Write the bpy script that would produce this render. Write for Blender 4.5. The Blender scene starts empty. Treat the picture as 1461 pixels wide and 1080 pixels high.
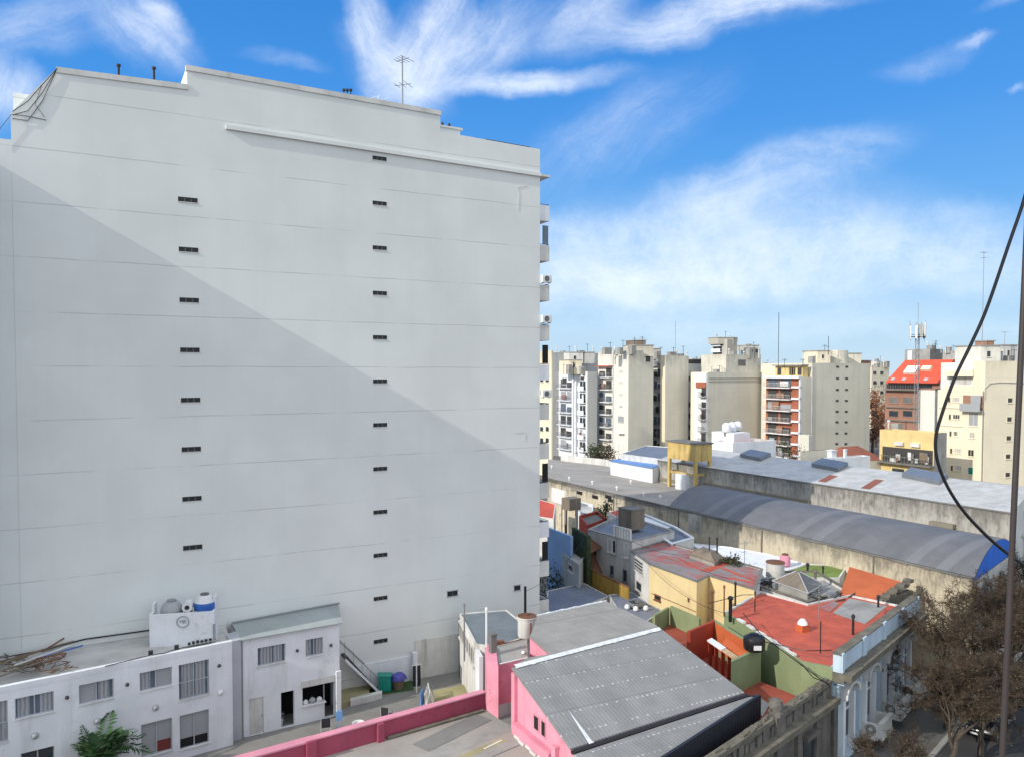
import bpy, bmesh, math, random
from mathutils import Vector, Matrix
random.seed(7)
R = math.radians
scene = bpy.context.scene
COL = scene.collection
# ------------------------------------------------------------------ camera
FPX, CX, CY, PITCH, CAMZ = 1120.0, 730.5, 567.0, R(1.87), 20.2
cam_d = bpy.data.cameras.new("camera")
cam = bpy.data.objects.new("camera", cam_d); COL.objects.link(cam)
cam.location = (0, 0, CAMZ); cam.rotation_euler = (R(90) - PITCH, 0, 0)
cam_d.sensor_width = 36; cam_d.lens = 36 * FPX / 1461
cam_d.shift_y = (CY - 540) / 1461
cam_d.clip_start = 0.05; cam_d.clip_end = 6000
scene.camera = cam
# ------------------------------------------------------------------ sun, sky, exposure
A = Vector((.876, .482, 0)); B = Vector((-.482, .876, 0)); C = Vector((.69, .724, 0))
SUN_AZ = R(54.5)           # heading the light travels, from +Y towards +X
SUN_EL = R(28.9)
trav = Vector((math.sin(SUN_AZ) * math.cos(SUN_EL), math.cos(SUN_AZ) * math.cos(SUN_EL), -math.sin(SUN_EL)))
sd = bpy.data.lights.new("sun", 'SUN'); sd.energy = 3.4; sd.angle = R(.53); sd.color = (1, .94, .84)
sun = bpy.data.objects.new("sun", sd); COL.objects.link(sun)
sun.rotation_euler = trav.to_track_quat('-Z', 'Y').to_euler(); sun.location = (-60, -60, 90)
scene.view_settings.view_transform = 'Standard'; scene.view_settings.look = 'None'
scene.view_settings.exposure = 0.1; scene.view_settings.gamma = 1

class NT:
    """tiny node-building helper"""
    def __init__(s, tree): s.t = tree; s.n = tree.nodes; s.l = tree.links
    def new(s, typ, **kw):
        n = s.n.new(typ)
        for k, v in kw.items(): setattr(n, k, v)
        return n
    def put(s, sock, v):
        if hasattr(v, 'is_output') or isinstance(v, bpy.types.NodeSocket): s.l.new(v, sock)
        elif v is not None:
            if isinstance(v, (tuple, list)) and len(v) == 3 and sock.type == 'RGBA': v = (*v, 1)
            sock.default_value = v
    def m(s, op, a, b=None, c=None, clamp=False):
        n = s.new('ShaderNodeMath', operation=op, use_clamp=clamp)
        s.put(n.inputs[0], a)
        if b is not None: s.put(n.inputs[1], b)
        if c is not None: s.put(n.inputs[2], c)
        return n.outputs[0]
    def ss(s, x, a, b):
        n = s.new('ShaderNodeMapRange', interpolation_type='SMOOTHSTEP')
        s.put(n.inputs[0], x); n.inputs[1].default_value = a; n.inputs[2].default_value = b
        n.inputs[3].default_value = 0; n.inputs[4].default_value = 1
        return n.outputs[0]
    def noise(s, vec, scale=1, detail=4, rough=.55, dist=0):
        n = s.new('ShaderNodeTexNoise'); s.put(n.inputs['Vector'], vec)
        n.inputs['Scale'].default_value = scale; n.inputs['Detail'].default_value = detail
        n.inputs['Roughness'].default_value = rough; n.inputs['Distortion'].default_value = dist
        return n.outputs['Fac'], n.outputs['Color']
    def mapv(s, vec, scale=(1, 1, 1), loc=(0, 0, 0), rot=(0, 0, 0)):
        n = s.new('ShaderNodeMapping'); s.put(n.inputs['Vector'], vec)
        n.inputs['Scale'].default_value = scale; n.inputs['Location'].default_value = loc; n.inputs['Rotation'].default_value = rot
        return n.outputs[0]
    def mix(s, f, a, b, typ='MIX'):
        n = s.new('ShaderNodeMix', data_type='RGBA', blend_type=typ, clamp_factor=True)
        s.put(n.inputs[0], f); s.put(n.inputs[6], a); s.put(n.inputs[7], b)
        return n.outputs[2]
    def xyz(s, v):
        n = s.new('ShaderNodeSeparateXYZ'); s.put(n.inputs[0], v); return n.outputs
    def comb(s, x, y, z):
        n = s.new('ShaderNodeCombineXYZ'); s.put(n.inputs[0], x); s.put(n.inputs[1], y); s.put(n.inputs[2], z); return n.outputs[0]

# world: Nishita sky with high cirrus at infinity
w = bpy.data.worlds.new("World"); scene.world = w; w.use_nodes = True
T = NT(w.node_tree); T.n.clear()
sky = T.new('ShaderNodeTexSky', sky_type='NISHITA'); sky.sun_disc = False
sky.sun_elevation = SUN_EL; sky.sun_rotation = math.atan2(-trav.x, -trav.y)
sky.altitude = 50; sky.air_density = 1.0; sky.dust_density = .25; sky.ozone_density = 2.2
tc = T.new('ShaderNodeTexCoord')
dx, dy, dz = T.xyz(tc.outputs['Generated'])
# clear deep blue air: the Nishita sky graded towards blue by elevation
rp_ = T.new('ShaderNodeValToRGB'); T.put(rp_.inputs[0], dz); e_ = rp_.color_ramp.elements
SKYK = .82
for i_, (p_, c_) in enumerate(((0.0, (.56, .76, .94)), (.06, (.42, .68, .95)), (.16, (.15, .46, .93)), (.30, (.06, .325, .87)), (.5, (.022, .225, .72)), (1.0, (.008, .12, .46)))):
    el_ = e_[i_] if i_ < 2 else e_.new(p_)
    el_.position = p_; el_.color = (*[v * SKYK for v in c_], 1)
gr_ = T.new('ShaderNodeVectorMath', operation='SCALE'); T.put(gr_.inputs[0], rp_.outputs[0]); gr_.inputs['Scale'].default_value = 9.0
skyc = T.mix(.9, sky.outputs[0], gr_.outputs[0])
yy = T.m('MAXIMUM', dy, .12)
S_ = T.m('DIVIDE', dx, yy); T_ = T.m('DIVIDE', dz, yy)     # tangent coordinates of the direction
st = T.comb(S_, T_, 0)
_, wc = T.noise(st, 3.6, 6, .58)
wn = T.new('ShaderNodeVectorMath', operation='SUBTRACT'); T.put(wn.inputs[0], wc); wn.inputs[1].default_value = (.5, .5, .5)
ws = T.new('ShaderNodeVectorMath', operation='SCALE'); T.put(ws.inputs[0], wn.outputs[0]); ws.inputs['Scale'].default_value = .115
wa = T.new('ShaderNodeVectorMath', operation='ADD'); T.put(wa.inputs[0], st); T.put(wa.inputs[1], ws.outputs[0])
stw = wa.outputs[0]
FIB = {}
def fibre(ang, broad):
    """shared fibre fields, one per main direction of the wisps"""
    if (ang, broad) not in FIB:
        r = T.mapv(stw, rot=(0, 0, -R(ang)))
        f, _ = T.noise(T.mapv(r, scale=((2.4, 13, 1) if broad else (3.4, 19, 1)), loc=(ang * .37, 1.3, 0)), 1, 8, .7, .35)
        FIB[(ang, broad)] = T.ss(f, .3, .74)
    return FIB[(ang, broad)]
def blob(px, py, ln, wd, ang, amp, fs=(3, 30), soft=1.0, fib=.75):
    """one wisp: centre / length / width in direction tangents, fibres along its own axis"""
    cx, cy = (px - 730.5) / FPX, (532 - py) / FPX
    m_ = Matrix.Rotation(-R(ang), 3, 'Z'); sc = Vector((FPX / ln, FPX / wd, 1)); n = T.new('ShaderNodeMapping'); T.put(n.inputs['Vector'], stw)
    n.vector_type = 'TEXTURE'; n.inputs['Location'].default_value = (cx, cy, 0); n.inputs['Rotation'].default_value = (0, 0, R(ang)); n.inputs['Scale'].default_value = (ln / FPX, wd / FPX, 1)
    ln_ = T.new('ShaderNodeVectorMath', operation='LENGTH'); T.put(ln_.inputs[0], n.outputs[0])
    env = T.m('SUBTRACT', 1, T.ss(ln_.outputs['Value'], 1 - soft, 1.05))
    broad = fib < .5
    f = fibre(8 if broad else min((8, 42, 66, -45, -76), key=lambda q: abs(q - ang)), broad)
    return T.m('MULTIPLY', env, T.m('MULTIPLY_ADD', f, fib * amp, (1 - fib) * amp))
wisps = [
    (520, 40, 110, 38, -78, .95, (4, 26)), (600, 95, 150, 75, 62, 1.0, (5, 30)), (690, 70, 150, 60, 38, .95, (5, 28)),
    (740, 125, 190, 26, 6, 1.15, (3, 40)), (640, 20, 130, 50, 70, .7, (5, 30)), (560, 110, 120, 60, -45, .8, (5, 26)),
    (960, 35, 260, 44, 9, 1.05, (3, 36)), (1090, 10, 190, 26, 7, .9, (3, 40)), (840, 20, 90, 40, 30, .8, (5, 30)),
    (210, 62, 105, 52, -38, 1.0, (6, 26)), (235, 25, 80, 24, -55, .85, (6, 30)), (5, 150, 60, 95, 90, 1.15, (6, 14)), (60, 60, 160, 50, 10, .45, (4, 24)),
    (400, 105, 80, 18, -8, .35, (5, 30)),
    (880, 200, 210, 75, 30, .34, (4, 20)), (1090, 265, 250, 52, 19, .75, (3, 30)), (1010, 350, 420, 105, 7, .72, (2, 12), 1.0, .35),
    (1300, 370, 400, 90, 5, .85, (2, 14), 1.0, .4), (880, 395, 340, 75, 2, .8, (2, 14), 1.0, .4), (830, 330, 120, 34, 3, .5, (3, 24)),
    (1395, 70, 40, 13, 12, .75, (8, 30)), (1330, 90, 110, 26, 14, .32, (4, 26)), (1455, 136, 22, 8, 10, .5, (8, 30)),
    (1100, 470, 620, 42, 1, .38, (1.5, 18), 1.0, .5), (1440, 12, 60, 18, 20, .3, (5, 26)), (-150, 120, 190, 160, 10, .9, (3, 8)), (1750, 200, 260, 140, 14, .7, (3, 12))]
dens = None
for b_ in wisps:
    v = blob(*b_)
    dens = v if dens is None else T.m('ADD', dens, v)
brk, _ = T.noise(stw, 7.5, 9, .72)
dens = T.m('MULTIPLY', dens, T.m('MULTIPLY_ADD', T.ss(brk, .28, .7), .7, .4))
dens = T.m('MULTIPLY', T.m('SUBTRACT', 1, T.m('EXPONENT', T.m('MULTIPLY', dens, -1.25))), T.ss(dz, -.02, .05))
# unseen bright cloud added behind the viewer, white fill for the shaded sides
bf, _ = T.noise(T.mapv(tc.outputs['Generated'], scale=(1, 1, 2.2)), 2.6, 4, .6)
back = T.m('MULTIPLY', T.m('MULTIPLY', T.ss(bf, .30, .55), T.ss(T.m('SUBTRACT', dy, T.m('MULTIPLY', dz, .6)), .1, -.3)), T.ss(dz, 0, .08))
cloud = T.mix(T.m('MULTIPLY', dens, .97), skyc, (8.2, 8.7, 9.3))
cloud = T.mix(T.m('MULTIPLY', back, .95), cloud, (10.6, 11.15, 11.3))   # added fill cloud overhead and behind
bg = T.new('ShaderNodeBackground'); T.put(bg.inputs['Color'], cloud); bg.inputs['Strength'].default_value = .125
wo = T.new('ShaderNodeOutputWorld'); T.l.new(bg.outputs[0], wo.inputs[0])

# ------------------------------------------------------------------ pixel -> place
def ray(px, py):
    a, b = px - CX, CY - py
    return Vector((a, FPX * math.cos(PITCH) + b * math.sin(PITCH), -FPX * math.sin(PITCH) + b * math.cos(PITCH)))
def G(px, py, z):
    d = ray(px, py); t = (z - CAMZ) / d.z
    return Vector((d.x * t, d.y * t, z))
def D(px, py, y):
    d = ray(px, py); t = y / d.y
    return Vector((d.x * t, y, CAMZ + d.z * t))
def pd(px, y, py=560):
    p = D(px, py, y); return Vector((p.x, p.y, 0))
def zt(py, y, px=730): return D(px, py, y).z
def along(p, d, px, py=560):
    r = ray(px, py); den = d.x * r.y - d.y * r.x
    t = (r.x * p.y - r.y * p.x) / den
    return Vector((p.x + d.x * t, p.y + d.y * t, 0))

# ------------------------------------------------------------------ mesh builder
class MB:
    def __init__(s): s.v = []; s.f = []; s.mi = []
    def quad(s, *p, m=0):
        i = len(s.v); s.v += [Vector(q) for q in p]; s.f.append(list(range(i, i + len(p)))); s.mi.append(m); return s
    def obox(s, o, u, v, w, m=0):
        o, u, v, w = map(Vector, (o, u, v, w)); i = len(s.v)
        s.v += [o, o + u, o + u + v, o + v, o + w, o + u + w, o + u + v + w, o + v + w]
        for f in ((3, 2, 1, 0), (4, 5, 6, 7), (0, 1, 5, 4), (1, 2, 6, 5), (2, 3, 7, 6), (3, 0, 4, 7)):
            s.f.append([i + k for k in f]); s.mi.append(m)
        return s
    def box(s, c, size, rz=0, m=0):
        u = Vector((math.cos(rz), math.sin(rz), 0)); v = Vector((-math.sin(rz), math.cos(rz), 0))
        c = Vector(c)
        o = c - u * size[0] / 2 - v * size[1] / 2 - Vector((0, 0, size[2] / 2))
        return s.obox(o, u * size[0], v * size[1], (0, 0, size[2]), m)
    def prism(s, poly, z0, z1, m=0, mt=None, bottom=True):
        n = len(poly); i = len(s.v)
        zf = (lambda k: z1[k]) if isinstance(z1, (list, tuple)) else (lambda k: z1)
        s.v += [Vector((p[0], p[1], z0)) for p in poly] + [Vector((p[0], p[1], zf(k))) for k, p in enumerate(poly)]
        for k in range(n):
            j = (k + 1) % n; s.f.append([i + k, i + j, i + n + j, i + n + k]); s.mi.append(m)
        s.f.append([i + n + k for k in range(n)]); s.mi.append(m if mt is None else mt)
        if bottom: s.f.append([i + k for k in reversed(range(n))]); s.mi.append(m)
        return s
    def tube(s, pts, r, n=8, m=0, cap=True):
        pts = [Vector(p) for p in pts]; rs = r if isinstance(r, (list, tuple)) else [r] * len(pts)
        base = len(s.v); up = None
        for k, p in enumerate(pts):
            t = (pts[min(k + 1, len(pts) - 1)] - pts[max(k - 1, 0)])
            if t.length < 1e-9: t = Vector((0, 0, 1))
            t.normalize()
            if up is None: up = t.orthogonal().normalized()
            up = (up - t * up.dot(t)); up = up.normalized() if up.length > 1e-6 else t.orthogonal().normalized()
            q = t.cross(up)
            for j in range(n):
                a = 2 * math.pi * j / n; s.v.append(p + (up * math.cos(a) + q * math.sin(a)) * rs[k])
        for k in range(len(pts) - 1):
            for j in range(n):
                a, b = base + k * n + j, base + k * n + (j + 1) % n
                s.f.append([a, b, b + n, a + n]); s.mi.append(m)
        if cap:
            s.f.append([base + j for j in reversed(range(n))]); s.mi.append(m)
            e = base + (len(pts) - 1) * n; s.f.append([e + j for j in range(n)]); s.mi.append(m)
        return s
    def lathe(s, c, prof, n=24, m=0):
        c = Vector(c); base = len(s.v)
        for r, z in prof:
            for j in range(n):
                a = 2 * math.pi * j / n; s.v.append(c + Vector((r * math.cos(a), r * math.sin(a), z)))
        for k in range(len(prof) - 1):
            for j in range(n):
                a, b = base + k * n + j, base + k * n + (j + 1) % n
                s.f.append([a, b, b + n, a + n]); s.mi.append(m)
        s.f.append([base + j for j in reversed(range(n))]); s.mi.append(m)
        e = base + (len(prof) - 1) * n; s.f.append([e + j for j in range(n)]); s.mi.append(m)
        return s
    def build(s, name, mats, parent=None, smooth=False, bevel=0):
        if not isinstance(mats, (list, tuple)): mats = [mats]
        off = Vector(parent['_w']) if parent is not None else Vector((0, 0, 0))
        me = bpy.data.meshes.new(name)
        org = Vector((0, 0, 0))
        if parent is None and s.v:
            lo = Vector((min(q.x for q in s.v), min(q.y for q in s.v), min(q.z for q in s.v)))
            hi = Vector((max(q.x for q in s.v), max(q.y for q in s.v), max(q.z for q in s.v)))
            org = Vector(((lo.x + hi.x) / 2, (lo.y + hi.y) / 2, lo.z))
        me.from_pydata([tuple(q - off - org) for q in s.v], [], s.f)
        for m in mats: me.materials.append(m)
        for p, k in zip(me.polygons, s.mi): p.material_index = min(k, len(mats) - 1); p.use_smooth = smooth
        bm = bmesh.new(); bm.from_mesh(me)
        if smooth or bevel: bmesh.ops.remove_doubles(bm, verts=bm.verts, dist=1e-5)
        bmesh.ops.recalc_face_normals(bm, faces=bm.faces)
        bm.to_mesh(me); bm.free()
        if smooth:
            try: me.set_sharp_from_angle(angle=R(40))
            except Exception: pass
        o = bpy.data.objects.new(name, me); COL.objects.link(o)
        o['_w'] = tuple(off if parent is not None else org)
        if parent is not None: o.parent = parent
        else: o.location = org
        if bevel:
            b = o.modifiers.new('bevel', 'BEVEL'); b.width = bevel; b.segments = 2; b.limit_method = 'ANGLE'
        return o

def tag(o, label, cat, group=None, kind=None):
    if label: o['label'] = label
    if cat: o['category'] = cat
    if group: o['group'] = group
    if kind: o['kind'] = kind
    return o
def thing(name, label, cat, loc=(0, 0, 0), group=None):
    o = bpy.data.objects.new(name, None); COL.objects.link(o); o.location = loc; o['_w'] = tuple(loc)
    o.empty_display_size = .3
    return tag(o, label, cat, group)
def struct(o): o['kind'] = 'structure'; return o
def copy_tree(o, parent=None):
    c = o.copy(); COL.objects.link(c); c.parent = parent
    for ch in list(o.children): copy_tree(ch, c)
    return c

class Wall:
    """a vertical facade plane; u runs p0->p1, n points to the viewer's side"""
    def __init__(s, p0, p1, flip=False):
        s.p = Vector((p0[0], p0[1], 0)); d = Vector((p1[0] - p0[0], p1[1] - p0[1], 0)); s.L = d.length; s.u = d.normalized()
        s.n = Vector((s.u.y, -s.u.x, 0))
        if s.n.dot(-(s.p + d / 2)) < 0: s.n = -s.n
        if flip: s.n = -s.n
    def pt(s, u, z, n=0): return s.p + s.u * u + s.n * n + Vector((0, 0, z))
    def px(s, x, y):
        r = ray(x, y); o = Vector((0, 0, CAMZ)); t = (s.p - o).dot(s.n) / r.dot(s.n); q = o + r * t
        return (q - s.p).dot(s.u), q.z
    def rect(s, pts):
        q = [s.px(*p) for p in pts]; us = sorted(a for a, _ in q); zs = sorted(b for _, b in q)
        h = len(q) // 2
        return sum(us[:h]) / h, sum(us[h:]) / h, sum(zs[:h]) / h, sum(zs[h:]) / h
    def r2(s, x0, y0, x1, y1):
        xm = (x0 + x1) / 2; u0 = s.px(x0, (y0 + y1) / 2)[0]; u1 = s.px(x1, (y0 + y1) / 2)[0]
        z1 = s.px(xm, y0)[1]; z0 = s.px(xm, y1)[1]
        return min(u0, u1), max(u0, u1), z0, z1
    def box(s, mb, u0, u1, z0, z1, n0, n1, m=0):
        return mb.obox(s.pt(u0, z0, n0), s.u * (u1 - u0), s.n * (n1 - n0), (0, 0, z1 - z0), m)
    def holes(s, mb, u0, u1, z0, z1, hs, t=.2, m=0, mr=0):
        """the outer face of a wall with real openings and their reveals"""
        us = sorted({u0, u1, *[h[0] for h in hs], *[h[1] for h in hs]}); zs = sorted({z0, z1, *[h[2] for h in hs], *[h[3] for h in hs]})
        us = [u for u in us if u0 <= u <= u1]; zs = [z for z in zs if z0 <= z <= z1]
        for a, b in zip(us, us[1:]):
            for c, d in zip(zs, zs[1:]):
                um, zm = (a + b) / 2, (c + d) / 2
                if any(h[0] < um < h[1] and h[2] < zm < h[3] for h in hs): continue
                mb.quad(s.pt(a, c), s.pt(b, c), s.pt(b, d), s.pt(a, d), m=m)
        for a, b, c, d in hs:
            mb.quad(s.pt(a, c), s.pt(a, c, -t), s.pt(a, d, -t), s.pt(a, d), m=mr)
            mb.quad(s.pt(b, c), s.pt(b, c, -t), s.pt(b, d, -t), s.pt(b, d), m=mr)
            mb.quad(s.pt(a, c), s.pt(b, c), s.pt(b, c, -t), s.pt(a, c, -t), m=mr)
            mb.quad(s.pt(a, d), s.pt(b, d), s.pt(b, d, -t), s.pt(a, d, -t), m=mr)
        return mb
# ------------------------------------------------------------------ materials
def newmat(name):
    m = bpy.data.materials.new(name); m.use_nodes = True; t = NT(m.node_tree); t.n.clear()
    b = t.new('ShaderNodeBsdfPrincipled'); o = t.new('ShaderNodeOutputMaterial'); t.l.new(b.outputs[0], o.inputs[0])
    return m, t, b
def mat(name, col, rough=.85, var=.12, scale=.6, streak=0, scol=(.08, .07, .055), blotch=0, bcol=None, bump=.15, bscale=14, metal=0, fine=.06, sscale=1.6, slen=.09, bth=(.52, .68), bsc=.35, top=None, crack=0, seam=None):
    """weathered surface: tone variation, vertical water streaks, blotches of a second colour, fine grain"""
    m, t, b = newmat(name)
    pos = t.new('ShaderNodeNewGeometry').outputs['Position']
    f, _ = t.noise(pos, scale, 5, .6)
    c = t.mix(t.ss(f, .25, .75), tuple(x * (1 - var) for x in col), tuple(min(1, x * (1 + var)) for x in col))
    if blotch:
        f3, _ = t.noise(t.mapv(pos, loc=(13, 7, 3)), bsc, 7, .68)
        c = t.mix(t.m('MULTIPLY', t.ss(f3, *bth), blotch), c, bcol or scol)
    if streak:
        f2, _ = t.noise(t.mapv(pos, scale=(1, 1, slen)), sscale, 6, .65, .2)
        f4, _ = t.noise(pos, .25, 3)
        c = t.mix(t.m('MULTIPLY', t.m('MULTIPLY', t.ss(f2, .46, .72), t.ss(f4, .3, .6)), streak), c, scol)
    if crack:
        fc, _ = t.noise(t.mapv(pos, loc=(1, 2, 3)), .7, 5, .6); fm, _ = t.noise(t.mapv(pos, loc=(9, 2, 6)), .45, 3)
        k = t.m('SUBTRACT', 1, t.ss(t.m('ABSOLUTE', t.m('SUBTRACT', fc, .5)), .001, .006)); c = t.mix(t.m('MULTIPLY', t.m('MULTIPLY', k, t.ss(fm, .5, .6)), crack), c, tuple(x * .25 for x in col))
    if seam:
        n = t.new('ShaderNodeVectorMath', operation='DOT_PRODUCT'); t.put(n.inputs[0], pos); n.inputs[1].default_value = tuple(seam[0]); fw, _ = t.noise(pos, 1.5, 4)
        u = t.m('ADD', n.outputs['Value'], t.m('MULTIPLY', fw, .12)); k = t.m('LESS_THAN', t.m('ABSOLUTE', t.m('SUBTRACT', t.m('FRACT', t.m('DIVIDE', u, seam[1])), .5)), .022 / seam[1]); fm, _ = t.noise(pos, .5, 4)
        c = t.mix(t.m('MULTIPLY', t.m('MULTIPLY', k, t.ss(fm, .35, .6)), .55), c, tuple(x * .4 for x in col))
    if top:                                                        # soot running down from the eaves
        z = t.xyz(pos)[2]; fd, _ = t.noise(t.mapv(pos, scale=(1, 1, .32), loc=(4, 4, 0)), 2.2, 9, .78); fe, _ = t.noise(t.mapv(pos, scale=(1, 1, .5)), .35, 4, .6)
        k = t.m('SUBTRACT', t.m('ADD', fd, t.m('MULTIPLY', fe, .5)), t.m('MULTIPLY', t.m('SUBTRACT', top[0], z), top[1]))
        c = t.mix(t.m('MULTIPLY', t.ss(k, .45, .8), .7), c, (.08, .075, .065))
    if fine:
        ff, _ = t.noise(pos, 28, 3, .7)
        c = t.mix(t.m('MULTIPLY', t.ss(ff, .35, .75), fine * 2), c, tuple(x * .55 for x in col))
    t.put(b.inputs['Base Color'], c); b.inputs['Roughness'].default_value = rough; b.inputs['Metallic'].default_value = metal
    b.inputs['Specular IOR Level'].default_value = .3
    if bump:
        fb, _ = t.noise(pos, bscale, 4, .6)
        bn = t.new('ShaderNodeBump'); bn.inputs['Strength'].default_value = bump; bn.inputs['Distance'].default_value = .02
        t.put(bn.inputs['Height'], fb); t.put(b.inputs['Normal'], bn.outputs[0])
    return m
def corr(name, col, axis, pitch=.09, rough=.5, metal=.0, var=.12, screws=None, rows=1.2, blotch=0, bcol=(.3, .15, .08), strips=None, depth=.02, sheet=1.0):
    """corrugated sheet: ribs run across 'axis' (the direction over which they repeat); optional rows of screws, pale sheets"""
    m, t, b = newmat(name)
    pos = t.new('ShaderNodeNewGeometry').outputs['Position']
    def dot(v):
        n = t.new('ShaderNodeVectorMath', operation='DOT_PRODUCT'); t.put(n.inputs[0], pos); n.inputs[1].default_value = tuple(v); return n.outputs['Value']
    a = dot(axis); cross = Vector((0, 0, 1)).cross(Vector(axis)).normalized(); q = dot(cross)
    f, _ = t.noise(pos, .8, 5, .6)
    c = t.mix(t.ss(f, .25, .75), tuple(x * (1 - var) for x in col), tuple(x * (1 + var) for x in col))
    sh = t.m('FLOOR', t.m('DIVIDE', a, sheet)); wn = t.new('ShaderNodeTexWhiteNoise', noise_dimensions='1D'); t.put(wn.inputs['W'], sh)
    c = t.mix(t.m('MULTIPLY', wn.outputs['Value'], .25), c, tuple(x * .62 for x in col))
    if strips:
        per, wd, sc = strips
        fr = t.m('FRACT', t.m('DIVIDE', a, per))
        fr2 = t.m('FRACT', t.m('ADD', t.m('DIVIDE', a, per), .78)); c = t.mix(t.m('MULTIPLY', t.m('MAXIMUM', t.m('LESS_THAN', fr, wd), t.m('LESS_THAN', fr2, wd)), .4), c, sc)
    if blotch:
        f3, _ = t.noise(t.mapv(pos, loc=(3, 9, 1)), .5, 7, .7)
        c = t.mix(t.m('MULTIPLY', t.ss(f3, .55, .66), blotch), c, bcol)
    if screws:
        rr = t.m('ABSOLUTE', t.m('SUBTRACT', t.m('FRACT', t.m('DIVIDE', q, rows)), .5))
        aa = t.m('ABSOLUTE', t.m('SUBTRACT', t.m('FRACT', t.m('DIVIDE', a, screws)), .5))
        fx, _ = t.noise(pos, 5, 2)
        k = t.m('MULTIPLY', t.m('MULTIPLY', t.m('LESS_THAN', rr, .045 / rows), t.m('LESS_THAN', aa, .05 / screws)), t.ss(fx, .42, .6))
        c = t.mix(t.m('MULTIPLY', k, .5), c, (.7, .7, .69))
        lap = t.m('LESS_THAN', t.m('ABSOLUTE', t.m('SUBTRACT', t.m('FRACT', t.m('DIVIDE', q, rows * 1.9)), .5)), .012)
        c = t.mix(t.m('MULTIPLY', lap, .35), c, tuple(x * .4 for x in col))
    t.put(b.inputs['Base Color'], c); b.inputs['Roughness'].default_value = rough; b.inputs['Metallic'].default_value = metal
    s = t.m('SINE', t.m('MULTIPLY', a, 2 * math.pi / pitch))
    bn = t.new('ShaderNodeBump'); bn.inputs['Strength'].default_value = .6; bn.inputs['Distance'].default_value = depth
    t.put(bn.inputs['Height'], s); t.put(b.inputs['Normal'], bn.outputs[0])
    return m
def flat(name, col, rough=.6, metal=0, spec=.4):
    m, t, b = newmat(name)
    pos = t.new('ShaderNodeNewGeometry').outputs['Position']; f, _ = t.noise(pos, 6, 3)
    t.put(b.inputs['Base Color'], t.mix(f, tuple(x * .8 for x in col), tuple(min(1, x * 1.15) for x in col)))
    b.inputs['Roughness'].default_value = rough; b.inputs['Metallic'].default_value = metal; b.inputs['Specular IOR Level'].default_value = spec
    return m
def seamed(name, col, streak=.15, z0=20.49, step=2.81, lw=.03, seam=.35, patch=.05, soot=0):
    """painted party wall: floor joints, faint repaint patches and streaks"""
    m, t, b = newmat(name)
    pos = t.new('ShaderNodeNewGeometry').outputs['Position']; x, y, z = t.xyz(pos)
    f, _ = t.noise(pos, .22, 5, .55)
    c = t.mix(t.ss(f, .3, .7), tuple(v * .95 for v in col), tuple(min(1, v * 1.04) for v in col))
    f2, _ = t.noise(t.mapv(pos, scale=(1, 1, .05)), .9, 6, .6)
    c = t.mix(t.m('MULTIPLY', t.ss(f2, .45, .7), streak), c, tuple(v * .78 for v in col))
    if soot:
        fs1, _ = t.noise(t.mapv(pos, scale=(1, 1, .18), loc=(2, 7, 0)), .9, 7, .72); fs2, _ = t.noise(pos, .16, 5, .65)
        k = t.m('ADD', t.m('ADD', t.m('MULTIPLY', fs1, .6), t.m('MULTIPLY', fs2, .5)), t.m('MULTIPLY', t.m('SUBTRACT', z, 21.5), .05))
        c = t.mix(t.m('MULTIPLY', t.ss(k, .5, .82), soot), c, (.15, .14, .12))
    vor = t.new('ShaderNodeTexVoronoi', distance='CHEBYCHEV'); t.put(vor.inputs['Vector'], t.mapv(pos, scale=(.5, .5, .36))); vor.inputs['Scale'].default_value = .6
    pc = t.xyz(vor.outputs['Color'])
    c = t.mix(t.m('MULTIPLY', pc[0], patch), c, tuple(v * .7 for v in col))
    ft, _ = t.noise(pos, .35, 4, .6)
    zz = t.m('ADD', z, t.m('MULTIPLY', t.m('SUBTRACT', ft, .5), .12))
    fr = t.m('FRACT', t.m('ADD', t.m('DIVIDE', t.m('SUBTRACT', zz, z0), step), .5))
    line = t.m('LESS_THAN', t.m('ABSOLUTE', t.m('SUBTRACT', fr, .5)), lw / step)
    fm, _ = t.noise(t.mapv(pos, scale=(1, 1, .3), loc=(5, 5, 5)), .3, 4, .6)
    c = t.mix(t.m('MULTIPLY', t.m('MULTIPLY', line, t.ss(fm, .36, .56)), seam), c, tuple(v * .35 for v in col))
    t.put(b.inputs['Base Color'], c); b.inputs['Roughness'].default_value = .8; b.inputs['Specular IOR Level'].default_value = .25
    fb, _ = t.noise(pos, 6, 5, .65)
    bn = t.new('ShaderNodeBump'); bn.inputs['Strength'].default_value = .12; bn.inputs['Distance'].default_value = .02
    t.put(bn.inputs['Height'], fb); t.put(b.inputs['Normal'], bn.outputs[0])
    return m
def glassmat(name, col=(.03, .04, .05), rough=.08):
    m, t, b = newmat(name)
    pos = t.new('ShaderNodeNewGeometry').outputs['Position']; f, _ = t.noise(pos, 1.1, 2)
    t.put(b.inputs['Base Color'], t.mix(f, tuple(x * .6 for x in col), tuple(x * 1.5 for x in col)))
    b.inputs['Roughness'].default_value = rough; b.inputs['Specular IOR Level'].default_value = .6
    return m
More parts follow.
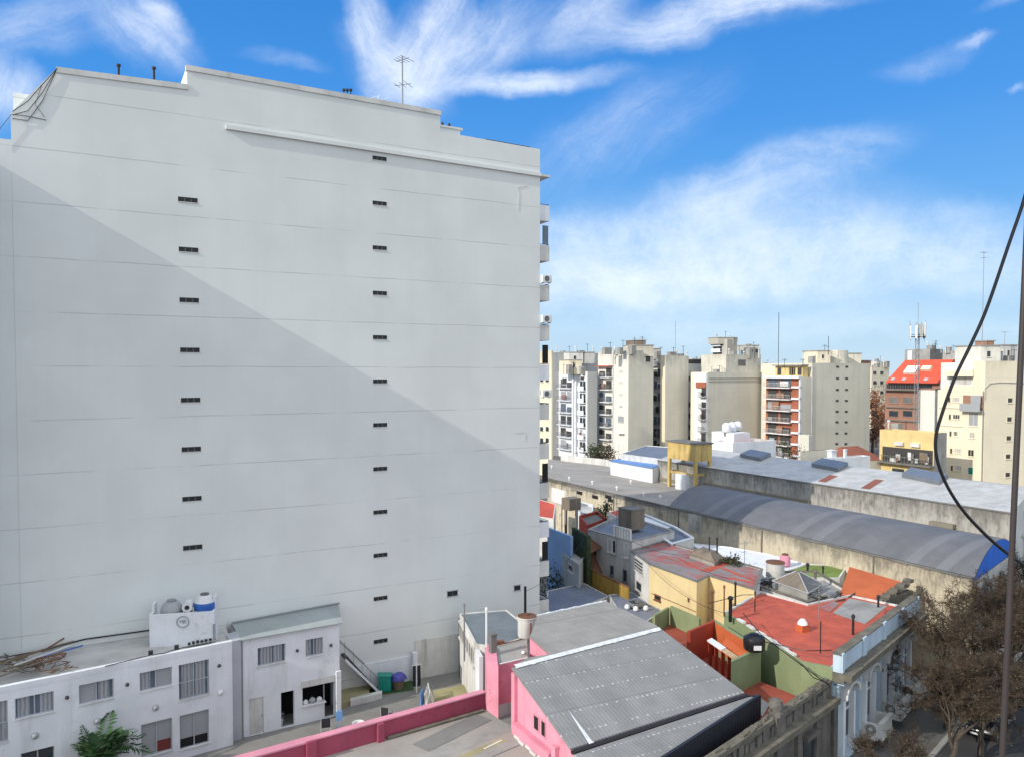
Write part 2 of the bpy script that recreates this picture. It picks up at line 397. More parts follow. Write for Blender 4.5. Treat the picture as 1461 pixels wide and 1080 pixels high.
def curtainmat(name, col, axis):
    m, t, b = newmat(name)
    pos = t.new('ShaderNodeNewGeometry').outputs['Position']
    n = t.new('ShaderNodeVectorMath', operation='DOT_PRODUCT'); t.put(n.inputs[0], pos); n.inputs[1].default_value = tuple(axis)
    f, _ = t.noise(pos, 2, 3)
    s = t.m('SINE', t.m('ADD', t.m('MULTIPLY', n.outputs['Value'], 34), t.m('MULTIPLY', f, 5)))
    t.put(b.inputs['Base Color'], t.mix(t.ss(s, -1, 1), tuple(x * .62 for x in col), col))
    b.inputs['Roughness'].default_value = .35; b.inputs['Specular IOR Level'].default_value = .6
    bn = t.new('ShaderNodeBump'); bn.inputs['Strength'].default_value = .1; t.put(bn.inputs['Height'], s)
    return m
def brick(name, c1, c2, mortar, scale=5, ax=None):
    m, t, b = newmat(name)
    pos = t.new('ShaderNodeNewGeometry').outputs['Position']
    n = t.new('ShaderNodeVectorMath', operation='DOT_PRODUCT'); t.put(n.inputs[0], pos); n.inputs[1].default_value = tuple(ax or A)
    z = t.xyz(pos)[2]
    br = t.new('ShaderNodeTexBrick'); t.put(br.inputs['Vector'], t.comb(n.outputs['Value'], z, 0)); br.inputs['Scale'].default_value = scale
    br.inputs['Color1'].default_value = (*c1, 1); br.inputs['Color2'].default_value = (*c2, 1); br.inputs['Mortar'].default_value = (*mortar, 1)
    f, _ = t.noise(pos, .5, 5)
    t.put(b.inputs['Base Color'], t.mix(t.m('MULTIPLY', t.ss(f, .4, .7), .4), br.outputs[0], tuple(x * .6 for x in c1))); b.inputs['Roughness'].default_value = .9
    return m

WHITE = (.74, .74, .73)
K = {}
K['tower'] = seamed('tower_paint', (.70, .715, .695), streak=.10, patch=.05)
K['tower_trim'] = mat('tower_trim', (.62, .61, .58), streak=.3, scol=(.2, .19, .17))
K['vent'] = flat('vent_dark', (.015, .016, .018), .6)
K['vent_bar'] = flat('vent_bar', (.12, .12, .12), .7)
K['white'] = mat('white_paint', (.72, .735, .76), var=.07, streak=.3, scol=(.36, .35, .34), blotch=.22, bcol=(.5, .49, .47), crack=.4)
K['white_dirty'] = mat('dirty_white_paint', (.62, .61, .58), var=.12, streak=.5, scol=(.16, .15, .13), blotch=.35, bcol=(.3, .28, .25))
K['house_grey'] = mat('grey_render', (.50, .49, .465), var=.12, streak=.6, scol=(.09, .085, .08), blotch=.3, bcol=(.18, .17, .16))
K['pil_grey'] = mat('pier_grey_paint', (.42, .43, .46), var=.08, streak=.2, scol=(.2, .2, .2))
K['flat_roof_white'] = mat('pale_roof_coating', (.5, .49, .47), var=.14, blotch=.55, bcol=(.27, .25, .23), streak=0)
K['concrete'] = mat('concrete', (.32, .31, .29), var=.15, blotch=.5, bcol=(.16, .15, .13), streak=.2)
K['concrete_dark'] = mat('dark_concrete', (.17, .165, .155), var=.2, blotch=.5, bcol=(.09, .085, .08))
K['pink'] = mat('pink_paint', (.73, .29, .375), var=.12, scale=1.2, streak=.45, scol=(.38, .14, .18), blotch=.35, bcol=(.52, .25, .29), bsc=.9, bump=.3, crack=.7)
K['pink_dark'] = mat('worn_shaded_pink_paint', (.33, .062, .105), var=.12, streak=.4, scol=(.2, .05, .08), blotch=.5, bcol=(.30, .09, .125), bsc=.9, bump=.3, crack=.7)  # unlit look put into the base colour; streaks and cracks are wear
K['pink_cap'] = mat('pink_coping', (.62, .25, .33), var=.15, blotch=.4, bcol=(.4, .3, .3))
K['metalroof'] = corr('grey_corrugated_roof', (.235, .232, .228), A, pitch=.18, screws=.27, rows=1.05, rough=.85, depth=.005, blotch=.25, bcol=(.2, .195, .19))
K['metalroof2'] = corr('weathered_sheet_roof', (.28, .27, .255), A, pitch=.5, rows=2.5, screws=.9, rough=.85, depth=.004)
K['foil'] = mat('silver_sealing_membrane', (.72, .73, .74), rough=.5, var=.2, scale=4, metal=.1, bump=.6, bscale=9)
K['dark_clad'] = corr('black_cladding', (.016, .018, .026), C, pitch=.25, rough=.5)
K['bluegrey_roof'] = corr('bluegrey_roof', (.17, .19, .24), A, pitch=.3, rough=.6, blotch=.25, bcol=(.3, .3, .32))
K['annex_roof'] = corr('galvanised_roof', (.33, .36, .36), A, pitch=.13, rough=.7, var=.08, depth=.005)
K['concrete_dark2'] = mat('mid_grey_felt', (.2, .195, .185), var=.12, blotch=.4, bcol=(.27, .26, .25))
K['slate'] = mat('slate_grey_roof', (.16, .19, .215), var=.12, blotch=.3, bcol=(.26, .28, .3))
K['yellow'] = mat('yellow_render', (.67, .53, .29), var=.07, streak=.2, scol=(.4, .28, .12))
K['ochre'] = mat('ochre_boards', (.36, .23, .05), var=.2, streak=.5, scol=(.14, .08, .02), sscale=4)
K['redroof'] = mat('red_roof_membrane', (.46, .098, .06), var=.2, scale=.9, blotch=.55, bcol=(.34, .10, .08), seam=(A, 1.05), bump=.3, bscale=5)
K['redpatch'] = mat('faded_red_grey_membrane', (.25, .22, .215), var=.15, blotch=.8, bcol=(.38, .11, .1), bth=(.5, .58), bsc=.55, seam=(A, 1.0))
K['orange'] = mat('orange_roof_paint', (.50, .125, .045), var=.14, streak=.2, scol=(.25, .08, .04), blotch=.35, bcol=(.45, .1, .04))
K['redwall'] = mat('red_wall_paint', (.34, .055, .03), var=.15, streak=.2, scol=(.2, .03, .02))
K['redfloor'] = mat('oxide_red_floor', (.30, .07, .045), var=.2, blotch=.5, bcol=(.16, .05, .035))
K['green'] = mat('green_wall_paint', (.225, .27, .145), var=.1, streak=.35, scol=(.12, .16, .08), blotch=.2, bcol=(.3, .32, .22))
K['greenroof'] = mat('green_roof_felt', (.17, .235, .06), var=.2, blotch=.3, bcol=(.25, .24, .12))
K['blue_fac'] = mat('pale_blue_facade', (.45, .55, .64), var=.1, streak=.6, scol=(.2, .21, .22), blotch=.45, bcol=(.3, .32, .34))
K['stone'] = mat('weathered_stone', (.15, .135, .12), var=.25, scale=1.5, streak=.75, scol=(.045, .042, .04), blotch=.6, bcol=(.08, .075, .07), bump=.5)
K['moss'] = mat('mossy_coping', (.15, .135, .105), var=.3, scale=2, blotch=.6, bcol=(.07, .065, .05), bump=.6)
K['wh_wall'] = mat('stained_warehouse_wall', (.56, .49, .365), var=.14, scale=.4, streak=.5, scol=(.15, .14, .115), blotch=.6, bcol=(.24, .215, .18), sscale=2.6, slen=.3, bsc=1.1, top=(7.0, .17))
K['wh_wall2'] = mat('stained_grey_wall', (.42, .40, .36), var=.15, scale=.4, streak=.6, scol=(.12, .115, .105), blotch=.6, bcol=(.2, .19, .17), sscale=2.6, slen=.25, bsc=1.1, top=(9.6, .13))
K['membrane'] = mat('grey_roof_membrane', (.33, .305, .275), var=.14, scale=.3, blotch=.45, bcol=(.22, .2, .18), bsc=.2)
K['vault'] = corr('vault_sheeting', (.145, .143, .147), B, pitch=1.02, rough=.6, strips=(10.4, .085, (.22, .22, .225)), depth=.01, sheet=2.04)
K['vault_blue'] = mat('blue_gable_paint', (.035, .15, .60), var=.1, streak=.2, scol=(.03, .1, .3))
K['galv'] = corr('old_galvanised', (.50, .485, .455), B, pitch=.35, rough=.5, blotch=.5, bcol=(.3, .295, .285), var=.18, sheet=1.1, depth=.008)
K['sky_panel'] = corr('skylight_panel', (.17, .185, .215), B, pitch=.4, rough=.4)
K['bluetarp'] = mat('blue_roof_sheet', (.14, .26, .52), var=.12, blotch=.3, bcol=(.25, .36, .55))
K['tank_yellow'] = mat('peeling_yellow_paint', (.56, .40, .15), var=.14, streak=.8, scol=(.12, .09, .05), blotch=.45, bcol=(.3, .22, .1))
K['beige'] = seamed('beige_render', (.70, .655, .54), streak=.3, seam=.22, z0=19.0, patch=.12, soot=.5)
K['beige2'] = seamed('grey_beige_render', (.65, .62, .52), streak=.35, seam=.18, z0=18.5, patch=.1, soot=.5)
K['greywall'] = seamed('grey_render_wall', (.55, .545, .525), streak=.35, seam=.15, z0=19, patch=.1, soot=.5)
K['cream'] = seamed('cream_render', (.76, .68, .52), streak=.3, seam=.25, z0=19.3, patch=.08, soot=.5)
K['offwhite'] = seamed('offwhite_render', (.74, .71, .64), streak=.35, seam=.2, z0=19.3, patch=.12, soot=.5)
K['yellowfar'] = mat('yellow_far_render', (.68, .52, .24), var=.1, streak=.3, scol=(.35, .26, .13))
K['brickred'] = brick('red_brick', (.40, .12, .06), (.34, .095, .05), (.3, .2, .15), 4)
K['brickbrown'] = brick('brown_brick', (.36, .18, .12), (.3, .15, .1), (.3, .22, .17), 4)
K['pale_blue'] = mat('pale_blue_wall_paint', (.26, .40, .62), var=.12, streak=.3, scol=(.2, .25, .3), blotch=.3, bcol=(.38, .45, .52))
K['tile'] = corr('red_tile_roof', (.58, .085, .04), A, pitch=.3, rough=.7, blotch=.2, bcol=(.4, .07, .04))
K['oldtile'] = corr('brown_tile_roof', (.26, .09, .055), A, pitch=.3, rough=.8, blotch=.3, bcol=(.16, .07, .05))
K['brickred_dull'] = flat('dull_red_cushion', (.17, .035, .03), .9)
K['glass'] = glassmat('dark_glass')
K['glass_blue'] = glassmat('sky_glass', (.10, .13, .17))
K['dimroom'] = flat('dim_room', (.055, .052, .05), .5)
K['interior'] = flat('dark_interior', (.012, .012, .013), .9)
K['curtain'] = curtainmat('curtain_behind_glass', (.36, .375, .40), A)
K['blind'] = mat('grey_blind', (.33, .34, .36), var=.05, rough=.3, fine=0, bump=0)
K['alu'] = flat('white_aluminium', (.42, .43, .45), .4)
K['darkmetal'] = flat('dark_metal', (.03, .03, .032), .5, .3)
K['greymetal'] = flat('grey_metal', (.28, .29, .3), .45, .4)
K['rust'] = mat('rusty_steel', (.16, .075, .045), var=.3, blotch=.5, bcol=(.08, .05, .04))
K['pvc'] = flat('white_pvc', (.75, .75, .74), .4)
K['wood'] = mat('weathered_wood', (.20, .15, .10), var=.3, scale=3)
K['woodlight'] = mat('pale_wood', (.52, .36, .22), var=.2, scale=3)
K['tank_brown'] = mat('asbestos_tank', (.20, .165, .13), var=.2, streak=.6, scol=(.07, .06, .05), blotch=.4, bcol=(.12, .1, .08))
K['plastic_black'] = flat('black_plastic', (.012, .012, .014), .35)
K['plastic_blue'] = flat('blue_plastic', (.03, .12, .42), .35)
K['plastic_green'] = flat('green_plastic', (.01, .25, .19), .4)
K['plastic_purple'] = flat('violet_blue_plastic', (.08, .08, .35), .4)
K['plastic_grey'] = flat('grey_plastic', (.34, .35, .36), .4)
K['plastic_white'] = flat('white_plastic', (.7, .7, .7), .4)
K['towel'] = flat('blue_towel', (.16, .32, .62), .9)
K['fabric_white'] = flat('white_fabric', (.7, .69, .68), .9)
K['fabric_dark'] = flat('dark_fabric', (.025, .025, .03), .9)
K['yard'] = mat('worn_yard_concrete', (.22, .21, .195), var=.15, blotch=.5, bcol=(.12, .115, .105))
K['turf'] = mat('worn_green_mat', (.045, .085, .03), var=.25, blotch=.3, bcol=(.1, .1, .06), bump=.5)
K['ochrepave'] = mat('mossy_ochre_plinth', (.34, .31, .17), var=.2, blotch=.4, bcol=(.2, .19, .1))
K['asphalt'] = mat('asphalt', (.05, .05, .052), var=.15, blotch=.3, bcol=(.08, .08, .08))
K['pavement'] = mat('pavement_tiles', (.13, .127, .12), var=.15, blotch=.4, bcol=(.11, .105, .1))
K['kerb'] = mat('kerb_stone', (.33, .32, .3))
K['ground'] = mat('city_ground', (.14, .13, .12), var=.25, scale=.05, blotch=.4, bcol=(.1, .1, .08))
K['marking'] = flat('road_paint', (.7, .7, .68), .8)
K['bark'] = mat('bark', (.075, .06, .048), var=.3, scale=4, bump=.6)
K['twig'] = mat('twigs', (.062, .043, .031), var=.3, scale=2, bump=0)
K['leafbrown'] = mat('dry_leaves', (.085, .055, .03), var=.5, scale=1.5, bump=0)
K['leafolive'] = mat('olive_leaves', (.055, .058, .024), var=.4, scale=1.5, bump=0)
K['leafgreen'] = mat('green_leaves', (.035, .085, .028), var=.5, scale=2.5, bump=0)
K['leafdark'] = mat('dark_shrub_leaves', (.04, .055, .025), var=.5, scale=2.5, bump=0)
K['leafred'] = mat('autumn_leaves', (.22, .085, .04), var=.4, scale=.6, bump=0)
K['cable'] = flat('black_cable', (.008, .008, .009), .4)
K['pole'] = flat('brown_black_pole', (.05, .04, .038), .45)
# ------------------------------------------------------------------ ground, street
g = MB(); g.quad((-3000, -3000, 0), (3000, -3000, 0), (3000, 3000, 0), (-3000, 3000, 0)); struct(g.build('ground', K['ground']))
SP = Vector((15.9, 39.5, 0)); CN = Vector((.724, -.69, 0))
def stp(t, o, z=0): return SP + C * t + CN * o + Vector((0, 0, z))
def strip(name, t0, t1, o0, o1, z0, z1, m):
    b = MB(); b.prism([stp(t0, o0), stp(t0, o1), stp(t1, o1), stp(t1, o0)], z0, z1); return struct(b.build(name, m))
strip('road', -60, 220, 3.85, 12.2, -.2, .03, K['asphalt'])
strip('pavement', -60, 220, -.6, 3.6, -.2, .15, K['pavement'])
strip('pavement', -60, 220, 12.45, 17, -.2, .15, K['pavement'])
strip('kerb', -60, 220, 3.6, 3.85, -.2, .16, K['kerb'])
strip('kerb', -60, 220, 12.2, 12.45, -.2, .16, K['kerb'])
b = MB()
for k in range(24):
    t = -40 + k * 6
    b.quad(stp(t, 7.9, .034), stp(t, 8.02, .034), stp(t + 3, 8.02, .034), stp(t + 3, 7.9, .034))
struct(b.build('road_marking', K['marking']))

# ------------------------------------------------------------------ the white tower
TC = Vector((1.96, 55.6, 0)); W = Wall(TC - A * 44, TC)
tower = thing('apartment_tower', 'tall white apartment tower with a huge blank party wall and two columns of small vents', 'tower', TC - A * 18)
def wall_poly(mb, pts, n0, n1, m=0):
    f = [W.pt(u, z, n0) for u, z in pts]; k = [W.pt(u, z, n1) for u, z in pts]
    mb.quad(*f, m=m); mb.quad(*reversed(k), m=m)
    for i in range(len(pts)):
        j = (i + 1) % len(pts); mb.quad(f[i], k[i], k[j], f[j], m=m)
P = W.px
u18 = P(18, 300)[0]
prof = [(u18, 0), (u18, P(18, 162)[1]), P(82, 97), P(267, 123), (P(267, 108)[0], P(267, 94)[1]), P(628, 160), (P(628, 180)[0], P(628, 188)[1]), (44, P(768, 213)[1]), (44, 0)]
b = MB(); wall_poly(b, prof, 0, -13.5); b.build('wall', K['tower'], tower)
b = MB(); wall_poly(b, [(-6, 0), (-6, P(10, 199)[1]), (u18 - .004, P(10, 199)[1]), (u18 - .004, 0)], -.02, -12); b.build('low_wing_wall', K['tower'], tower)
b = MB(); b.obox(W.pt(u18 + .05, P(18, 220)[1], -1.2), W.u * 2.6, W.n * -4, (0, 0, P(18, 122)[1] - P(18, 220)[1])); b.build('lift_room', K['tower'], tower)
b = MB(); zt0 = P(640, 172)[1]; b.obox(W.pt(P(622, 180)[0], zt0 - 3, -1.6), W.u * (P(671, 180)[0] - P(622, 180)[0]), W.n * -5, (0, 0, 3)); b.build('stair_room', K['tower'], tower)
b = MB(); W.box(b, P(626, 180)[0], P(672, 180)[0] + .1, zt0 + .003, zt0 + .14, -1.5, -6.7); b.build('roof_slab', K['tower_trim'], tower)
def trim(x0, y0, x1, y1, h, out, name='coping', mt='tower_trim'):
    a, c = P(x0, y0), P(x1, y1); q = MB()
    q.obox(W.pt(a[0], a[1] - h, -.25), W.pt(c[0], c[1], 0) - W.pt(a[0], a[1], 0), W.n * (out + .25), (0, 0, h + .03)); return q.build(name, K[mt], tower)
trim(80, 97, 268, 122, .26, .07); trim(265, 94, 629, 159.5, .26, .07); trim(322, 180, 771, 248.5, .2, .16, 'ledge', 'tower')
for x, ys in ((268, [285.5]), (269.5, [356.5]), (270.5, [428.5]), (271.5, [499.5]), (272.5, [570.5]), (273.5, [640.5]), (274.5, [711]), (275, [780.5])):
    pass
def vent(x, y, wd=1.02, h=.26, nb=2, frame=False):
    u, z = P(x, y); q = MB(); W.box(q, u - wd / 2, u + wd / 2, z - h / 2, z + h / 2, -.05, .012, 0)
    for k in range(nb):
        uu = u - wd / 2 + wd * (k + 1) / (nb + 1); W.box(q, uu - .025, uu + .025, z - h / 2 + .002, z + h / 2 - .06, .012, .022, 1)
    if frame:
        for a0, a1, c0, c1 in ((u - wd / 2 - .06, u + wd / 2 + .06, z + h / 2, z + h / 2 + .06), (u - wd / 2 - .06, u + wd / 2 + .06, z - h / 2 - .06, z - h / 2)):
            W.box(q, a0, a1, c0, c1, -.02, .05, 2)
    W.box(q, u - wd / 2 - .02, u + wd / 2 + .05, z - h / 2 - .045, z - h / 2 - .004, -.02, .035, 3)
    q.build('vent', [K['vent'], K['vent_bar'], K['alu'], K['tower_trim']], tower)
for x, y in zip((268, 269, 270, 271, 272, 273, 274, 275), (285.5, 356.5, 428.5, 499.5, 570.5, 640.5, 711, 780.5)): vent(x, y)
for k, y in enumerate((226.5, 290.5, 354, 418.5, 481.5, 544, 606, 668.5, 730, 791.5, 853, 914)): vent(541.5 + k * .15, y, .92, .25)
vent(645.5, 846, .75, .34, 1, True); vent(738, 838, .5, .34, 0, True)
# conduit, repair patch outlines
q = MB()
for pts in (((738, 268), (740, 276), (738, 300)), ((738, 268), (752, 265)), ((735, 617), (748, 616), (748, 628))):
    q.tube([W.pt(*P(*p), .02) for p in pts], .012, 5)
q.build('conduit', K['tower_trim'], tower)
q = MB()
for k in range(3):
    pts = [P(18, 160 + k * 5), P(40, 145 + 14 * k), P(60, 122 + 12 * k), P(82, 98)]
    q.tube([W.pt(*p, .06) for p in pts], .018, 5)
q.tube([W.pt(*P(18, 164), .06), W.pt(*P(42, 167), .05), W.pt(*P(66, 172), .02)], .014, 5)
q.tube([W.pt(*P(60, 122), .05), W.pt(*P(50, 150), .05), W.pt(*P(64, 168), .03)], .01, 5)
q.tube([W.pt(*P(17, 164), .1), W.pt(*P(-12, 200), .1)], .015, 5)
q.build('cable', K['darkmetal'], tower)
q = MB()
for x, y0, y1 in ((170, 104, 87), (221, 112, 91)):
    u, z0 = P(x, y0); z1 = P(x, y1)[1]; q.tube([W.pt(u, z0 - .4, -.6), W.pt(u, z1, -.6)], .07, 8); q.tube([W.pt(u, z1 - .12, -.6), W.pt(u, z1, -.6)], .12, 8)
q.build('vent_pipe', K['darkmetal'], tower)
q = MB()
for k in range(9):
    x = 697 + k * 7.8; u, z = P(x, 197 + (x - 697) * .17); q.tube([W.pt(u, z - .6, -.4), W.pt(u, z, -.4)], .02, 5)
q.tube([W.pt(*P(697, 197), -.4), W.pt(*P(760, 208.5), -.4)], .03, 6); q.tube([W.pt(*P(697, 201), -.4), W.pt(*P(760, 211.5), -.4)], .02, 6)
q.build('roof_railing', K['darkmetal'], tower)
q = MB(); u, z = P(767.5, 240); q.obox(W.pt(44, z - .3, -.2), W.u * .12, W.n * -.5, (0, 0, 1.2)); q.build('meter_box', K['darkmetal'], tower)
q = MB(); u, z = P(768, 251); q.obox(W.pt(44, z, 0), W.u * .85, W.n * -9, (0, 0, .14)); q.build('canopy_slab', K['tower_trim'], tower)
zb0 = zt(316, 56)
for k in range(11):
    z = zb0 - 2.81 * k; q = MB()
    q.obox(W.pt(44.002, z, -.06), W.u * .82, W.n * -8, (0, 0, .14))
    q.obox(W.pt(44.002, z + .14, -.06), W.u * .82, W.n * -.1, (0, 0, .95)); q.obox(W.pt(44.722, z + .14, -.165), W.u * .1, W.n * -7.8, (0, 0, .95))
    q.build('balcony', K['tower_trim' if k % 4 else 'white'], tower)
    q = MB(); q.tube([W.pt(44.05, z + 1.16, -.12), W.pt(44.8, z + 1.16, -.12)], .02, 5); q.tube([W.pt(44.8, z + 1.16, -.12), W.pt(44.8, z + 1.16, -7)], .02, 5); q.build('balcony_rail', K['darkmetal'], tower)
    if k in (1, 4, 7, 9):
        q = MB(); q.obox(W.pt(44.3, z + 1.19, -.1), W.u * .45, W.n * -.06, (0, 0, 1.3)); q.build('balcony_screen', K['glass_blue'] if k == 1 else K['interior'], tower)
def ac_unit(label, o, u, n, sc=1.0, group=None):
    t = thing('air_conditioner', label, 'air conditioner', o, group)
    q = MB(); q.obox(o, u * .8 * sc, n * -.3, (0, 0, .56 * sc)); q.build('casing', K['pvc'], t, bevel=.02)
    c = o + u * .36 * sc + Vector((0, 0, .28 * sc)) + n * .012
    z = Vector((0, 0, 1)); rg = [c + (u * math.cos(a) + z * math.sin(a)) * .21 * sc for a in [2 * math.pi * i / 20 for i in range(21)]]
    q = MB(); q.quad(*rg[:-1]); q.build('fan_grille', K['vent_bar'], t)
    q = MB(); q.tube(rg, .014, 5); q.tube([c + n * .01 - u * .2 * sc, c + n * .01 + u * .2 * sc], .008, 4); q.tube([c + n * .01 - z * .2 * sc, c + n * .01 + z * .2 * sc], .008, 4); q.build('guard', K['plastic_grey'], t)
    for s in (.08, .62):
        q = MB(); q.obox(o + u * s * sc - Vector((0, 0, .05)), u * .06, n * -.3, (0, 0, .048)); q.build('bracket', K['greymetal'], t)
for k, lb in ((2, 'white air conditioner on the third balcony from the top of the white tower'), (3, 'white air conditioner on the fourth balcony from the top of the white tower'), (5, 'white air conditioner on the lowest occupied balcony of the white tower, beside the cream block')):
    ac_unit(lb, W.pt(44.06, zb0 - 2.81 * k + (1.25 if k < 4 else 1.6), .3), W.u, W.n, .95, 'air conditioners on the tower balconies')
# roof antennas of the tower
def yagi(name, label, base, h, bars, r=.03, cat='antenna', mt='greymetal'):
    t = thing(name, label, cat, base)
    q = MB(); q.tube([base - Vector((0, 0, 1.2)), base + Vector((0, 0, h))], r, 7); q.build('mast', K[mt], t)
    for zz, ln, d, n in bars:
        d = Vector(d).normalized(); c = base + Vector((0, 0, zz)); q = MB(); q.tube([c - d * ln / 2, c + d * ln / 2], r * .6, 5)
        s = d.cross(Vector((0, 0, 1)))
        for i in range(n):
            pp = c + d * ln * ((i + .5) / n - .5); l2 = .42 + .25 * (i / max(1, n - 1)); q.tube([pp - s * l2, pp + s * l2], r * .35, 4)
        q.build('aerial', K[mt], t)
    return t
u, z = P(592, 152); yagi('rooftop_antenna', 'tall grey television antenna with two crossed aerials on top of the white tower', W.pt(u, z - .3, -2.2), 4.25, [(4.0, 1.1, A * .5 - B, 4), (2.35, 1.2, A * .9 - B, 3)], .05)
u, z = P(551, 143); yagi('rooftop_antenna', 'small pale spindly antenna on the white tower parapet', W.pt(u, z - .2, -1.5), .9, [(.75, 1.2, A + B * .5, 2)], .018, mt='pvc')
for i, x in enumerate((494, 499, 504)):
    u, z = P(x, 133)
    t = thing('roof_lamp', ['small dark roof fitting at the left of a row of three on the tower parapet', 'small dark roof fitting in the middle of a row of three on the tower parapet', 'small dark roof fitting at the right of a row of three on the tower parapet'][i], 'lamp', W.pt(u, z, -.5), 'dark fittings on the tower parapet')
    q = MB(); q.tube([W.pt(u, z - .3, -.5), W.pt(u, z + .25, -.5)], .03, 6); q.build('stem', K['darkmetal'], t)
    q = MB(); q.lathe(W.pt(u, z + .22, -.5), [(.05, 0), (.1, .05), (.1, .14), (.04, .2)], 10); q.build('head', K['darkmetal'], t)
for i, x in enumerate((653, 663)):
    u, z = P(x, 172)
    t = thing('vent_cowl', ['thin dark roof stack on the stair room of the white tower, left of two', 'thicker dark roof stack on the stair room of the white tower, right of two'][i], 'vent', W.pt(u, zt0 + .13, -2.5), 'stacks on the stair room')
    q = MB(); q.tube([W.pt(u, zt0 + .13, -2.5), W.pt(u, zt0 + .5, -2.5)], .03 + .02 * i, 7); q.build('pipe', K['darkmetal'], t)
    q = MB(); q.lathe(W.pt(u, zt0 + .48, -2.5), [(.1, 0), (.09, .12), (.02, .2)], 10); q.build('cap', K['darkmetal'], t)

# ------------------------------------------------------------------ unseen block on the left, added and sized to throw the long shadow
a, c = P(0, 235), P(770, 655); slope = (c[1] - a[1]) / (c[0] - a[0]); uC = P(-30, 235)[0]; zC = a[1] + slope * (uC - a[0])
nb = thing('shadow_casting_block', 'tall pale block, unseen left of the frame, shaped to cast the tower wall shadow', 'building', W.pt(uC - 6, 0, 2))
b = MB(); b.prism([W.pt(uC, 0, .01), W.pt(uC, 0, 4.3), W.pt(uC - 14, 0, 4.3), W.pt(uC - 14, 0, .01)], 0, zC); b.build('wall', K['white'], nb)
NW = Wall(W.pt(uC, 0, 4.3), W.pt(uC - 14, 0, 4.3))
for k in range(10):
    for u0 in (2, 6, 10):
        b = MB(); NW.box(b, u0, u0 + 1.6, 1.2 + 2.9 * k, 2.5 + 2.9 * k, -.05, .04, 0); NW.box(b, u0 - .06, u0 + 1.66, 1.1 + 2.9 * k, 1.197 + 2.9 * k, -.05, .1, 1); b.build('window', [K['glass'], K['alu']], nb)

# ------------------------------------------------------------------ yard and its low white houses
ya = [W.pt(-6, 0, .05), W.pt(44, 0, .05), W.pt(44, 0, 12), W.pt(-6, 0, 12)]
b = MB(); b.prism(ya, -.1, .02); struct(b.build('yard_paving', K['yard']))
def window(root, WL, q, depth, pane, n=2, rail=False, sill=True, mull=None, label=None, parts=None):
    u0, u1, z0, z1 = q; f = .045
    b = MB()
    W_ = WL
    W_.box(b, u0 + .002, u0 + f, z0 + .002, z1 - .002, -depth + .03, -depth + .09); W_.box(b, u1 - f, u1 - .002, z0 + .002, z1 - .002, -depth + .03, -depth + .09)
    W_.box(b, u0 + f, u1 - f, z0 + .002, z0 + f, -depth + .03, -depth + .09); W_.box(b, u0 + f, u1 - f, z1 - f, z1 - .002, -depth + .03, -depth + .09)
    for k in range(1, n):
        u = u0 + (u1 - u0) * k / n; W_.box(b, u - f * .6, u + f * .6, z0 + f, z1 - f, -depth + .03, -depth + .1)
    fo = b.build('window', K['alu'], root)
    if label: fo['label'] = label
    for k in range(n):
        a, c = u0 + (u1 - u0) * k / n, u0 + (u1 - u0) * (k + 1) / n
        pm = pane[k % len(pane)] if isinstance(pane, (list, tuple)) else pane
        nf = -depth + .04 + .012 * (k % 2); cur = pm == 'curtain'
        b = MB(); W_.box(b, a + f * .5, c - f * .5, z0 + f * .5, z1 - f * .5, -depth + .005, nf); b.build('pane', K['glass_blue' if cur else pm], fo)
        if cur:
            g0, g1 = ((.02, .72), (.2, .98), (.1, .8), (.25, .95))[int(abs(u0 * 7) + k) % 4]; w2_ = c - a
            b = MB(); W_.box(b, a + w2_ * g0 + f * .6, a + w2_ * g1 - f * .6, z0 + f, z1 - f * .6, nf + .002, nf + .012); b.build('curtain', K['curtain'], fo)
    if sill:
        b = MB(); W_.box(b, u0 - .04, u1 + .04, z0 - .05, z0 - .002, -.04, .05); b.build('sill', K['white_dirty'], fo)
    if rail:
        b = MB(); zr = z0 + .95
        b.tube([W_.pt(u0, zr, .03), W_.pt(u1, zr, .03)], .02, 6); b.tube([W_.pt(u0, z0 + .08, .03), W_.pt(u1, z0 + .08, .03)], .015, 6)
        k = u0 + .1
        while k < u1: b.tube([W_.pt(k, z0 + .08, .03), W_.pt(k, zr, .03)], .008, 4); k += .12
        b.build('railing', K['alu'], fo)
    return fo
HZ = 5.7
h0 = G(0, 980, HZ); h1 = G(331, 914, HZ); hd = (h1 - h0).normalized()
HW = Wall(h0 - hd * 5, h1); HL = HW.L
house = thing('white_house', 'long two storey white house at the tower foot with sliding windows and flat roof', 'house', HW.pt(HL / 2, 0, -1))
wins = [([(21, 997), (76.8, 985), (22, 1027.5), (77, 1013.6)], 2, False, ['curtain']), ([(112.4, 977), (162.4, 967.7), (113, 1007), (162.4, 994)], 2, False, ['blind', 'curtain']),
        ([(199, 959.6), (245.5, 950.8), (199.7, 988), (245.5, 976)], 2, False, ['curtain', 'blind']), ([(254.8, 948.4), (298.3, 940), (255.5, 999.6), (298.8, 989.6)], 2, True, ['curtain']),
        ([(-36, 1007), (11, 999), (-36, 1068), (11.5, 1057)], 2, True, ['curtain']),
        ([(201, 1033), (246, 1024), (202, 1080), (246, 1071)], 2, False, ['blind']), ([(256.5, 1020.6), (299, 1011), (256.5, 1071), (298, 1058)], 2, False, ['blind']),
        ([(30, 1073), (78, 1065), (30, 1115), (78, 1106)], 2, False, ['glass'])]
rects = [HW.rect(w_[0]) for w_ in wins]
b = MB(); HW.holes(b, 0, HL, 0, HZ - .25, rects, .24); HW.box(b, 0, HL, HZ - .25, HZ, -.25, .02)
b.quad(HW.pt(HL, 0), HW.pt(HL, HZ - .25), HW.pt(HL, HZ - .25, -2.4), HW.pt(HL, 0, -2.4))
b.build('front_wall', K['white'], house)
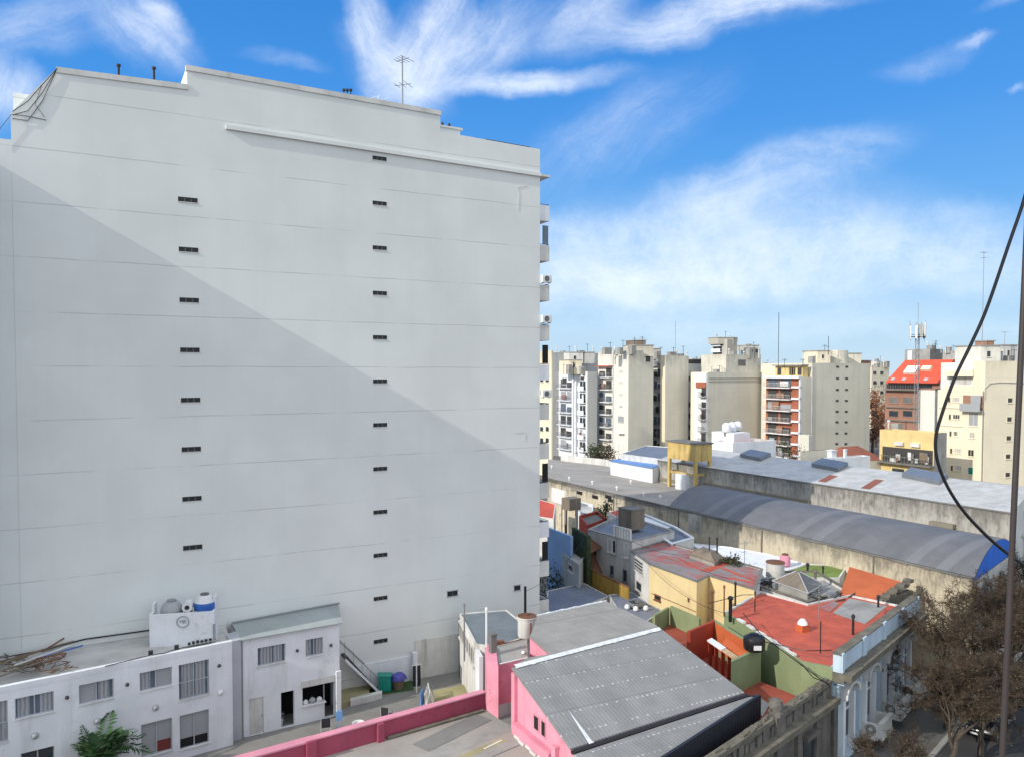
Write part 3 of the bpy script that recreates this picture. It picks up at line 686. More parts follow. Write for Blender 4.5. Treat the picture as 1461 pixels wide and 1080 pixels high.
b = MB(); b.prism([HW.pt(-.2, 0, -.25), HW.pt(HL - .01, 0, -.25), W.pt(P(318, 900)[0], 0, .02), W.pt(0, 0, .02)], .02, HZ - .28); b.build('back_rooms', K['white_dirty'], house)
b = MB(); b.quad(HW.pt(0, HZ - .262, -.24), HW.pt(HL, HZ - .262, -.24), W.pt(P(322, 900)[0], HZ - .2, .03), W.pt(0, HZ - .2, .03)); b.build('roof', K['flat_roof_white'], house)
for (pts, n, rail, pane), r in zip(wins, rects): window(house, HW, r, .22, pane, n, rail)
for k, r in enumerate(rects[5:7]):                                   # dark lower panes, red cushion behind one
    b = MB(); HW.box(b, (r[0] + r[1]) / 2 + .04 if k == 0 else r[0] + .06, r[1] - .06, r[2] + .06, r[2] + (.62 if k == 0 else .5), -.166, -.15); b.build('low_panel', K['brickred_dull' if k == 0 else 'interior'], house)
def wall_lamp(root, WL, x, y, r, mt, nm='wall_lamp'):
    u, z = WL.px(x, y); q = MB(); c = WL.pt(u, z)
    rg = [(r, 0), (r, .04), (r * .8, .1), (r * .3, .14)]
    base = len(q.v); nn = 12; Z = Vector((0, 0, 1))
    for rr, d in rg:
        for j in range(nn):
            an = 2 * math.pi * j / nn; q.v.append(c + WL.n * d + (WL.u * math.cos(an) + Z * math.sin(an)) * rr)
    for k in range(3):
        for j in range(nn):
            q.f.append([k * nn + j, k * nn + (j + 1) % nn, (k + 1) * nn + (j + 1) % nn, (k + 1) * nn + j]); q.mi.append(0)
    q.f.append([3 * nn + j for j in range(nn)]); q.mi.append(0)
    q.build(nm, K[mt], root, smooth=True)
for x, y in ((95.5, 994.5), (181.5, 976), (312.5, 949)): wall_lamp(house, HW, x, y, .09, 'darkmetal')
for x, y in ((50, 1049), (139, 1028), (222, 1009)): wall_lamp(house, HW, x, y, .16, 'plastic_grey')
wall_lamp(house, HW, 315, 987, .15, 'plastic_white')
for x, y in ((331, 1037), (331, 1041)):
    pass
# roof edge pipe and cable
b = MB(); b.tube([W.pt(*P(x, y), .08) for x, y in ((-40, 946), (0, 938), (60, 927), (120, 911), (214, 898))], .045, 6); b.build('roof_cable', K['darkmetal'], house)
b = MB()
for x, y in ((215, 931), (252, 923)): c = G(x, y, HZ + .1); b.box(c, (.22, .2, .22), .4)
b.tube([G(150, 950, HZ + .05), G(215, 934, HZ + .06), G(235, 931, HZ + .05), G(252, 925, HZ + .06), G(300, 917, HZ + .06)], .025, 5); b.build('floodlight', K['darkmetal'], house)
# darker grey corner pier between the two houses
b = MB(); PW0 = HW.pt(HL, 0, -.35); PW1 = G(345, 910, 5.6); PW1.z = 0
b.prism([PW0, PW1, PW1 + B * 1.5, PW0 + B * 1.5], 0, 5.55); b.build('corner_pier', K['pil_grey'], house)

# tank enclosure on the roof with three tanks
e0 = G(213.5, 920, HZ - .1); e1 = G(306, 914, HZ - .1); EW = Wall(e0, e1)
eh = EW.px(213.5, 877)[1] - EW.px(213.5, 920)[1]
enc = thing('tank_enclosure', 'white rendered tank enclosure with a round relief emblem on the white house roof', 'enclosure', EW.pt(EW.L / 2, HZ - .25, -.7))
b = MB(); t = .12; zb, zt_ = HZ - .25, HZ - .1 + eh
EW.box(b, 0, EW.L, zb, zt_, 0, -t); EW.box(b, 0, t, zb, zt_, -t, -1.25); EW.box(b, EW.L - t, EW.L, zb, zt_, -t, -1.25); EW.box(b, t, EW.L - t, zb, zt_ - .35, -1.1, -1.25); EW.box(b, t, EW.L - t, zb, zb + 1.38, -t, -1.1)
EW.box(b, EW.L - t - .01, EW.L + .01, zt_ + .002, zt_ + .62, -.55, -1.25); EW.box(b, 0, t, zt_ + .002, zt_ + .4, -.6, -1.25)
b.build('wall', K['white'], enc)
u, z = EW.px(261, 886.5); b = MB(); Z = Vector((0, 0, 1))
cc = EW.pt(u, z, .02); ring = [cc + (EW.u * math.cos(x) + Z * math.sin(x)) * .3 for x in [i * .2618 for i in range(25)]]; b.tube(ring, .035, 6)
b.tube([cc + EW.u * -.17 + Z * -.02, cc + EW.u * -.12 + Z * .08, cc + EW.u * -.02 + Z * .1, cc + EW.u * .02 + Z * -.08], .022, 5); b.tube([cc + EW.u * -.16 + Z * .0, cc + EW.u * .14 + Z * .0], .022, 5); b.tube([cc + EW.u * .05 + Z * -.1, cc + EW.u * .06 + Z * .1, cc + EW.u * .14 + Z * .1, cc + EW.u * .16 + Z * -.06], .022, 5)
b.build('emblem', K['plastic_grey'], enc)
b = MB()
EW.box(b, EW.L - .06, EW.L + .06, zb, zb + 1.1, .002, .09); b.build('downpipe', K['greymetal'], enc)
def tank(label, c, r, h, m1, m2=None, prof=None):
    t = thing('water_tank', label, 'water tank', c, 'water tanks in the roof enclosure')
    pr = prof or [(r * .92, 0), (r, h * .08), (r, h * .5), (r * .97, h * .62), (r * .62, h * .9), (r * .4, h * .93)]
    b = MB(); b.lathe(c, pr, 28)
    for k in (.25, .42): b.lathe(c, [(r * .99, h * k), (r * 1.03, h * k + .02), (r * 1.03, h * k + .05), (r * .99, h * k + .07)], 28)
    b.build('body', K[m1], t, smooth=True)
    if m2: b = MB(); b.lathe(c, [(r * 1.005, h * .28), (r * 1.035, h * .3), (r * 1.035, h * .56), (r * .99, h * .62)], 28); b.build('blue_band', K[m2], t, smooth=True)
    b = MB(); b.lathe(c + Vector((0, 0, h * .92)), [(r * .42, 0), (r * .44, .03), (r * .42, .08), (r * .1, .12)], 20); b.build('lid', K['greymetal' if not m2 else 'vent_bar'], t, smooth=True)
    return t
zi = zb + 1.38
EU = EW.L
tank('squat grey plastic water tank at the left in the white enclosure', EW.pt(EU * .30, zi, -.68), .56, .98, 'plastic_grey')
tank('white water tank with blue band at the right in the white enclosure', EW.pt(EU * .82, zi, -.68), .54, 1.25, 'plastic_white', 'plastic_blue')
c = EW.pt(EU * .565, zi, -.6)
t = thing('tank_drum', 'small white drum on its side between the two tanks in the enclosure', 'drum', c, 'water tanks in the roof enclosure')
b = MB(); ax = EW.n; cc = c + Vector((0, 0, .62))
b.tube([cc - ax * .3, cc + ax * .35], .27, 20); b.build('body', K['plastic_white'], t, smooth=True)
b = MB(); b.tube([cc + ax * .351, cc + ax * .39], .12, 14); b.build('lid', K['darkmetal'], t, smooth=True)
b = MB(); b.box(c + Vector((0, 0, .18)), (.4, .5, .36), .5); b.build('stand', K['concrete'], t)
b = MB()                                                            # meter row at the foot of the enclosure
for k in range(7):
    p = G(270 + k * 6, 918.5 - k * 1.1, HZ - .05); b.box(p, (.13, .14, .16 + .04 * (k % 3)), .5, m=0)
b.tube([G(268, 921, HZ), G(312, 912, HZ)], .03, 6, 1)
b.build('pipe_manifold', [K['darkmetal'], K['greymetal']], enc)

# scrap heap at the left end of the roof
for i, (x0, y0, x1, y1, r, mt, lb) in enumerate(((-20, 950, 105, 915, .04, 'wood', 'long brown timber at the back of the scrap heap'), (40, 944, 118, 921, .04, 'plastic_blue', 'blue plastic pipe across the scrap heap'), (-30, 958, 70, 925, .05, 'wood', 'weathered plank lying lengthwise on the scrap heap'),
      (20, 950, 100, 921, .035, 'pvc', 'white pipe across the scrap heap'), (-25, 966, 90, 930, .05, 'wood', 'dark plank in the middle of the scrap heap'), (-20, 972, 60, 944, .05, 'moss', 'mossy plank at the front of the scrap heap'), (60, 930, 101, 905, .03, 'rust', 'rusty red bar sticking up from the scrap heap'))):
    b = MB(); p, q_ = G(x0, y0, HZ + .1 + .03 * i), G(x1, y1, HZ + .12 + .03 * i)
    d = (q_ - p); s = d.cross(Z).normalized(); b.obox(p - s * r, d, s * r * 2, Z * .06)
    tag(b.build('plank', K[mt]), lb, 'plank', 'scrap heap on the white house roof')
t = thing('metal_grating', 'rusty slatted metal bed frame lying on the scrap heap', 'grating', G(65, 942, HZ))
p = [G(40, 950, HZ + .2), G(86, 940, HZ + .2), G(95, 931, HZ + .42), G(52, 939, HZ + .42)]
b = MB()
for k in range(4): b.tube([p[k], p[(k + 1) % 4]], .035, 6)
b.build('frame', K['rust'], t)
b = MB()
for k in range(1, 11): f = k / 11; b.tube([p[0].lerp(p[1], f), p[3].lerp(p[2], f)], .018, 5)
b.build('slats', K['rust'], t)
random.seed(5); b = MB()
for k in range(70):
    c = G(random.uniform(-30, 100), random.uniform(936, 960), HZ + .03); a_ = random.uniform(0, 3.1); ln = random.uniform(.3, .9)
    b.box(c + Vector((0, 0, random.uniform(0, .12))), (ln, .05, .03), a_, m=random.randrange(3))
tag(b.build('scrap_litter', [K['wood'], K['moss'], K['rust']]), 'tangle of small scrap wood and rusty offcuts under the planks', 'scrap', kind='stuff')
b = MB(); p0 = G(101, 912, HZ); b.tube([p0, p0 + Vector((.05, 0, 1.1))], .03, 6); b.tube([p0 + Vector((0, 0, .7)), G(78, 918, HZ) + Vector((0, 0, .3))], .03, 6)
tag(b.build('steel_bracket', K['greymetal']), 'upright grey metal bracket standing at the end of the scrap heap', 'bracket')

# annex with the pitched metal roof
AZ = 5.5
a0 = G(345, 912, AZ); a1 = G(484, 888, AZ); AW = Wall(a0, a1); AL = AW.L
annex = thing('white_annex', 'white two storey annex with grey metal roof, curtained windows and open ground floor', 'house', AW.pt(AL / 2, 0, -1))
aw = [AW.rect([(367.3, 924.7), (407.5, 917), (367.8, 951), (407.5, 943)]), AW.rect([(436, 912.7), (461, 908), (436.4, 937), (461, 933)])]
door = AW.rect([(355, 997.5), (376, 993), (356.5, 1040), (376, 1036.7)]); dz = .05
door = (door[0], door[1], .03, door[3])
dk = AW.r2(401, 986, 420, 1029); dk = (dk[0], dk[1], .03, dk[3])
op1 = AW.r2(431.5, 978, 463, 1003); op2 = AW.r2(464, 974, 477, 1024); op2 = (op1[1], op2[1], .03, op1[3])
b = MB(); AW.holes(b, 0, AL, 0, AZ, [*aw, door, dk, op1, op2], .24)
b.quad(AW.pt(AL, 0), AW.pt(AL, AZ), AW.pt(AL, AZ, -2.6), AW.pt(AL, 0, -2.6)); b.quad(AW.pt(0, 0), AW.pt(0, AZ), AW.pt(0, AZ, -2.6), AW.pt(0, 0, -2.6))
b.build('front_wall', K['white'], annex)
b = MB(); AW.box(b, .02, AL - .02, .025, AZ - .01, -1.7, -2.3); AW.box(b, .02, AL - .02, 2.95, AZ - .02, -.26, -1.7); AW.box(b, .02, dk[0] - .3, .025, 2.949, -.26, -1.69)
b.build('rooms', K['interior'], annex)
for r in aw: window(annex, AW, r, .22, ['curtain'], 2)
b = MB(); AW.box(b, door[0] + .01, door[1] - .01, door[2], door[3] - .01, -.1, -.06); d_ = b.build('door', K['white_dirty'], annex)
b = MB(); AW.box(b, door[1] - .12, door[1] - .05, 1.0, 1.06, -.06, 0); b.build('handle', K['greymetal'], d_)
for x, y in ((424, 927.6), (472, 920)): wall_lamp(annex, AW, x, y, .09, 'darkmetal')
b = MB(); u0 = AW.px(430, 972)[0]; AW.box(b, u0, AL + .06, op1[3] + .04, op1[3] + .42, 0, .1); b.build('beam', K['white_dirty'], annex)
b = MB(); AW.box(b, op1[0] - .05, op1[1] + .05, op1[2] - .05, op1[2] + .02, -.3, .14); b.build('counter', K['white'], annex)
b = MB(); rz0 = AW.pt(-.12, AZ + .05, .22); rz1 = AW.pt(AL + .12, AZ + .05, .22)
tp0 = W.pt(*P(330, 888), .05); tp1 = W.pt(*P(482, 860), .05)
b.quad(rz0, rz1, tp1, tp0); b.quad(rz0 - Z * .06, rz1 - Z * .06, tp1 - Z * .06, tp0 - Z * .06); b.quad(rz0, rz1, rz1 - Z * .06, rz0 - Z * .06); b.quad(rz1, tp1, tp1 - Z * .06, rz1 - Z * .06); b.build('roof', K['annex_roof'], annex)
b = MB(); b.quad(AW.pt(AL - .003, AZ - .01), AW.pt(AL - .003, AZ - .01, -2.4), tp1 - Z * .1 - W.u * .12, rz1 - Z * .08 - AW.u * .12); b.build('gable', K['white'], annex)
b = MB(); b.obox(tp0 + Z * .02 + W.n * .3, tp1 - tp0, W.n * .02, Z * .0 + Z * .12); b.build('ridge_flashing', K['greymetal'], annex)
b = MB(); b.tube([AW.pt(-.02, 0, .06), AW.pt(-.02, AZ, .06)], .05, 8); b.build('downpipe', K['greymetal'], annex)
b = MB(); AW.box(b, AL - .3, AL - .02, .02, 2.75, .16, .32); b.build('column', K['white'], annex)
# things on the counter and by the doorway
for i, (uu, r, mt, lb) in enumerate(((.2, .16, 'fabric_white', 'crumpled white bag on the left of the annex counter'), (.6, .2, 'plastic_grey', 'grey bag in the middle of the annex counter'), (1.0, .17, 'fabric_white', 'white bag at the right end of the annex counter'))):
    b = MB(); c = AW.pt(op1[0] + uu, op1[2] + .025, -.08); random.seed(i)
    b.lathe(c, [(r * .8, 0), (r, r * .5), (r * .9, r), (r * .5, r * 1.3), (r * .25, r * 1.5)], 9)
    for k in range(len(b.v)): b.v[k] = b.v[k] + Vector((random.uniform(-.03, .03), random.uniform(-.03, .03), random.uniform(0, .03)))
    tag(b.build('bag', K[mt], smooth=True), lb, 'bag', 'bags on the annex counter')
c = G(400, 1034, .02); t = thing('potted_plant', 'small white potted plant beside the dark annex doorway', 'plant', c)
b = MB(); b.lathe(c, [(.13, 0), (.18, .3), (.2, .32), (.18, .34)], 14); b.build('pot', K['plastic_white'], t, smooth=True)
b = MB(); random.seed(3)
for k in range(60):
    a_ = random.uniform(0, 6.28); q_ = c + Vector((math.cos(a_) * random.uniform(.02, .22), math.sin(a_) * random.uniform(.02, .22), random.uniform(.35, .75))); d = Vector((random.uniform(-1, 1), random.uniform(-1, 1), random.uniform(-.3, 1))).normalized() * .09; s = d.orthogonal().normalized() * .035
    b.quad(q_ - s, q_ + d * .5 + s * .2, q_ + d, q_ - d * .2 + s)
b.build('leaves', K['plastic_grey'], t)

# outside stair along the tower wall
st_ = thing('outdoor_stair', 'narrow stair with white stringer and dark handrail against the tower wall', 'stair', W.pt(P(510, 960)[0], 0, .6))
uT, uB = P(486, 960)[0], P(533, 960)[0]; zT = 2.7; ns = 13
b = MB()
for k in range(ns):
    f0 = k / ns; W.box(b, uT + (uB - uT) * f0, uT + (uB - uT) * (f0 + 1 / ns) + .03, zT * (1 - f0) - .2, zT * (1 - f0) - .02 - zT / ns * .2, .12, 1.0)
b.build('treads', K['darkmetal'], st_)
b = MB(); b.obox(W.pt(uT, zT - .28, 1.0), W.pt(uB, -.02, 1.0) - W.pt(uT, zT - .28, 1.0), W.n * .08, (0, 0, .22)); b.build('stringer', K['white'], st_)
b = MB(); b.tube([W.pt(uT - .3, zT + .95, .95), W.pt(uB, .95, .95)], .025, 6)
b.tube([W.pt(uT - .3, zT + 1.0, .05), W.pt(uB + .1, .9, .05)], .02, 6)
for k in range(5): f = k / 4; b.tube([W.pt(uT + (uB - uT) * f, zT * (1 - f) - .1, .95), W.pt(uT + (uB - uT) * f, zT * (1 - f) + .9, .95)], .016, 5)
b.build('handrail', K['greymetal'], st_)
# plinths and low walls at the wall foot
b = MB(); W.box(b, P(505, 950)[0], P(589, 950)[0], .02, P(588, 934)[1], .005, .1); W.box(b, P(586, 950)[0], P(590, 950)[0] + .1, .02, P(588, 928)[1], .105, .5)
tag(b.build('plinth_wall', K['white']), 'low white plinth wall at the tower foot behind the bins', 'wall')
b = MB(); W.box(b, P(592, 950)[0], 43.9, .02, P(640, 905)[1], .005, .09); tag(b.build('render_band', K['white_dirty']), 'beige rendered band at the foot of the tower wall beside the grey shed', 'wall')
b = MB(); q4 = [G(485, 972, .3), G(527, 975, .3), G(527, 992, .3), G(485, 1003, .3)]; b.prism([Vector((v.x, v.y)) for v in q4], .02, .3, 0); b.prism([Vector((v.x, v.y)) for v in (G(500, 997, .3), G(545, 986, .3), G(545, 990, .3), G(500, 1001, .3))], .02, .38, 1)
tag(b.build('mossy_plinth', [K['ochrepave'], K['white_dirty']]), 'low mossy yellowish plinth below the outside stair', 'plinth')
b = MB(); q4 = [G(618, 984, .25), G(664, 976, .25), G(672, 1000, .25), G(622, 1010, .25)]; b.prism([Vector((v.x, v.y)) for v in q4], .02, .25); tag(b.build('mossy_plinth', K['ochrepave']), 'mossy yellowish plinth in the corner behind the pink wall', 'plinth')
b = MB(); q4 = [G(500, 975, .03), G(590, 962, .03), G(590, 984, .03), G(548, 990, .03), G(530, 994, .03)]; b.quad(*q4); struct(b.build('turf_mat', K['turf']))
# bins and basket
c = G(549, 984, .03); t = thing('storage_bin', 'teal green plastic bin on the green mat by the wall', 'bin', c)
b = MB(); b.prism([c + Vector(v) for v in ((-.42, -.3, 0), (.42, -.3, 0), (.42, .3, 0), (-.42, .3, 0))], .03, .95); b.build('body', K['plastic_green'], t, bevel=.05)
b = MB(); b.box(c + Vector((0, 0, .98)), (.92, .68, .1)); b.build('lid', K['plastic_green'], t, bevel=.03)
c = G(568, 981, .03); t = thing('laundry_basket', 'brown wicker basket heaped with violet blue cloth beside the green bin', 'basket', c)
b = MB(); b.lathe(c, [(.32, 0), (.4, .5), (.43, .62), (.4, .64)], 20); b.build('basket', K['wood'], t, smooth=True)
b = MB(); random.seed(2); b.lathe(c + Vector((0, 0, .6)), [(.5, 0), (.52, .12), (.4, .25), (.2, .36), (.05, .4)], 14)
for k in range(len(b.v)): b.v[k] += Vector((random.uniform(-.09, .09), random.uniform(-.09, .09), random.uniform(-.05, .07)))
b.build('cloth', K['plastic_purple'], t, smooth=True)
# drying racks with washing
def rack(label, c, rz):
    t = thing('drying_rack', label, 'drying rack', c, 'drying racks in the yard')
    ux = Vector((math.cos(rz), math.sin(rz), 0)); uy = Vector((-math.sin(rz), math.cos(rz), 0)); b = MB()
    for s in (-.8, .8):
        b.tube([c + ux * s - uy * .35, c + ux * s + Z * 1.15, c + ux * s + uy * .35], .025, 6)
    b.tube([c - ux * .8 + Z * 1.15, c + ux * .8 + Z * 1.15], .025, 6); b.build('frame', K['pvc'], t)
    b = MB()
    for k in range(6): b.tube([c - ux * .8 + uy * (.1 * k - .25) + Z * 1.05, c + ux * .8 + uy * (.1 * k - .25) + Z * 1.05], .008, 4)
    b.build('lines', K['greymetal'], t)
rack('white tubular drying rack with arched legs behind the pink wall', G(612, 1008, .02), R(100))
def cloth(name, label, top0, top1, drop, mt, cat):
    b = MB(); n = 10; rows = 8; d = top1 - top0; s = d.cross(Z).normalized()
    for i in range(rows + 1):
        for j in range(n + 1):
            b.v.append(top0 + d * (j / n) - Z * drop * (i / rows) + s * (.05 * math.sin(j * 1.9 + i * .3) * (i / rows + .2)))
    for i in range(rows):
        for j in range(n):
            k = i * (n + 1) + j; b.f.append([k, k + 1, k + n + 2, k + n + 1]); b.mi.append(0)
    o = b.build(name, K[mt], smooth=True); m = o.modifiers.new('thick', 'SOLIDIFY'); m.thickness = .02
    return tag(o, label, cat)
cr = G(612, 1008, .02)
cloth('towel', 'blue and white towel hanging on the yard drying rack', cr + Vector((-.45, -.7, 1.15)), cr + Vector((-.35, .1, 1.17)), 1.0, 'towel', 'towel')
cloth('towel', 'white sheet hanging beside the blue towel in the yard', cr + Vector((-.12, -.7, 1.14)), cr + Vector((-.1, .45, 1.15)), .95, 'fabric_white', 'sheet')
c = G(591, 990, .02)
cloth('coat', 'dark coat hanging on the wall hook left of the drying rack', c + Vector((-.1, .1, 1.75)), c + Vector((.35, .35, 1.7)), 1.3, 'fabric_dark', 'coat')
b = MB(); b.tube([c + Vector((.12, .22, 0)), c + Vector((.12, .22, 1.9))], .04, 8); b.tube([c + Vector((-.2, .05, 1.78)), c + Vector((.45, .4, 1.78))], .02, 6); tag(b.build('coat_post', K['pvc']), 'white post carrying the dark coat in the yard', 'post')
def chair(label, c, rz):
    t = thing('yard_chair', label, 'chair', c, 'black seated chairs in the yard')
    ux = Vector((math.cos(rz), math.sin(rz), 0)); uy = Vector((-math.sin(rz), math.cos(rz), 0))
    b = MB(); b.obox(c - ux * .25 - uy * .22 + Z * .43, ux * .5, uy * .46, Z * .07); b.build('seat', K['fabric_dark'], t, bevel=.02)
    b = MB(); b.obox(c - ux * .25 + uy * .2 + Z * .55, ux * .5, uy * .06, Z * .4); b.build('backrest', K['fabric_dark'], t, bevel=.02)
    for sx in (-.26, .26):
        for sy in (-.22, .24):
            b = MB(); b.tube([c + ux * sx + uy * sy * 1.1, c + ux * sx + uy * sy + Z * (.45 if sy < 0 else .95)], .018, 6); b.build('leg', K['alu'], t)
        b = MB(); b.tube([c + ux * sx - uy * .22 + Z * .45, c + ux * sx - uy * .2 + Z * .66, c + ux * sx + uy * .24 + Z * .68], .018, 6); b.build('armrest', K['alu'], t)
chair('black seated metal chair in the yard below the annex column', G(465, 1046, .02), R(195)); chair('black seated metal chair in the yard close behind the pink wall', G(552, 1030, .02), R(160))
c = G(480, 1040, .02); b = MB(); b.tube([c, c + Vector((.1, .1, 1.1))], .02, 6); b.tube([c + Vector((.3, .1, 0)), c + Vector((.12, .1, 1.1))], .02, 6); b.box(c + Vector((.15, .08, .75)), (.35, .08, .5), .3)
tag(b.build('folded_stroller', K['towel']), 'folded blue stroller leaning by the annex column', 'stroller')
b = MB(); c = G(511, 1038, .02); b.lathe(c, [(.28, 0), (.34, .3), (.36, .32), (.3, .3), (.25, .06)], 18); tag(b.build('wash_tub', K['plastic_white'], smooth=True), 'white wash tub on the ground behind the pink wall', 'tub')

# tree and shrub in front of the white house
def frond_tree(name, label, base, h, r, nf, seed):
    random.seed(seed); t = thing(name, label, 'tree', base); top = base + Z * h
    b = MB(); b.tube([base, base + Vector((.08, .05, h * .45)), base + Vector((0, 0, h * .8))], [.11, .08, .05], 8)
    lf = MB()
    for k in range(nf):
        a_ = random.uniform(0, 6.283); el = random.uniform(-.15, 1.25); d = Vector((math.cos(a_) * math.cos(el), math.sin(a_) * math.cos(el), math.sin(el)))
        o = base + Z * h * random.uniform(.5, .8) + Vector((random.uniform(-.25, .25), random.uniform(-.25, .25), 0)) * r
        L = r * random.uniform(.65, 1.15); pts = [o + d * L * f - Z * (f * f) * L * random.uniform(.1, .3) for f in (0, .25, .5, .75, 1)]
        if k % 3 == 0: b.tube(pts, [.025, .018, .012, .008, .004], 4)
        s = d.cross(Z).normalized() if abs(d.z) < .98 else Vector((1, 0, 0))
        for i in range(20):
            f = (i + 1) / 21; q_ = pts[int(f * 4)].lerp(pts[min(4, int(f * 4) + 1)], f * 4 - int(f * 4)); ll = L * .26 * math.sin(math.pi * (f * .8 + .15)) * random.uniform(.7, 1.2)
            for sg in (-1, 1):
                e = q_ + s * sg * ll + d * ll * .45 - Z * ll * random.uniform(0, .35); wv = d * .02 * r
                lf.quad(q_ - wv, (q_ + e) / 2 - wv * 1.5 + Z * .02, e, (q_ + e) / 2 + wv * 1.5)
    b.build('trunk', K['bark'], t); lf.build('crown', K['leafgreen'], t)
bt = D(146, 1080, 37.2)
frond_tree('feathery_tree', 'dark green feathery leaved tree in front of the white house', Vector((bt.x, bt.y, 0.02)), 2.85, 1.85, 46, 4)
bt = D(14, 1080, 35.2); frond_tree('feathery_tree', 'top of a small green shrub at the left in front of the white house', Vector((bt.x, bt.y, 0.02)), 2.2, .95, 40, 9)
# ------------------------------------------------------------------ helpers for houses
def Gs(pts, z): return [G(x, y, z) for x, y in pts]
def ccw(poly):
    a = sum(poly[i][0] * poly[(i + 1) % len(poly)][1] - poly[(i + 1) % len(poly)][0] * poly[i][1] for i in range(len(poly)))
    return a > 0
def inset(poly, t):
    n = len(poly); out = []; s = 1 if ccw(poly) else -1
    for i in range(n):
        p0, p1, p2 = (Vector((poly[k % n][0], poly[k % n][1])) for k in (i - 1, i, i + 1))
        d1, d2 = (p1 - p0).normalized(), (p2 - p1).normalized()
        n1, n2 = Vector((-d1.y, d1.x)) * s, Vector((-d2.y, d2.x)) * s
        b = n1 + n2; k = b.dot(n1)
        out.append(p1 + b * (t / max(.35, k)))
    return out
def block(root, poly, z0, z1, wm, rm, par=.3, t=.16, inner=None, wname='wall', rname='roof', cap=None):
    """outer walls with a parapet ring and a roof sheet inside it; wm may list one material per edge"""
    poly = [Vector((p[0], p[1])) for p in poly]; n = len(poly)
    ins = inset(poly, t); zt_ = z1 + par
    wl = wm if isinstance(wm, list) else [wm] * n
    names = []
    for k in wl + [inner or wl[0]]:
        if k not in names: names.append(k)
    b = MB(); q = lambda p, z: Vector((p[0], p[1], z))
    for i in range(n):
        j = (i + 1) % n
        b.quad(q(poly[i], z0), q(poly[j], z0), q(poly[j], zt_), q(poly[i], zt_), m=names.index(wl[i]))
        b.quad(q(poly[i], zt_), q(poly[j], zt_), q(ins[j], zt_), q(ins[i], zt_), m=names.index(wl[i]))
        b.quad(q(ins[i], zt_), q(ins[j], zt_), q(ins[j], z1 - .02), q(ins[i], z1 - .02), m=names.index(inner or wl[i]))
    wo_ = b.build(wname, [K[k] for k in names], root)
    b = MB(); b.quad(*[q(p, z1) for p in ins]); ro = b.build(rname, K[rm], root)
    if cap:
        o_, i_ = inset(poly, -.05), inset(poly, t + .04); b = MB()
        for i in range(n):
            j = (i + 1) % n
            for a_, c_, za, zb_ in ((o_[i], o_[j], zt_ + .003, zt_ + .07), (i_[i], i_[j], zt_ + .003, zt_ + .07)): b.quad(q(a_, za), q(c_, za), q(c_, zb_), q(a_, zb_))
            b.quad(q(o_[i], zt_ + .07), q(o_[j], zt_ + .07), q(i_[j], zt_ + .07), q(i_[i], zt_ + .07)); b.quad(q(o_[i], zt_ + .003), q(o_[j], zt_ + .003), q(i_[j], zt_ + .003), q(i_[i], zt_ + .003))
        b.build('coping', K[cap], root)
    return ro
def cen(poly, z=0): return Vector((sum(p[0] for p in poly) / len(poly), sum(p[1] for p in poly) / len(poly), z))
def hs(name, label, poly, cat='house', group=None): return thing(name, label, cat, cen(poly), group)
def fwin(root, WL, q, pane='glass', frame='alu', out=.05, name='window', bars=1, sill=True):
    """a window set just proud of a wall: frame ring, pane, sill in one part with its pane as a sub-part"""
    u0, u1, z0, z1 = q; f = min(.07, (u1 - u0) * .14); b = MB()
    WL.box(b, u0, u0 + f, z0, z1, -.05, out); WL.box(b, u1 - f, u1, z0, z1, -.05, out); WL.box(b, u0 + f, u1 - f, z0, z0 + f, -.05, out); WL.box(b, u0 + f, u1 - f, z1 - f, z1, -.05, out)
    for k in range(bars): u = u0 + (u1 - u0) * (k + 1) / (bars + 1); WL.box(b, u - f * .4, u + f * .4, z0 + f, z1 - f, -.05, out - .005)
    if sill: WL.box(b, u0 - .06, u1 + .06, z0 - .08, z0 - .002, -.05, out + .06)
    o = b.build(name, K[frame], root)
    b = MB(); WL.box(b, u0 + f * .6, u1 - f * .6, z0 + f * .6, z1 - f * .6, -.04, .018); b.build('pane', K[pane], o); return o

# ------------------------------------------------------------------ pink wall and low flat roof in front
LZ = 4.4
pa, pb = G(330, 1088, 5.2), G(693, 988, 5.2); pdv = (pb - pa).normalized()
RC, RD, RE, RF = G(734, 951, 7.2), G(818, 1066, 5.7), G(941, 897, 7.2), G(1060, 988, 5.7)
Q1 = G(1080, 991, 5.6)
ldir = Vector((RD.x - RC.x, RD.y - RC.y, 0)).normalized()
den = ldir.x * C.y - ldir.y * C.x; tq = ((Q1.x - RC.x) * C.y - (Q1.y - RC.y) * C.x) / den; QX = Vector((RC.x, RC.y, 0)) + ldir * tq
pl0 = pa - pdv * 9
lowp = [pl0, pb, RC, QX, QX + Vector((-14, -6, 0))]
low = hs('low_building', 'low building with a flat grey patched roof in front of the pink boundary wall', lowp)
b = MB(); b.prism([Vector((p[0], p[1])) for p in lowp], 0, LZ, 0, 1); b.build('body', [K['pink_dark'], K['membrane']], low)
b = MB()
o0 = G(600, 1098, LZ); 
for i, (x0, y0, x1, y1, wd, mt) in enumerate(((560, 1100, 728, 1034, .42, 'concrete'), (628, 1098, 722, 1056, .34, 'ochrepave'), (600, 1066, 690, 1022, .5, 'concrete_dark2'), (690, 1068, 716, 1055, .05, 'white_dirty'), (660, 1090, 735, 1058, .3, 'concrete'))):
    zz = LZ + .006 + .005 * i; p, q_ = G(x0, y0, zz), G(x1, y1, zz); s = (q_ - p).cross(Z).normalized() * wd
    b = MB(); b.quad(p - s, q_ - s, q_ + s, p + s); b.build('roof_patch', K[mt], low)
b = MB(); p, q_ = RC + ldir * .6, QX; s = ldir.cross(Z) * .35; s = s if s.x < 0 else -s
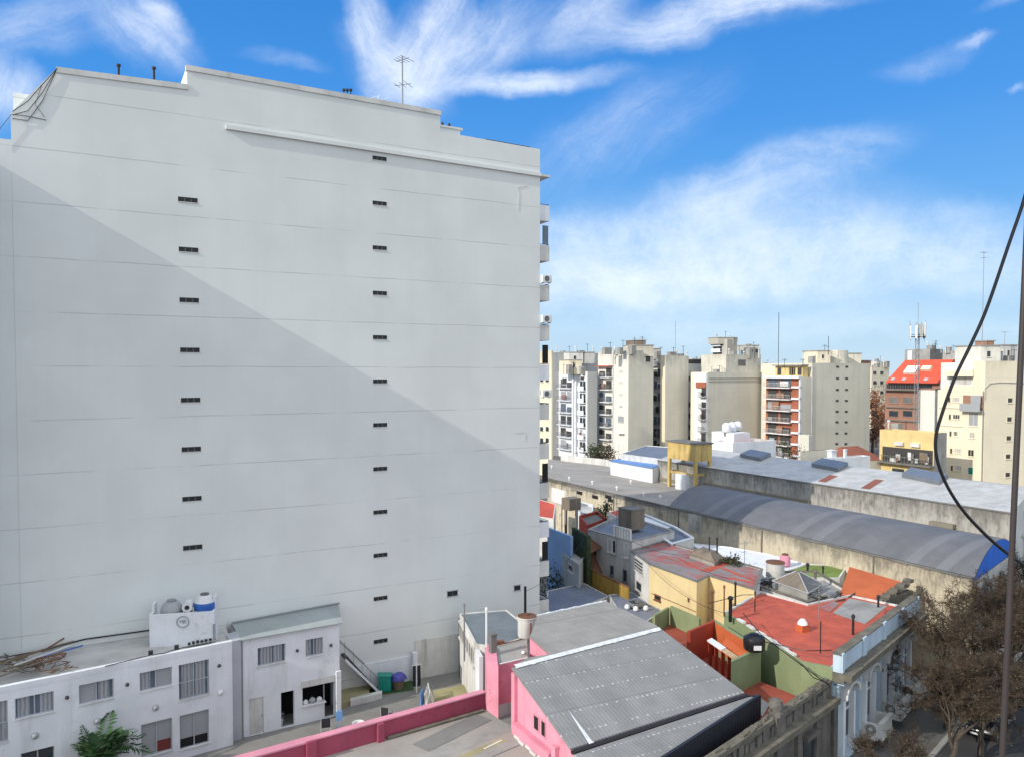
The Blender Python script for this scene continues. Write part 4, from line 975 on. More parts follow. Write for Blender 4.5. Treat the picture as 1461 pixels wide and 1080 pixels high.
for i in range(14):
    f0, f1 = i / 14, (i + .9) / 14; a_ = Vector((p.x, p.y, LZ + .003)).lerp(Vector((q_.x, q_.y, LZ + .003)), f0); c_ = Vector((p.x, p.y, LZ + .003)).lerp(Vector((q_.x, q_.y, LZ + .003)), f1); b.obox(a_ + s * (.75 + .2 * (i % 2)), c_ - a_, s * .25, (0, 0, .09))
b.build('edge_upstand', K['white_dirty'], low)
pw = thing('pink_boundary_wall', 'dull pink boundary wall between the yard and the low grey roof', 'wall', cen([pa, pb]))
PWL = Wall(pl0, pb); b = MB()
un = PWL.px(542, 1048)[0]; ul = PWL.px(447, 1062)[0]
def pwseg(u0, u1, z1, n0=.0, n1=-.28): b.obox(PWL.pt(u0, 0, n0), PWL.u * (u1 - u0), PWL.n * (n1 - n0), (0, 0, z1))
pwseg(0, ul, 5.2, .1, -.3); pwseg(ul, PWL.L, 5.2); b.build('wall', K['pink_dark'], pw)
b = MB(); b.obox(PWL.pt(ul, 5.203, .05), PWL.u * (PWL.L - ul), PWL.n * -.38, (0, 0, .06)); b.obox(PWL.pt(0, 5.203, .14), PWL.u * (ul - .003), PWL.n * -.48, (0, 0, .07)); b.build('coping', K['pink_cap'], pw)
b = MB(); PWL.box(b, un - .16, un + .12, LZ + .01, 5.19, .003, .2); PWL.box(b, ul - .35, ul + .05, LZ + .01, 5.29, .11, .26); b.build('pier', K['pink_dark'], pw)
b = MB(); b.tube([PWL.pt(un + .3, LZ + .06, .12), PWL.pt(PWL.L - .2, LZ + .06, .12)], .09, 6); b.build('skirting', K['moss'], pw)

# ------------------------------------------------------------------ pink building with the big grey sheet roof
pk = hs('pink_building', 'pink building with a big grey corrugated roof and a black clad street front', [RC, RE, Q1, QX], 'building')
rdrop = (RC.z - RD.z) / (Vector((RD.x - RC.x, RD.y - RC.y)).length)
b = MB(); b.prism([RC, RD, RF, RE], 0, [RC.z - .08, RD.z - .08, RF.z - .08, RE.z - .08]); b.build('wall', K['pink'], pk)
b = MB(); b.prism([RD + ldir * .004, QX, Vector((Q1.x, Q1.y)), RF + Vector((.002, -.004, 0))], 0, [5.5, 5.35, 5.48, 5.5]); b.build('street_wing', K['pink'], pk)
def slab(pts, th, mt, name, root):
    b = MB(); lo = [Vector(p) - Z * th for p in pts]; b.quad(*pts); b.quad(*reversed(lo))
    for i in range(len(pts)): j = (i + 1) % len(pts); b.quad(lo[i], lo[j], pts[j], pts[i])
    return b.build(name, K[mt], root)
du = (RE - RC).normalized()
ex = -du * .15
slab([RC + ex, RE + du * .1, RF + du * .1, RD + ex], .07, 'metalroof', 'main_roof', pk)
slab([RD + ex + ldir * .22 - Z * .14, RF + du * .1 + ldir * .22 - Z * .14, Vector((Q1.x, Q1.y, 5.55)), Vector((QX.x, QX.y, 5.42)) - du * .15], .06, 'metalroof', 'lower_roof', pk)
b = MB(); b.tube([RD + ex + ldir * .12 - Z * .1, RF + du * .12 + ldir * .12 - Z * .1], .085, 8); b.build('gutter', K['darkmetal'], pk)
b = MB(); DW = Wall(QX, Q1); DW.box(b, -.2, DW.L + .02, 0, 5.62, .01, .14); b.build('street_cladding', K['dark_clad'], pk)
b = MB(); b.obox(Vector((Q1.x, Q1.y, 0)) + DW.u * .025 + DW.n * .14, (RF - Vector((Q1.x, Q1.y, RF.z))) * 1.0 + Vector((0, 0, 0)), DW.u * .1, (0, 0, 5.6)); b.build('side_cladding', K['dark_clad'], pk)
b = MB(); random.seed(11)                                         # silver sealing along the ridge
n_ = 46
top = []
for i in range(n_ + 1):
    f = i / n_; p = RC.lerp(RE, f) + Z * .035; wv = .14 + (.09 * random.random() if i % 5 == 0 else .02 * random.random()); top.append((p - ldir * .12 + Z * .03, p + Z * .06, p + ldir * wv - Z * (wv * rdrop - .01)))
for a_, c_ in zip(top, top[1:]):
    b.quad(a_[0], c_[0], c_[1], a_[1]); b.quad(a_[1], c_[1], c_[2], a_[2])
s0 = RC.lerp(RE, .13) + ldir * 1.6; s1 = RC.lerp(RE, .095) + ldir * 5.0
s0.z = RC.z - 1.6 * rdrop + .012; s1.z = RC.z - 5.0 * rdrop + .012
b.quad(s0 - du * .05, s0 + du * .08, s1 + du * .13, s1 - du * .12)
b.build('roof_sealant', K['foil'], pk)
UP = Gs([(784, 934), (937, 893), (866, 859), (767, 880), (756, 909)], 6.75)
b = MB(); b.prism([Vector((p.x, p.y)) for p in UP], 0, 6.7); b.build('rear_wall', K['pink'], pk)
slab([p + Vector((0, 0, .05)) for p in UP], .06, 'metalroof2', 'rear_roof', pk)
slab([UP[0] + Z * .055, UP[1] + Z * .055, RE + Z * .02 - ldir * .1, RC.lerp(RE, .22) + Z * .02 - ldir * .1], .04, 'metalroof2', 'step_flashing', pk)
slab([UP[0] + Z * .05, RC.lerp(RE, .22) + Z * .015 - ldir * .1, RC + Z * .015 - ldir * .12, G(752, 938, 6.72)], .05, 'metalroof2', 'corner_flashing', pk)
b = MB(); e0_, e1_ = UP[3] + Z * .06, UP[2] + Z * .06
for i in range(16):
    f0, f1 = i / 16, (i + 1) / 16; s = Vector((-.02, .1, 0)); b.obox(e0_.lerp(e1_, f0), (e1_ - e0_) / 16.2, s * (1 + .4 * (i % 3)), Z * .05)
b.build('edge_seal', K['foil'], pk)
PLW = Wall(RC, RD); PLW2 = Wall(RD, QX)
def pz(u): return RC.z - u * rdrop
for u0, u1, top_, n1 in ((0, .3, pz(.3) - .12, .16), (3.55, 3.85, pz(3.85) - .75, .2)):
    b = MB(); PLW.box(b, u0, u1, LZ + .01, top_, .003, n1); b.build('pilaster', K['pink'], pk)
b = MB(); PLW.box(b, .32, 3.5, LZ + .01, LZ + .5, .003, .3); b.build('ledge', K['pink_cap'], pk)
for (a_, c_) in ((1.75, 2.25), (2.4, 2.8)): fwin(pk, PLW, (a_, c_, LZ + .75, LZ + 1.45), 'interior', 'pink_cap', .03, bars=0, sill=False)
fwin(pk, PLW, (4.6, 5.0, LZ + .1, LZ + .55), 'interior', 'pink_cap', .03, bars=0, sill=False)
# small pink lean-to at its back corner
st1 = Gs([(711, 946), (753, 938), (752, 911), (706, 922)], 5.95)
b = MB(); b.prism([Vector((p.x, p.y)) for p in st1], LZ - .5, 5.88); b.build('side_room', K['pink'], pk); slab([p + Z * .02 for p in st1], .08, 'concrete', 'side_roof', pk)
b = MB(); b.tube([G(752, 938, 6.0), G(712, 947, 6.0)], .04, 6); b.tube([G(746, 930, 5.99), G(746, 930, 6.6)], .08, 8); b.build('roof_pipe', K['pvc'], pk)
b = MB(); st2 = Gs([(695, 944), (711, 950), (707, 922), (692, 917)], 6.1); b.prism([Vector((p.x, p.y)) for p in st2], LZ - 1, 6.1); b.build('end_pier', K['pink'], pk)
b = MB(); c = G(703, 930, 6.1); b.box(c + Z * .45, (.3, .3, .9), .5); b.box(c + Z * .93, (.38, .38, .07), .5); tag(b.build('chimney', K['concrete_dark']), 'short square grey chimney on the pink end pier', 'chimney')
for i, (x, y0, y1, r, mt, lb) in enumerate(((694, 925, 868, .05, 'pvc', 'tall white plastic vent pipe beside the pink pier'), (662.5, 930, 862, .045, 'greymetal', 'thin grey steel pipe at the left of the grey slab roof'))):
    p = G(x, y0, 4.6 if i else 6.0); h_ = zt(y1, p.y) - p.z; b = MB(); b.tube([p - Z * .5, p + Z * h_], r, 8); b.tube([p + Z * (h_ - .1), p + Z * (h_ + .06)], r * 1.5, 8); tag(b.build('vent_pipe', K[mt]), lb, 'pipe')

# ------------------------------------------------------------------ grey slab-roofed house against the tower
sp = Gs([(678.5, 917), (706, 921), (757, 905), (740, 882), (723, 868.5), (655.5, 873.5)], 4.35)
sh = hs('slab_roof_house', 'small white house with a slate grey slab roof against the foot of the tower', sp)
block(sh, sp, 0, 4.25, 'white_dirty', 'slate', .06, .1)
SW = Wall(sp[5], sp[0])
b = MB(); SW.box(b, .5, SW.L - .6, 2.9, 3.85, -.03, .02); b.build('louvre', K['concrete_dark'], sh)
b = MB()
for k in range(7): u = .5 + (SW.L - 1.1) * k / 6; SW.box(b, u - .06, u + .06, 2.9, 3.85, .021, .07)
SW.box(b, .3, SW.L - .1, 2.75, 2.9, .0, .12); SW.box(b, .3, SW.L, 3.851, 3.97, .0, .12); b.build('louvre_frame', K['white_dirty'], sh)
b = MB(); SW.box(b, SW.L - .02, SW.L + 1.3, 0, 4.0, .02, -.2); b.build('wing_wall', K['white'], sh)
b = MB(); SW.box(b, .0, .06, 0, 4.0, .01, .05); b.build('downpipe', K['darkmetal'], sh)
cT = G(752, 907, 4.36)
t = thing('water_tank', 'pale cylindrical fibre cement water tank with a rusty lid on the grey slab roof', 'water tank', cT)
b = MB(); b.lathe(cT, [(.54, 0), (.56, .05), (.56, 1.12), (.6, 1.14), (.6, 1.2), (.55, 1.22)], 28); b.build('body', K['white_dirty'], t, smooth=True)
b = MB(); b.lathe(cT + Z * 1.2, [(.57, 0), (.57, .05), (.2, .1)], 28); b.lathe(cT + Z * 1.28, [(.16, 0), (.16, .07), (.04, .1)], 14); b.build('lid', K['rust'], t, smooth=True)
b = MB(); b.tube([cT + Vector((.2, -.55, .1)), cT + Vector((.2, -.6, 1.0))], .04, 6); b.build('pipe', K['rust'], t)
p = cT + Vector((-.1, .75, 0)); b = MB(); b.tube([p, p + Z * (zt(836, p.y) - p.z)], .08, 8); tag(b.build('flue_pipe', K['plastic_black']), 'thick black flue pipe rising behind the cylindrical tank', 'pipe')
b = MB(); c = G(713, 919, 4.4); b.box(c + Z * .1, (.5, .3, .25), .3); b.tube([c, G(748, 912, 4.5)], .06, 7); tag(b.build('pipe_run', K['rust']), 'rusty pipe along the front edge of the grey slab roof', 'pipe')

# ------------------------------------------------------------------ roofs and houses of the middle ground
r1 = Gs([(781, 843), (833, 832), (869, 851), (800, 878), (778, 872)], 3.0)
t = hs('flat_roof_shed', 'low shed with dark blue grey roof behind the pink building, touching the tower', r1, 'shed'); block(t, r1, 0, 3.0, 'house_grey', 'bluegrey_roof', .06, .1)
r1 = Gs([(868, 849), (901, 845), (947, 872), (918, 890), (880, 868)], 3.1)
t = hs('flat_roof_shed', 'low shed with a blue grey roof carrying a small black skylight', r1, 'shed'); block(t, r1, 0, 3.1, 'house_grey', 'bluegrey_roof', .06, .1)
c = G(908, 864, 3.2); b = MB(); b.box(c + Z * .16, (1.1, .9, .26), .5, 0); b.box(c + Z * .31, (.9, .7, .04), .5, 1)
for dx_, dy_ in ((-.75, -.5), (.55, -.8), (-.2, -.95)): b.lathe(c + Vector((dx_, dy_, -.05)), [(.16, 0), (.2, .1), (.16, .26), (.05, .32)], 10, 2)
tag(b.build('roof_skylight', [K['greymetal'], K['glass'], K['pvc']]), 'small black skylight with white vents on a blue grey shed roof', 'skylight')
b = MB(); f0, f1 = G(839, 811, 4.0), G(896, 838, 4.0); FWL = Wall(f0, f1)
FWL.box(b, 0, FWL.L, 0, 4.0, 0, -.1, 0)
for k in range(24): u = FWL.L * k / 24; FWL.box(b, u + .02, u + FWL.L / 24 - .02, 2.5, 3.97, .002, .03, 0)
FWL.box(b, 0, FWL.L, 4.002, 4.08, .04, -.14, 1)
tag(b.build('board_fence', [K['ochre'], K['rust']]), 'ochre yellow board fence in front of the grey plastered house', 'fence')

# grey plastered house with the brown tank
gp = Gs([(839, 756), (902, 773), (962, 758), (887, 734)], 6.6)
gh = hs('plastered_house', 'grey plastered two storey house with a rusty outdoor stair below a brown roof tank', gp)
block(gh, gp, 0, 6.5, ['house_grey', 'white_dirty', 'white_dirty', 'house_grey'], 'bluegrey_roof', .12, .2, cap='concrete')
GW = Wall(gp[0], gp[1])
for q_ in ((867, 768, 873, 787), (874, 770, 879, 789), (890, 774, 897, 795)): fwin(gh, GW, GW.r2(*q_), 'house_grey' if q_[0] != 874 else 'glass', 'white_dirty', .05, bars=0)
for q_ in ((871, 806, 876, 820), (889, 812, 895, 830)): fwin(gh, GW, GW.r2(*q_), 'glass', 'bluegrey_roof', .06, bars=0)
b = MB(); q0, q1 = GW.px(843, 772), GW.px(861, 813); b.obox(GW.pt(q0[0], q0[1] - .35, .15), GW.pt(q1[0], q1[1], 0) - GW.pt(q0[0], q0[1], 0), GW.n * 1.0, (0, 0, .3))
for k in range(9): f = k / 8; u = q0[0] + (q1[0] - q0[0]) * f; z = q0[1] + (q1[1] - q0[1]) * f; b.tube([GW.pt(u, z - .1, 1.1), GW.pt(u, z + .85, 1.1)], .03, 4)
b.tube([GW.pt(q0[0], q0[1] + .85, 1.1), GW.pt(q1[0], q1[1] + .85, 1.1)], .04, 5); b.build('stair', K['rust'], gh)
b = MB(); q0 = GW.px(842, 768); b.obox(GW.pt(q0[0], q0[1], 0), GW.u * 1.6 - Z * .5, GW.n * 1.3 - Z * .35, (0, 0, .07)); b.build('awning', K['rust'], gh)
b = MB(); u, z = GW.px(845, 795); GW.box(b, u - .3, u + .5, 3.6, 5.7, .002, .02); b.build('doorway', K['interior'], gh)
c = G(902, 758, 6.55); t = thing('water_tank', 'big brown square asbestos cement tank on the grey plastered house', 'water tank', c)
b = MB(); b.box(c + Vector((0, .5, 1.05)), (1.75, 1.5, 1.65), R(-58)); b.build('body', K['tank_brown'], t, bevel=.04)
b = MB(); b.box(c + Vector((0, .5, 1.92)), (1.85, 1.6, .08), R(-58)); b.build('lid', K['concrete_dark'], t)
b = MB()
for k in (-.6, 0, .6): b.box(c + Vector((k * .5, .5 + k * .85, .11)), (.2, 1.5, .22), R(-58))
b.build('beam', K['concrete_dark'], t)
for k in range(1, 4):
    pass
r1 = Gs([(918, 735), (964, 754), (990, 770), (958, 779), (905, 745)], 6.0)
t = hs('pale_roof_house', 'low house with a pale blue flat roof behind the brown square tank', r1); block(t, r1, 0, 6.0, 'white_dirty', 'bluegrey_roof', .15, .2, cap='white')
b = MB(); q4 = Gs([(921, 737), (957, 752), (938, 757), (912, 746)], 6.03); b.quad(*q4); b.build('roof_coating', K['white'], t)

# yellow house
yp = Gs([(900, 787), (926, 806), (994, 831), (1011, 822.5), (1078, 843), (1088, 813), (1030, 796), (946, 773)], 6.0)
yh = hs('yellow_house', 'yellow rendered house with a flat roof patched in faded red', yp)
block(yh, yp, 0, 6.0, ['white_dirty', 'yellow', 'yellow', 'yellow', 'white_dirty', 'white_dirty', 'white_dirty', 'white_dirty'], 'redpatch', .05, .12, cap='concrete_dark')
YW = Wall(yp[0], yp[1]); YF = Wall(yp[1], yp[2])
fwin(yh, YW, YW.r2(905.5, 798, 918, 816), 'glass', 'house_grey', .05, bars=0)
fwin(yh, YW, YW.r2(908, 829, 916, 843), 'glass', 'house_grey', .05, bars=0)
u0, u1, z0_, z1_ = YW.r2(905.5, 798, 918, 816); b = MB()
for k in range(5): YW.box(b, u0 - .02, u1 + .02, z0_ + (z1_ - z0_) * k / 4 - .04, z0_ + (z1_ - z0_) * k / 4 + .04, .06, .1)
b.build('shutter_bars', K['house_grey'], yh)
fwin(yh, YF, YF.r2(934, 848, 943, 856), 'interior', 'rust', .03, bars=0)
b = MB(); b.tube([YF.pt(*YF.px(930, 846), .03), YF.pt(*YF.px(960, 858), .03), YF.pt(*YF.px(993, 872), .03)], .025, 5); b.tube([YF.pt(*YF.px(983, 853), .03), YF.pt(*YF.px(983, 858), .03)], .08, 6); b.build('conduit', K['rust'], yh)
b = MB(); random.seed(21)                                         # loose red membrane strips on the roof
for k in range(9):
    p = G(random.uniform(915, 1060), random.uniform(786, 828), 6.012 + .002 * k)
for (x0, y0, x1, y1, wd) in ((905, 783, 945, 775, .9), (968, 796, 1000, 812, .35), (1005, 815, 1040, 800, .8), (1030, 810, 1078, 828, .4), (1040, 824, 1084, 832, .5), (940, 792, 985, 806, .16)):
    p, q_ = G(x0, y0, 6.012 + x0 * 1e-6), G(x1, y1, 6.012 + x0 * 1e-6); s = (q_ - p).cross(Z).normalized() * wd * .5; b = MB(); b.quad(p - s, q_ - s * .7, q_ + s, p + s * .8); b.build('red_patch', K['redroof'], yh)
def pyramid(name, label, base, z, h, frac, m1, m2, curb=.4, m3=None, bars=True):
    base = [Vector((p.x, p.y, z)) for p in base]; c = cen(base, z); t = thing(name, label, 'skylight', c)
    b = MB(); b.prism([Vector((p.x, p.y)) for p in base], z - .05, z + curb); b.build('curb', K['concrete'], t)
    o_ = [c + (p - c) * 1.08 + Z * (curb + .003) for p in base]; tp = [c + (p - c) * frac + Z * (curb + h) for p in base]; b = MB()
    for i in range(4): j = (i + 1) % 4; b.quad(o_[i], o_[j], tp[j], tp[i], m=1 if i in (1, 2) else 0)
    b.quad(*tp); b.quad(*reversed(o_)); b.build('roof', [K[m1], K[m3 or m1]], t)
    b = MB()
    for i in range(4):
        j = (i + 1) % 4; b.tube([o_[i] + Z * .02, tp[i] + Z * .02], .035, 5); b.tube([o_[i] + Z * .02, o_[j] + Z * .02], .03, 5)
        for k in ((1, 2, 3) if bars else ()): b.tube([o_[i].lerp(o_[j], k / 4) + Z * .015, tp[i].lerp(tp[j], k / 4) + Z * .015], .018, 4)
    b.build('glazing_bars', K[m2], t)
pyramid('pyramid_skylight', 'brown hipped skylight hood on the patched roof of the yellow house', Gs([(984, 796), (1019, 808), (1031, 801), (1000, 790)], 6.0), 6.0, .5, .5, 'tank_brown', 'wood', .3, None, False)
r1 = Gs([(1086, 841), (1152, 863), (1212, 845), (1165, 818), (1112, 818)], 5.2)
t = hs('skylight_house', 'low house with the grey glazed pyramid skylight behind the red roof', r1); block(t, r1, 0, 5.15, 'white_dirty', 'concrete', .2, .2, cap='moss')
pyramid('pyramid_skylight', 'grey glazed pyramid skylight with white bars on a concrete roof', Gs([(1104, 837), (1152, 854), (1172, 841), (1124, 829)], 5.2), 5.2, .8, .1, 'tank_brown', 'alu', .4, 'vent_bar', False)
# red roofed house with the pale blue street front
F1, F2, F3, F4, F7 = Gs([(1033, 875), (1084, 844.5), (1152, 862.5), (1212, 850), (1143, 946)], 5.5)
F5, F6 = G(1300, 850, 6.3), G(1188, 932, 6.3)
rp = [F1, F7, F6, F5, F4, F3, F2]
rh = hs('blue_front_house', 'old house with red membrane roof, green side walls and ornate pale blue street front', rp)
block(rh, rp, 0, 5.5, ['green', 'green', 'blue_fac', 'white_dirty', 'white_dirty', 'white_dirty', 'white_dirty'], 'redroof', .1, .15)
b = MB(); q4 = Gs([(1188, 874), (1212, 853), (1266, 864), (1234, 890)], 5.52); b.quad(*q4); b.build('grey_roof_patch', K['concrete'], rh)
b = MB(); q4 = Gs([(1166, 866), (1190, 857), (1197, 861), (1184, 873)], 5.53); b.quad(*q4); b.build('faded_roof_patch', K['redpatch'], rh)
d_ = (F7 - F1); s = d_.cross(Z).normalized()
for i0, i1 in ((4, 6), (7, 9), (10, 20)):
    b = MB()
    for i in range(i0, i1): b.obox(Vector((F1.x, F1.y, 5.603)) + d_ * (i / 22) - s * .02, d_ / 22, s * -.22, Z * (.05 + .03 * (i % 3)))
    b.build('wall_capping', K['white_dirty'], rh)
FW = Wall(F6, F5); FL = FW.L
b = MB(); FW.box(b, 0, FL, 5.42, 6.3, .02, .4)
for k in range(5): u = FL * k / 4; FW.box(b, max(0, u - .25), min(FL, u + .25), 5.43, 6.38, .402, .5)
b.build('parapet', K['blue_fac'], rh)
b = MB(); FW.box(b, -.05, FL + .05, 6.303, 6.36, -.02, .44); FW.box(b, -.08, FL + .08, 5.1, 5.4, .03, .95); FW.box(b, -.08, FL + .08, 4.95, 5.098, .03, .6); b.build('cornice', K['moss'], rh)
b = MB()
for k in range(int(FL / .5)): FW.box(b, .2 + k * .5, .38 + k * .5, 4.74, 4.948, .02, .5)
b.build('bracket_row', K['blue_fac'], rh)
bay = FL / 4
for k in range(4):
    uc = bay * (k + .5); wd = .62
    b = MB(); FW.box(b, uc - wd, uc + wd, 1.5, 3.75, .012, .03); wo_ = b.build('tall_window', K['glass'], rh)
    b = MB()
    for s in (-1, 1): FW.box(b, uc + s * (wd + .13) - .13, uc + s * (wd + .13) + .13, .9, 3.8, .01, .3); 
    FW.box(b, uc - .03, uc + .03, 1.5, 3.74, .031, .1); FW.box(b, uc - wd, uc + wd, 2.95, 3.02, .031, .09); b.build('window_surround', K['white'], wo_)
    b = MB(); n_ = 12; z00 = 3.85
    for i in range(n_):
        a0, a1 = math.pi * i / n_, math.pi * (i + 1) / n_; r0, r1_ = .82, 1.02
        p = [FW.pt(uc + math.cos(x) * r, z00 + math.sin(x) * r * .7, .02) for x, r in ((a0, r0), (a1, r0), (a1, r1_), (a0, r1_))]; q_ = [v + FW.n * .5 for v in p]
        b.quad(*q_); b.quad(p[0], p[1], q_[1], q_[0]); b.quad(p[2], p[3], q_[3], q_[2])
    b.build('arched_hood', K['white_dirty'], rh)
    b = MB(); FW.box(b, uc - bay / 2 + .06, uc - bay / 2 + .4, .2, 4.7, .012, .22); FW.box(b, uc - bay / 2 + .02, uc - bay / 2 + .44, 4.3, 4.7, .221, .3); b.build('pilaster', K['blue_fac'], rh)
for k in (1, 2, 3):                                                   # stone balconies with carved panels
    uc = bay * (k + .5); b = MB(); FW.box(b, uc - .95, uc + .95, .75, .95, .02, 1.15); FW.box(b, uc - .95, uc + .95, 1.6, 1.72, .95, 1.15); FW.box(b, uc - .95, uc - .8, .951, 1.599, .02, 1.1); FW.box(b, uc + .8, uc + .95, .951, 1.599, .02, 1.1)
    for i in range(9): FW.box(b, uc - .75 + i * .18, uc - .66 + i * .18, .951, 1.599, .98, 1.08)
    b.build('balcony', K['white_dirty'], rh)
    b = MB(); c = FW.pt(uc - .95, 1.3, .6)
    for r in (.24, .15): b.tube([c - FW.u * .02 + (FW.n * math.cos(x) + Z * math.sin(x)) * r for x in [i * .5236 for i in range(13)]], .03, 4)
    b.build('carved_panel', K['concrete_dark'], rh)
# orange roofed house
op = [G(1198, 848, 5.45), G(1255, 858, 5.45), G(1294, 832, 6.0), G(1212, 808, 6.0)]
oh = hs('orange_roof_house', 'house with a bright orange sloping roof beside the stained warehouse wall', op)
b = MB(); b.prism([Vector((p.x, p.y)) for p in op], 0, [p.z - .09 for p in op]); b.build('wall', K['white_dirty'], oh); slab([p for p in op], .08, 'orange', 'roof', oh)
b = MB(); OWl = Wall(op[1], op[2]); OWl.box(b, 0, OWl.L, 5.0, 5.62, .01, .4); b.build('street_parapet', K['moss'], oh)
b = MB()
for k in range(12):
    f = k / 11; p = op[1].lerp(op[2], f) + Z * .1; b.box(p + Vector((.1, 0, .05 * (k % 3))), (.5, .45, .22), .6 + k)
b.build('rubble_coping', K['moss'], oh)
# walled court with red inside walls, green outside
cp = Gs([(980, 900), (1043, 944), (1086, 924), (1020, 883)], 5.55)
ct = hs('walled_court', 'small roof court with red inner walls and a dark green outer wall', cp, 'terrace')
ci = inset([Vector((p.x, p.y)) for p in cp], .17)
for i, (zz, mt) in enumerate(((3.95, 'redwall'), (5.55, 'green'), (5.55, 'green'), (5.55, 'redwall'))):
    j = (i + 1) % 4; b = MB(); b.prism([Vector((cp[i].x, cp[i].y)), Vector((cp[j].x, cp[j].y)), ci[j], ci[i]], 0, zz); b.build('wall', K[mt], ct)
b = MB(); b.quad(*[Vector((p[0], p[1], 3.6)) for p in ci]); b.build('floor', K['redfloor'], ct)
dA = (cp[1] - cp[0]).normalized(); dB_ = (cp[3] - cp[0]).normalized()
b = MB(); b.obox(Vector((cp[3].x, cp[3].y, 3.92)) - dB_ * .2 + dA * .25, dA * 4.4, -dB_ * .03, (0, 0, 1.55)); b.build('sunlit_wall_panel', K['orange'], ct)  # orange panel gives the red inner wall its sunlit colour
b = MB(); b.obox(Vector((cp[3].x, cp[3].y, 4.95)) + dA * 1.6 - dB_ * .24, dA * 2.6 - Z * .1, -dB_ * .55 - Z * .22, (0, 0, .05)); b.build('lean_to_roof', K['orange'], ct)
bb = Vector((cp[0].x, cp[0].y, 5.0)) + dA * 1.0 + dB_ * 1.25
b = MB(); b.obox(bb, dA * 1.6, dB_ * .5, (0, 0, .08)); b.build('shelf', K['white'], ct)
b = MB(); b.obox(bb + dA * 1.62, dA * 1.5, dB_ * .45, (0, 0, .07)); b.build('plank_shelf', K['woodlight'], ct)
b = MB()
for k in range(5): b.obox(bb + dA * (.1 + k * .7) + dB_ * .05 - Z * 1.39, dA * .07, dB_ * .35, (0, 0, 1.385))
b.build('shelf_posts', K['redwall'], ct)
# green garden wall and red yard left of the court
g0, g1 = G(956, 864, 4.2), G(993, 880, 4.2); gl = G(935, 880, 4.0)
GG = Wall(g0, g1); b = MB(); GG.box(b, 0, GG.L + .3, 0, 4.2, 0, -.18); G2 = Wall(gl, g0); G2.box(b, 0, G2.L - .02, 0, 4.1, -.02, -.2)
tag(b.build('garden_wall', K['green']), 'green garden wall in front of the yellow house', 'wall')
yq = [gl, g0, g1, Vector((cp[0].x, cp[0].y, 0)), Vector((RE.x + .4, RE.y + .3, 0))]
b = MB(); b.prism([Vector((p[0], p[1])) for p in yq], 0, 2.9); struct(b.build('red_yard', K['redfloor']))
# green patio beside the red house
S0, S1 = G(1102, 1025, 5.0), G(1183, 971, 5.0)
pp = [cp[1], cp[2], F7, F6, Vector((S1.x, S1.y, 0)), Vector((S0.x - .4, S0.y + .4, 0)), Vector((Q1.x + .3, Q1.y + .1, 0))]
b = MB(); b.prism([Vector((p[0], p[1])) for p in pp], 0, 3.75); struct(b.build('patio', K['redfloor']))
b = MB(); q4 = Gs([(1078, 990), (1098, 1004), (1088, 1022), (1079, 1010)], 3.8); b.quad(*q4); struct(b.build('patio_patch', K['concrete']))
# weathered stone front on the street
SW_ = Wall(S0, S1); so = thing('stone_house', 'dark weathered stone street facade with a mossy balustrade', 'building', SW_.pt(SW_.L / 2, 0))
b = MB(); SW_.box(b, -7, SW_.L + .05, 0, 4.0, .1, -.5)
for k in range(7): u = -6 + k * 2.0; SW_.box(b, u, u + .45, 0, 3.9, .103, .26)
b.build('wall', K['stone'], so)
b = MB(); SW_.box(b, -7, SW_.L + .06, 4.003, 4.28, -.3, .55); SW_.box(b, -7, SW_.L + .06, 4.85, 5.05, -.28, .12)
random.seed(8)
for k in range(60): u = random.uniform(-7, SW_.L); SW_.box(b, u, u + random.uniform(.1, .4), 5.052, 5.08 + random.uniform(0, .08), -.2, random.uniform(-.1, .1))
b.build('coping', K['moss'], so)
b = MB(); SW_.box(b, -7, SW_.L + .05, 4.283, 4.848, -.22, .0)
u = -6.9
while u < SW_.L: du_ = random.uniform(.18, .5); SW_.box(b, u, u + du_, 4.283, random.uniform(4.6, 4.84), .003, random.uniform(.03, .11)); u += du_ + random.uniform(.05, .3)
b.build('balustrade', K['stone'], so)
for k in range(3):
    uc = -5.1 + k * 2.0 * 2; 
    b = MB(); SW_.box(b, uc, uc + 1.1, .8, 3.1, .105, .125); f = b.build('window', K['glass'], so)
    b = MB(); SW_.box(b, uc - .15, uc + 1.25, 3.11, 3.35, .105, .4); b.build('lintel', K['stone'], f)
c = SW_.pt(.35, 5.05, -.05); t = thing('stone_urn', 'lumpy weathered stone urn at the near end of the mossy balustrade', 'urn', c)
b = MB(); random.seed(4); b.lathe(c, [(.3, 0), (.32, .12), (.2, .22), (.3, .4), (.33, .55), (.24, .68), (.1, .74)], 12)
for i in range(len(b.v)): b.v[i] += Vector((random.uniform(-.07, .07), random.uniform(-.07, .07), random.uniform(-.03, .03)))
b.build('bowl', K['stone'], t, smooth=True)
b = MB(); b.box(c - Z * .4, (.7, .6, .8), .7); b.build('plinth', K['stone'], t)
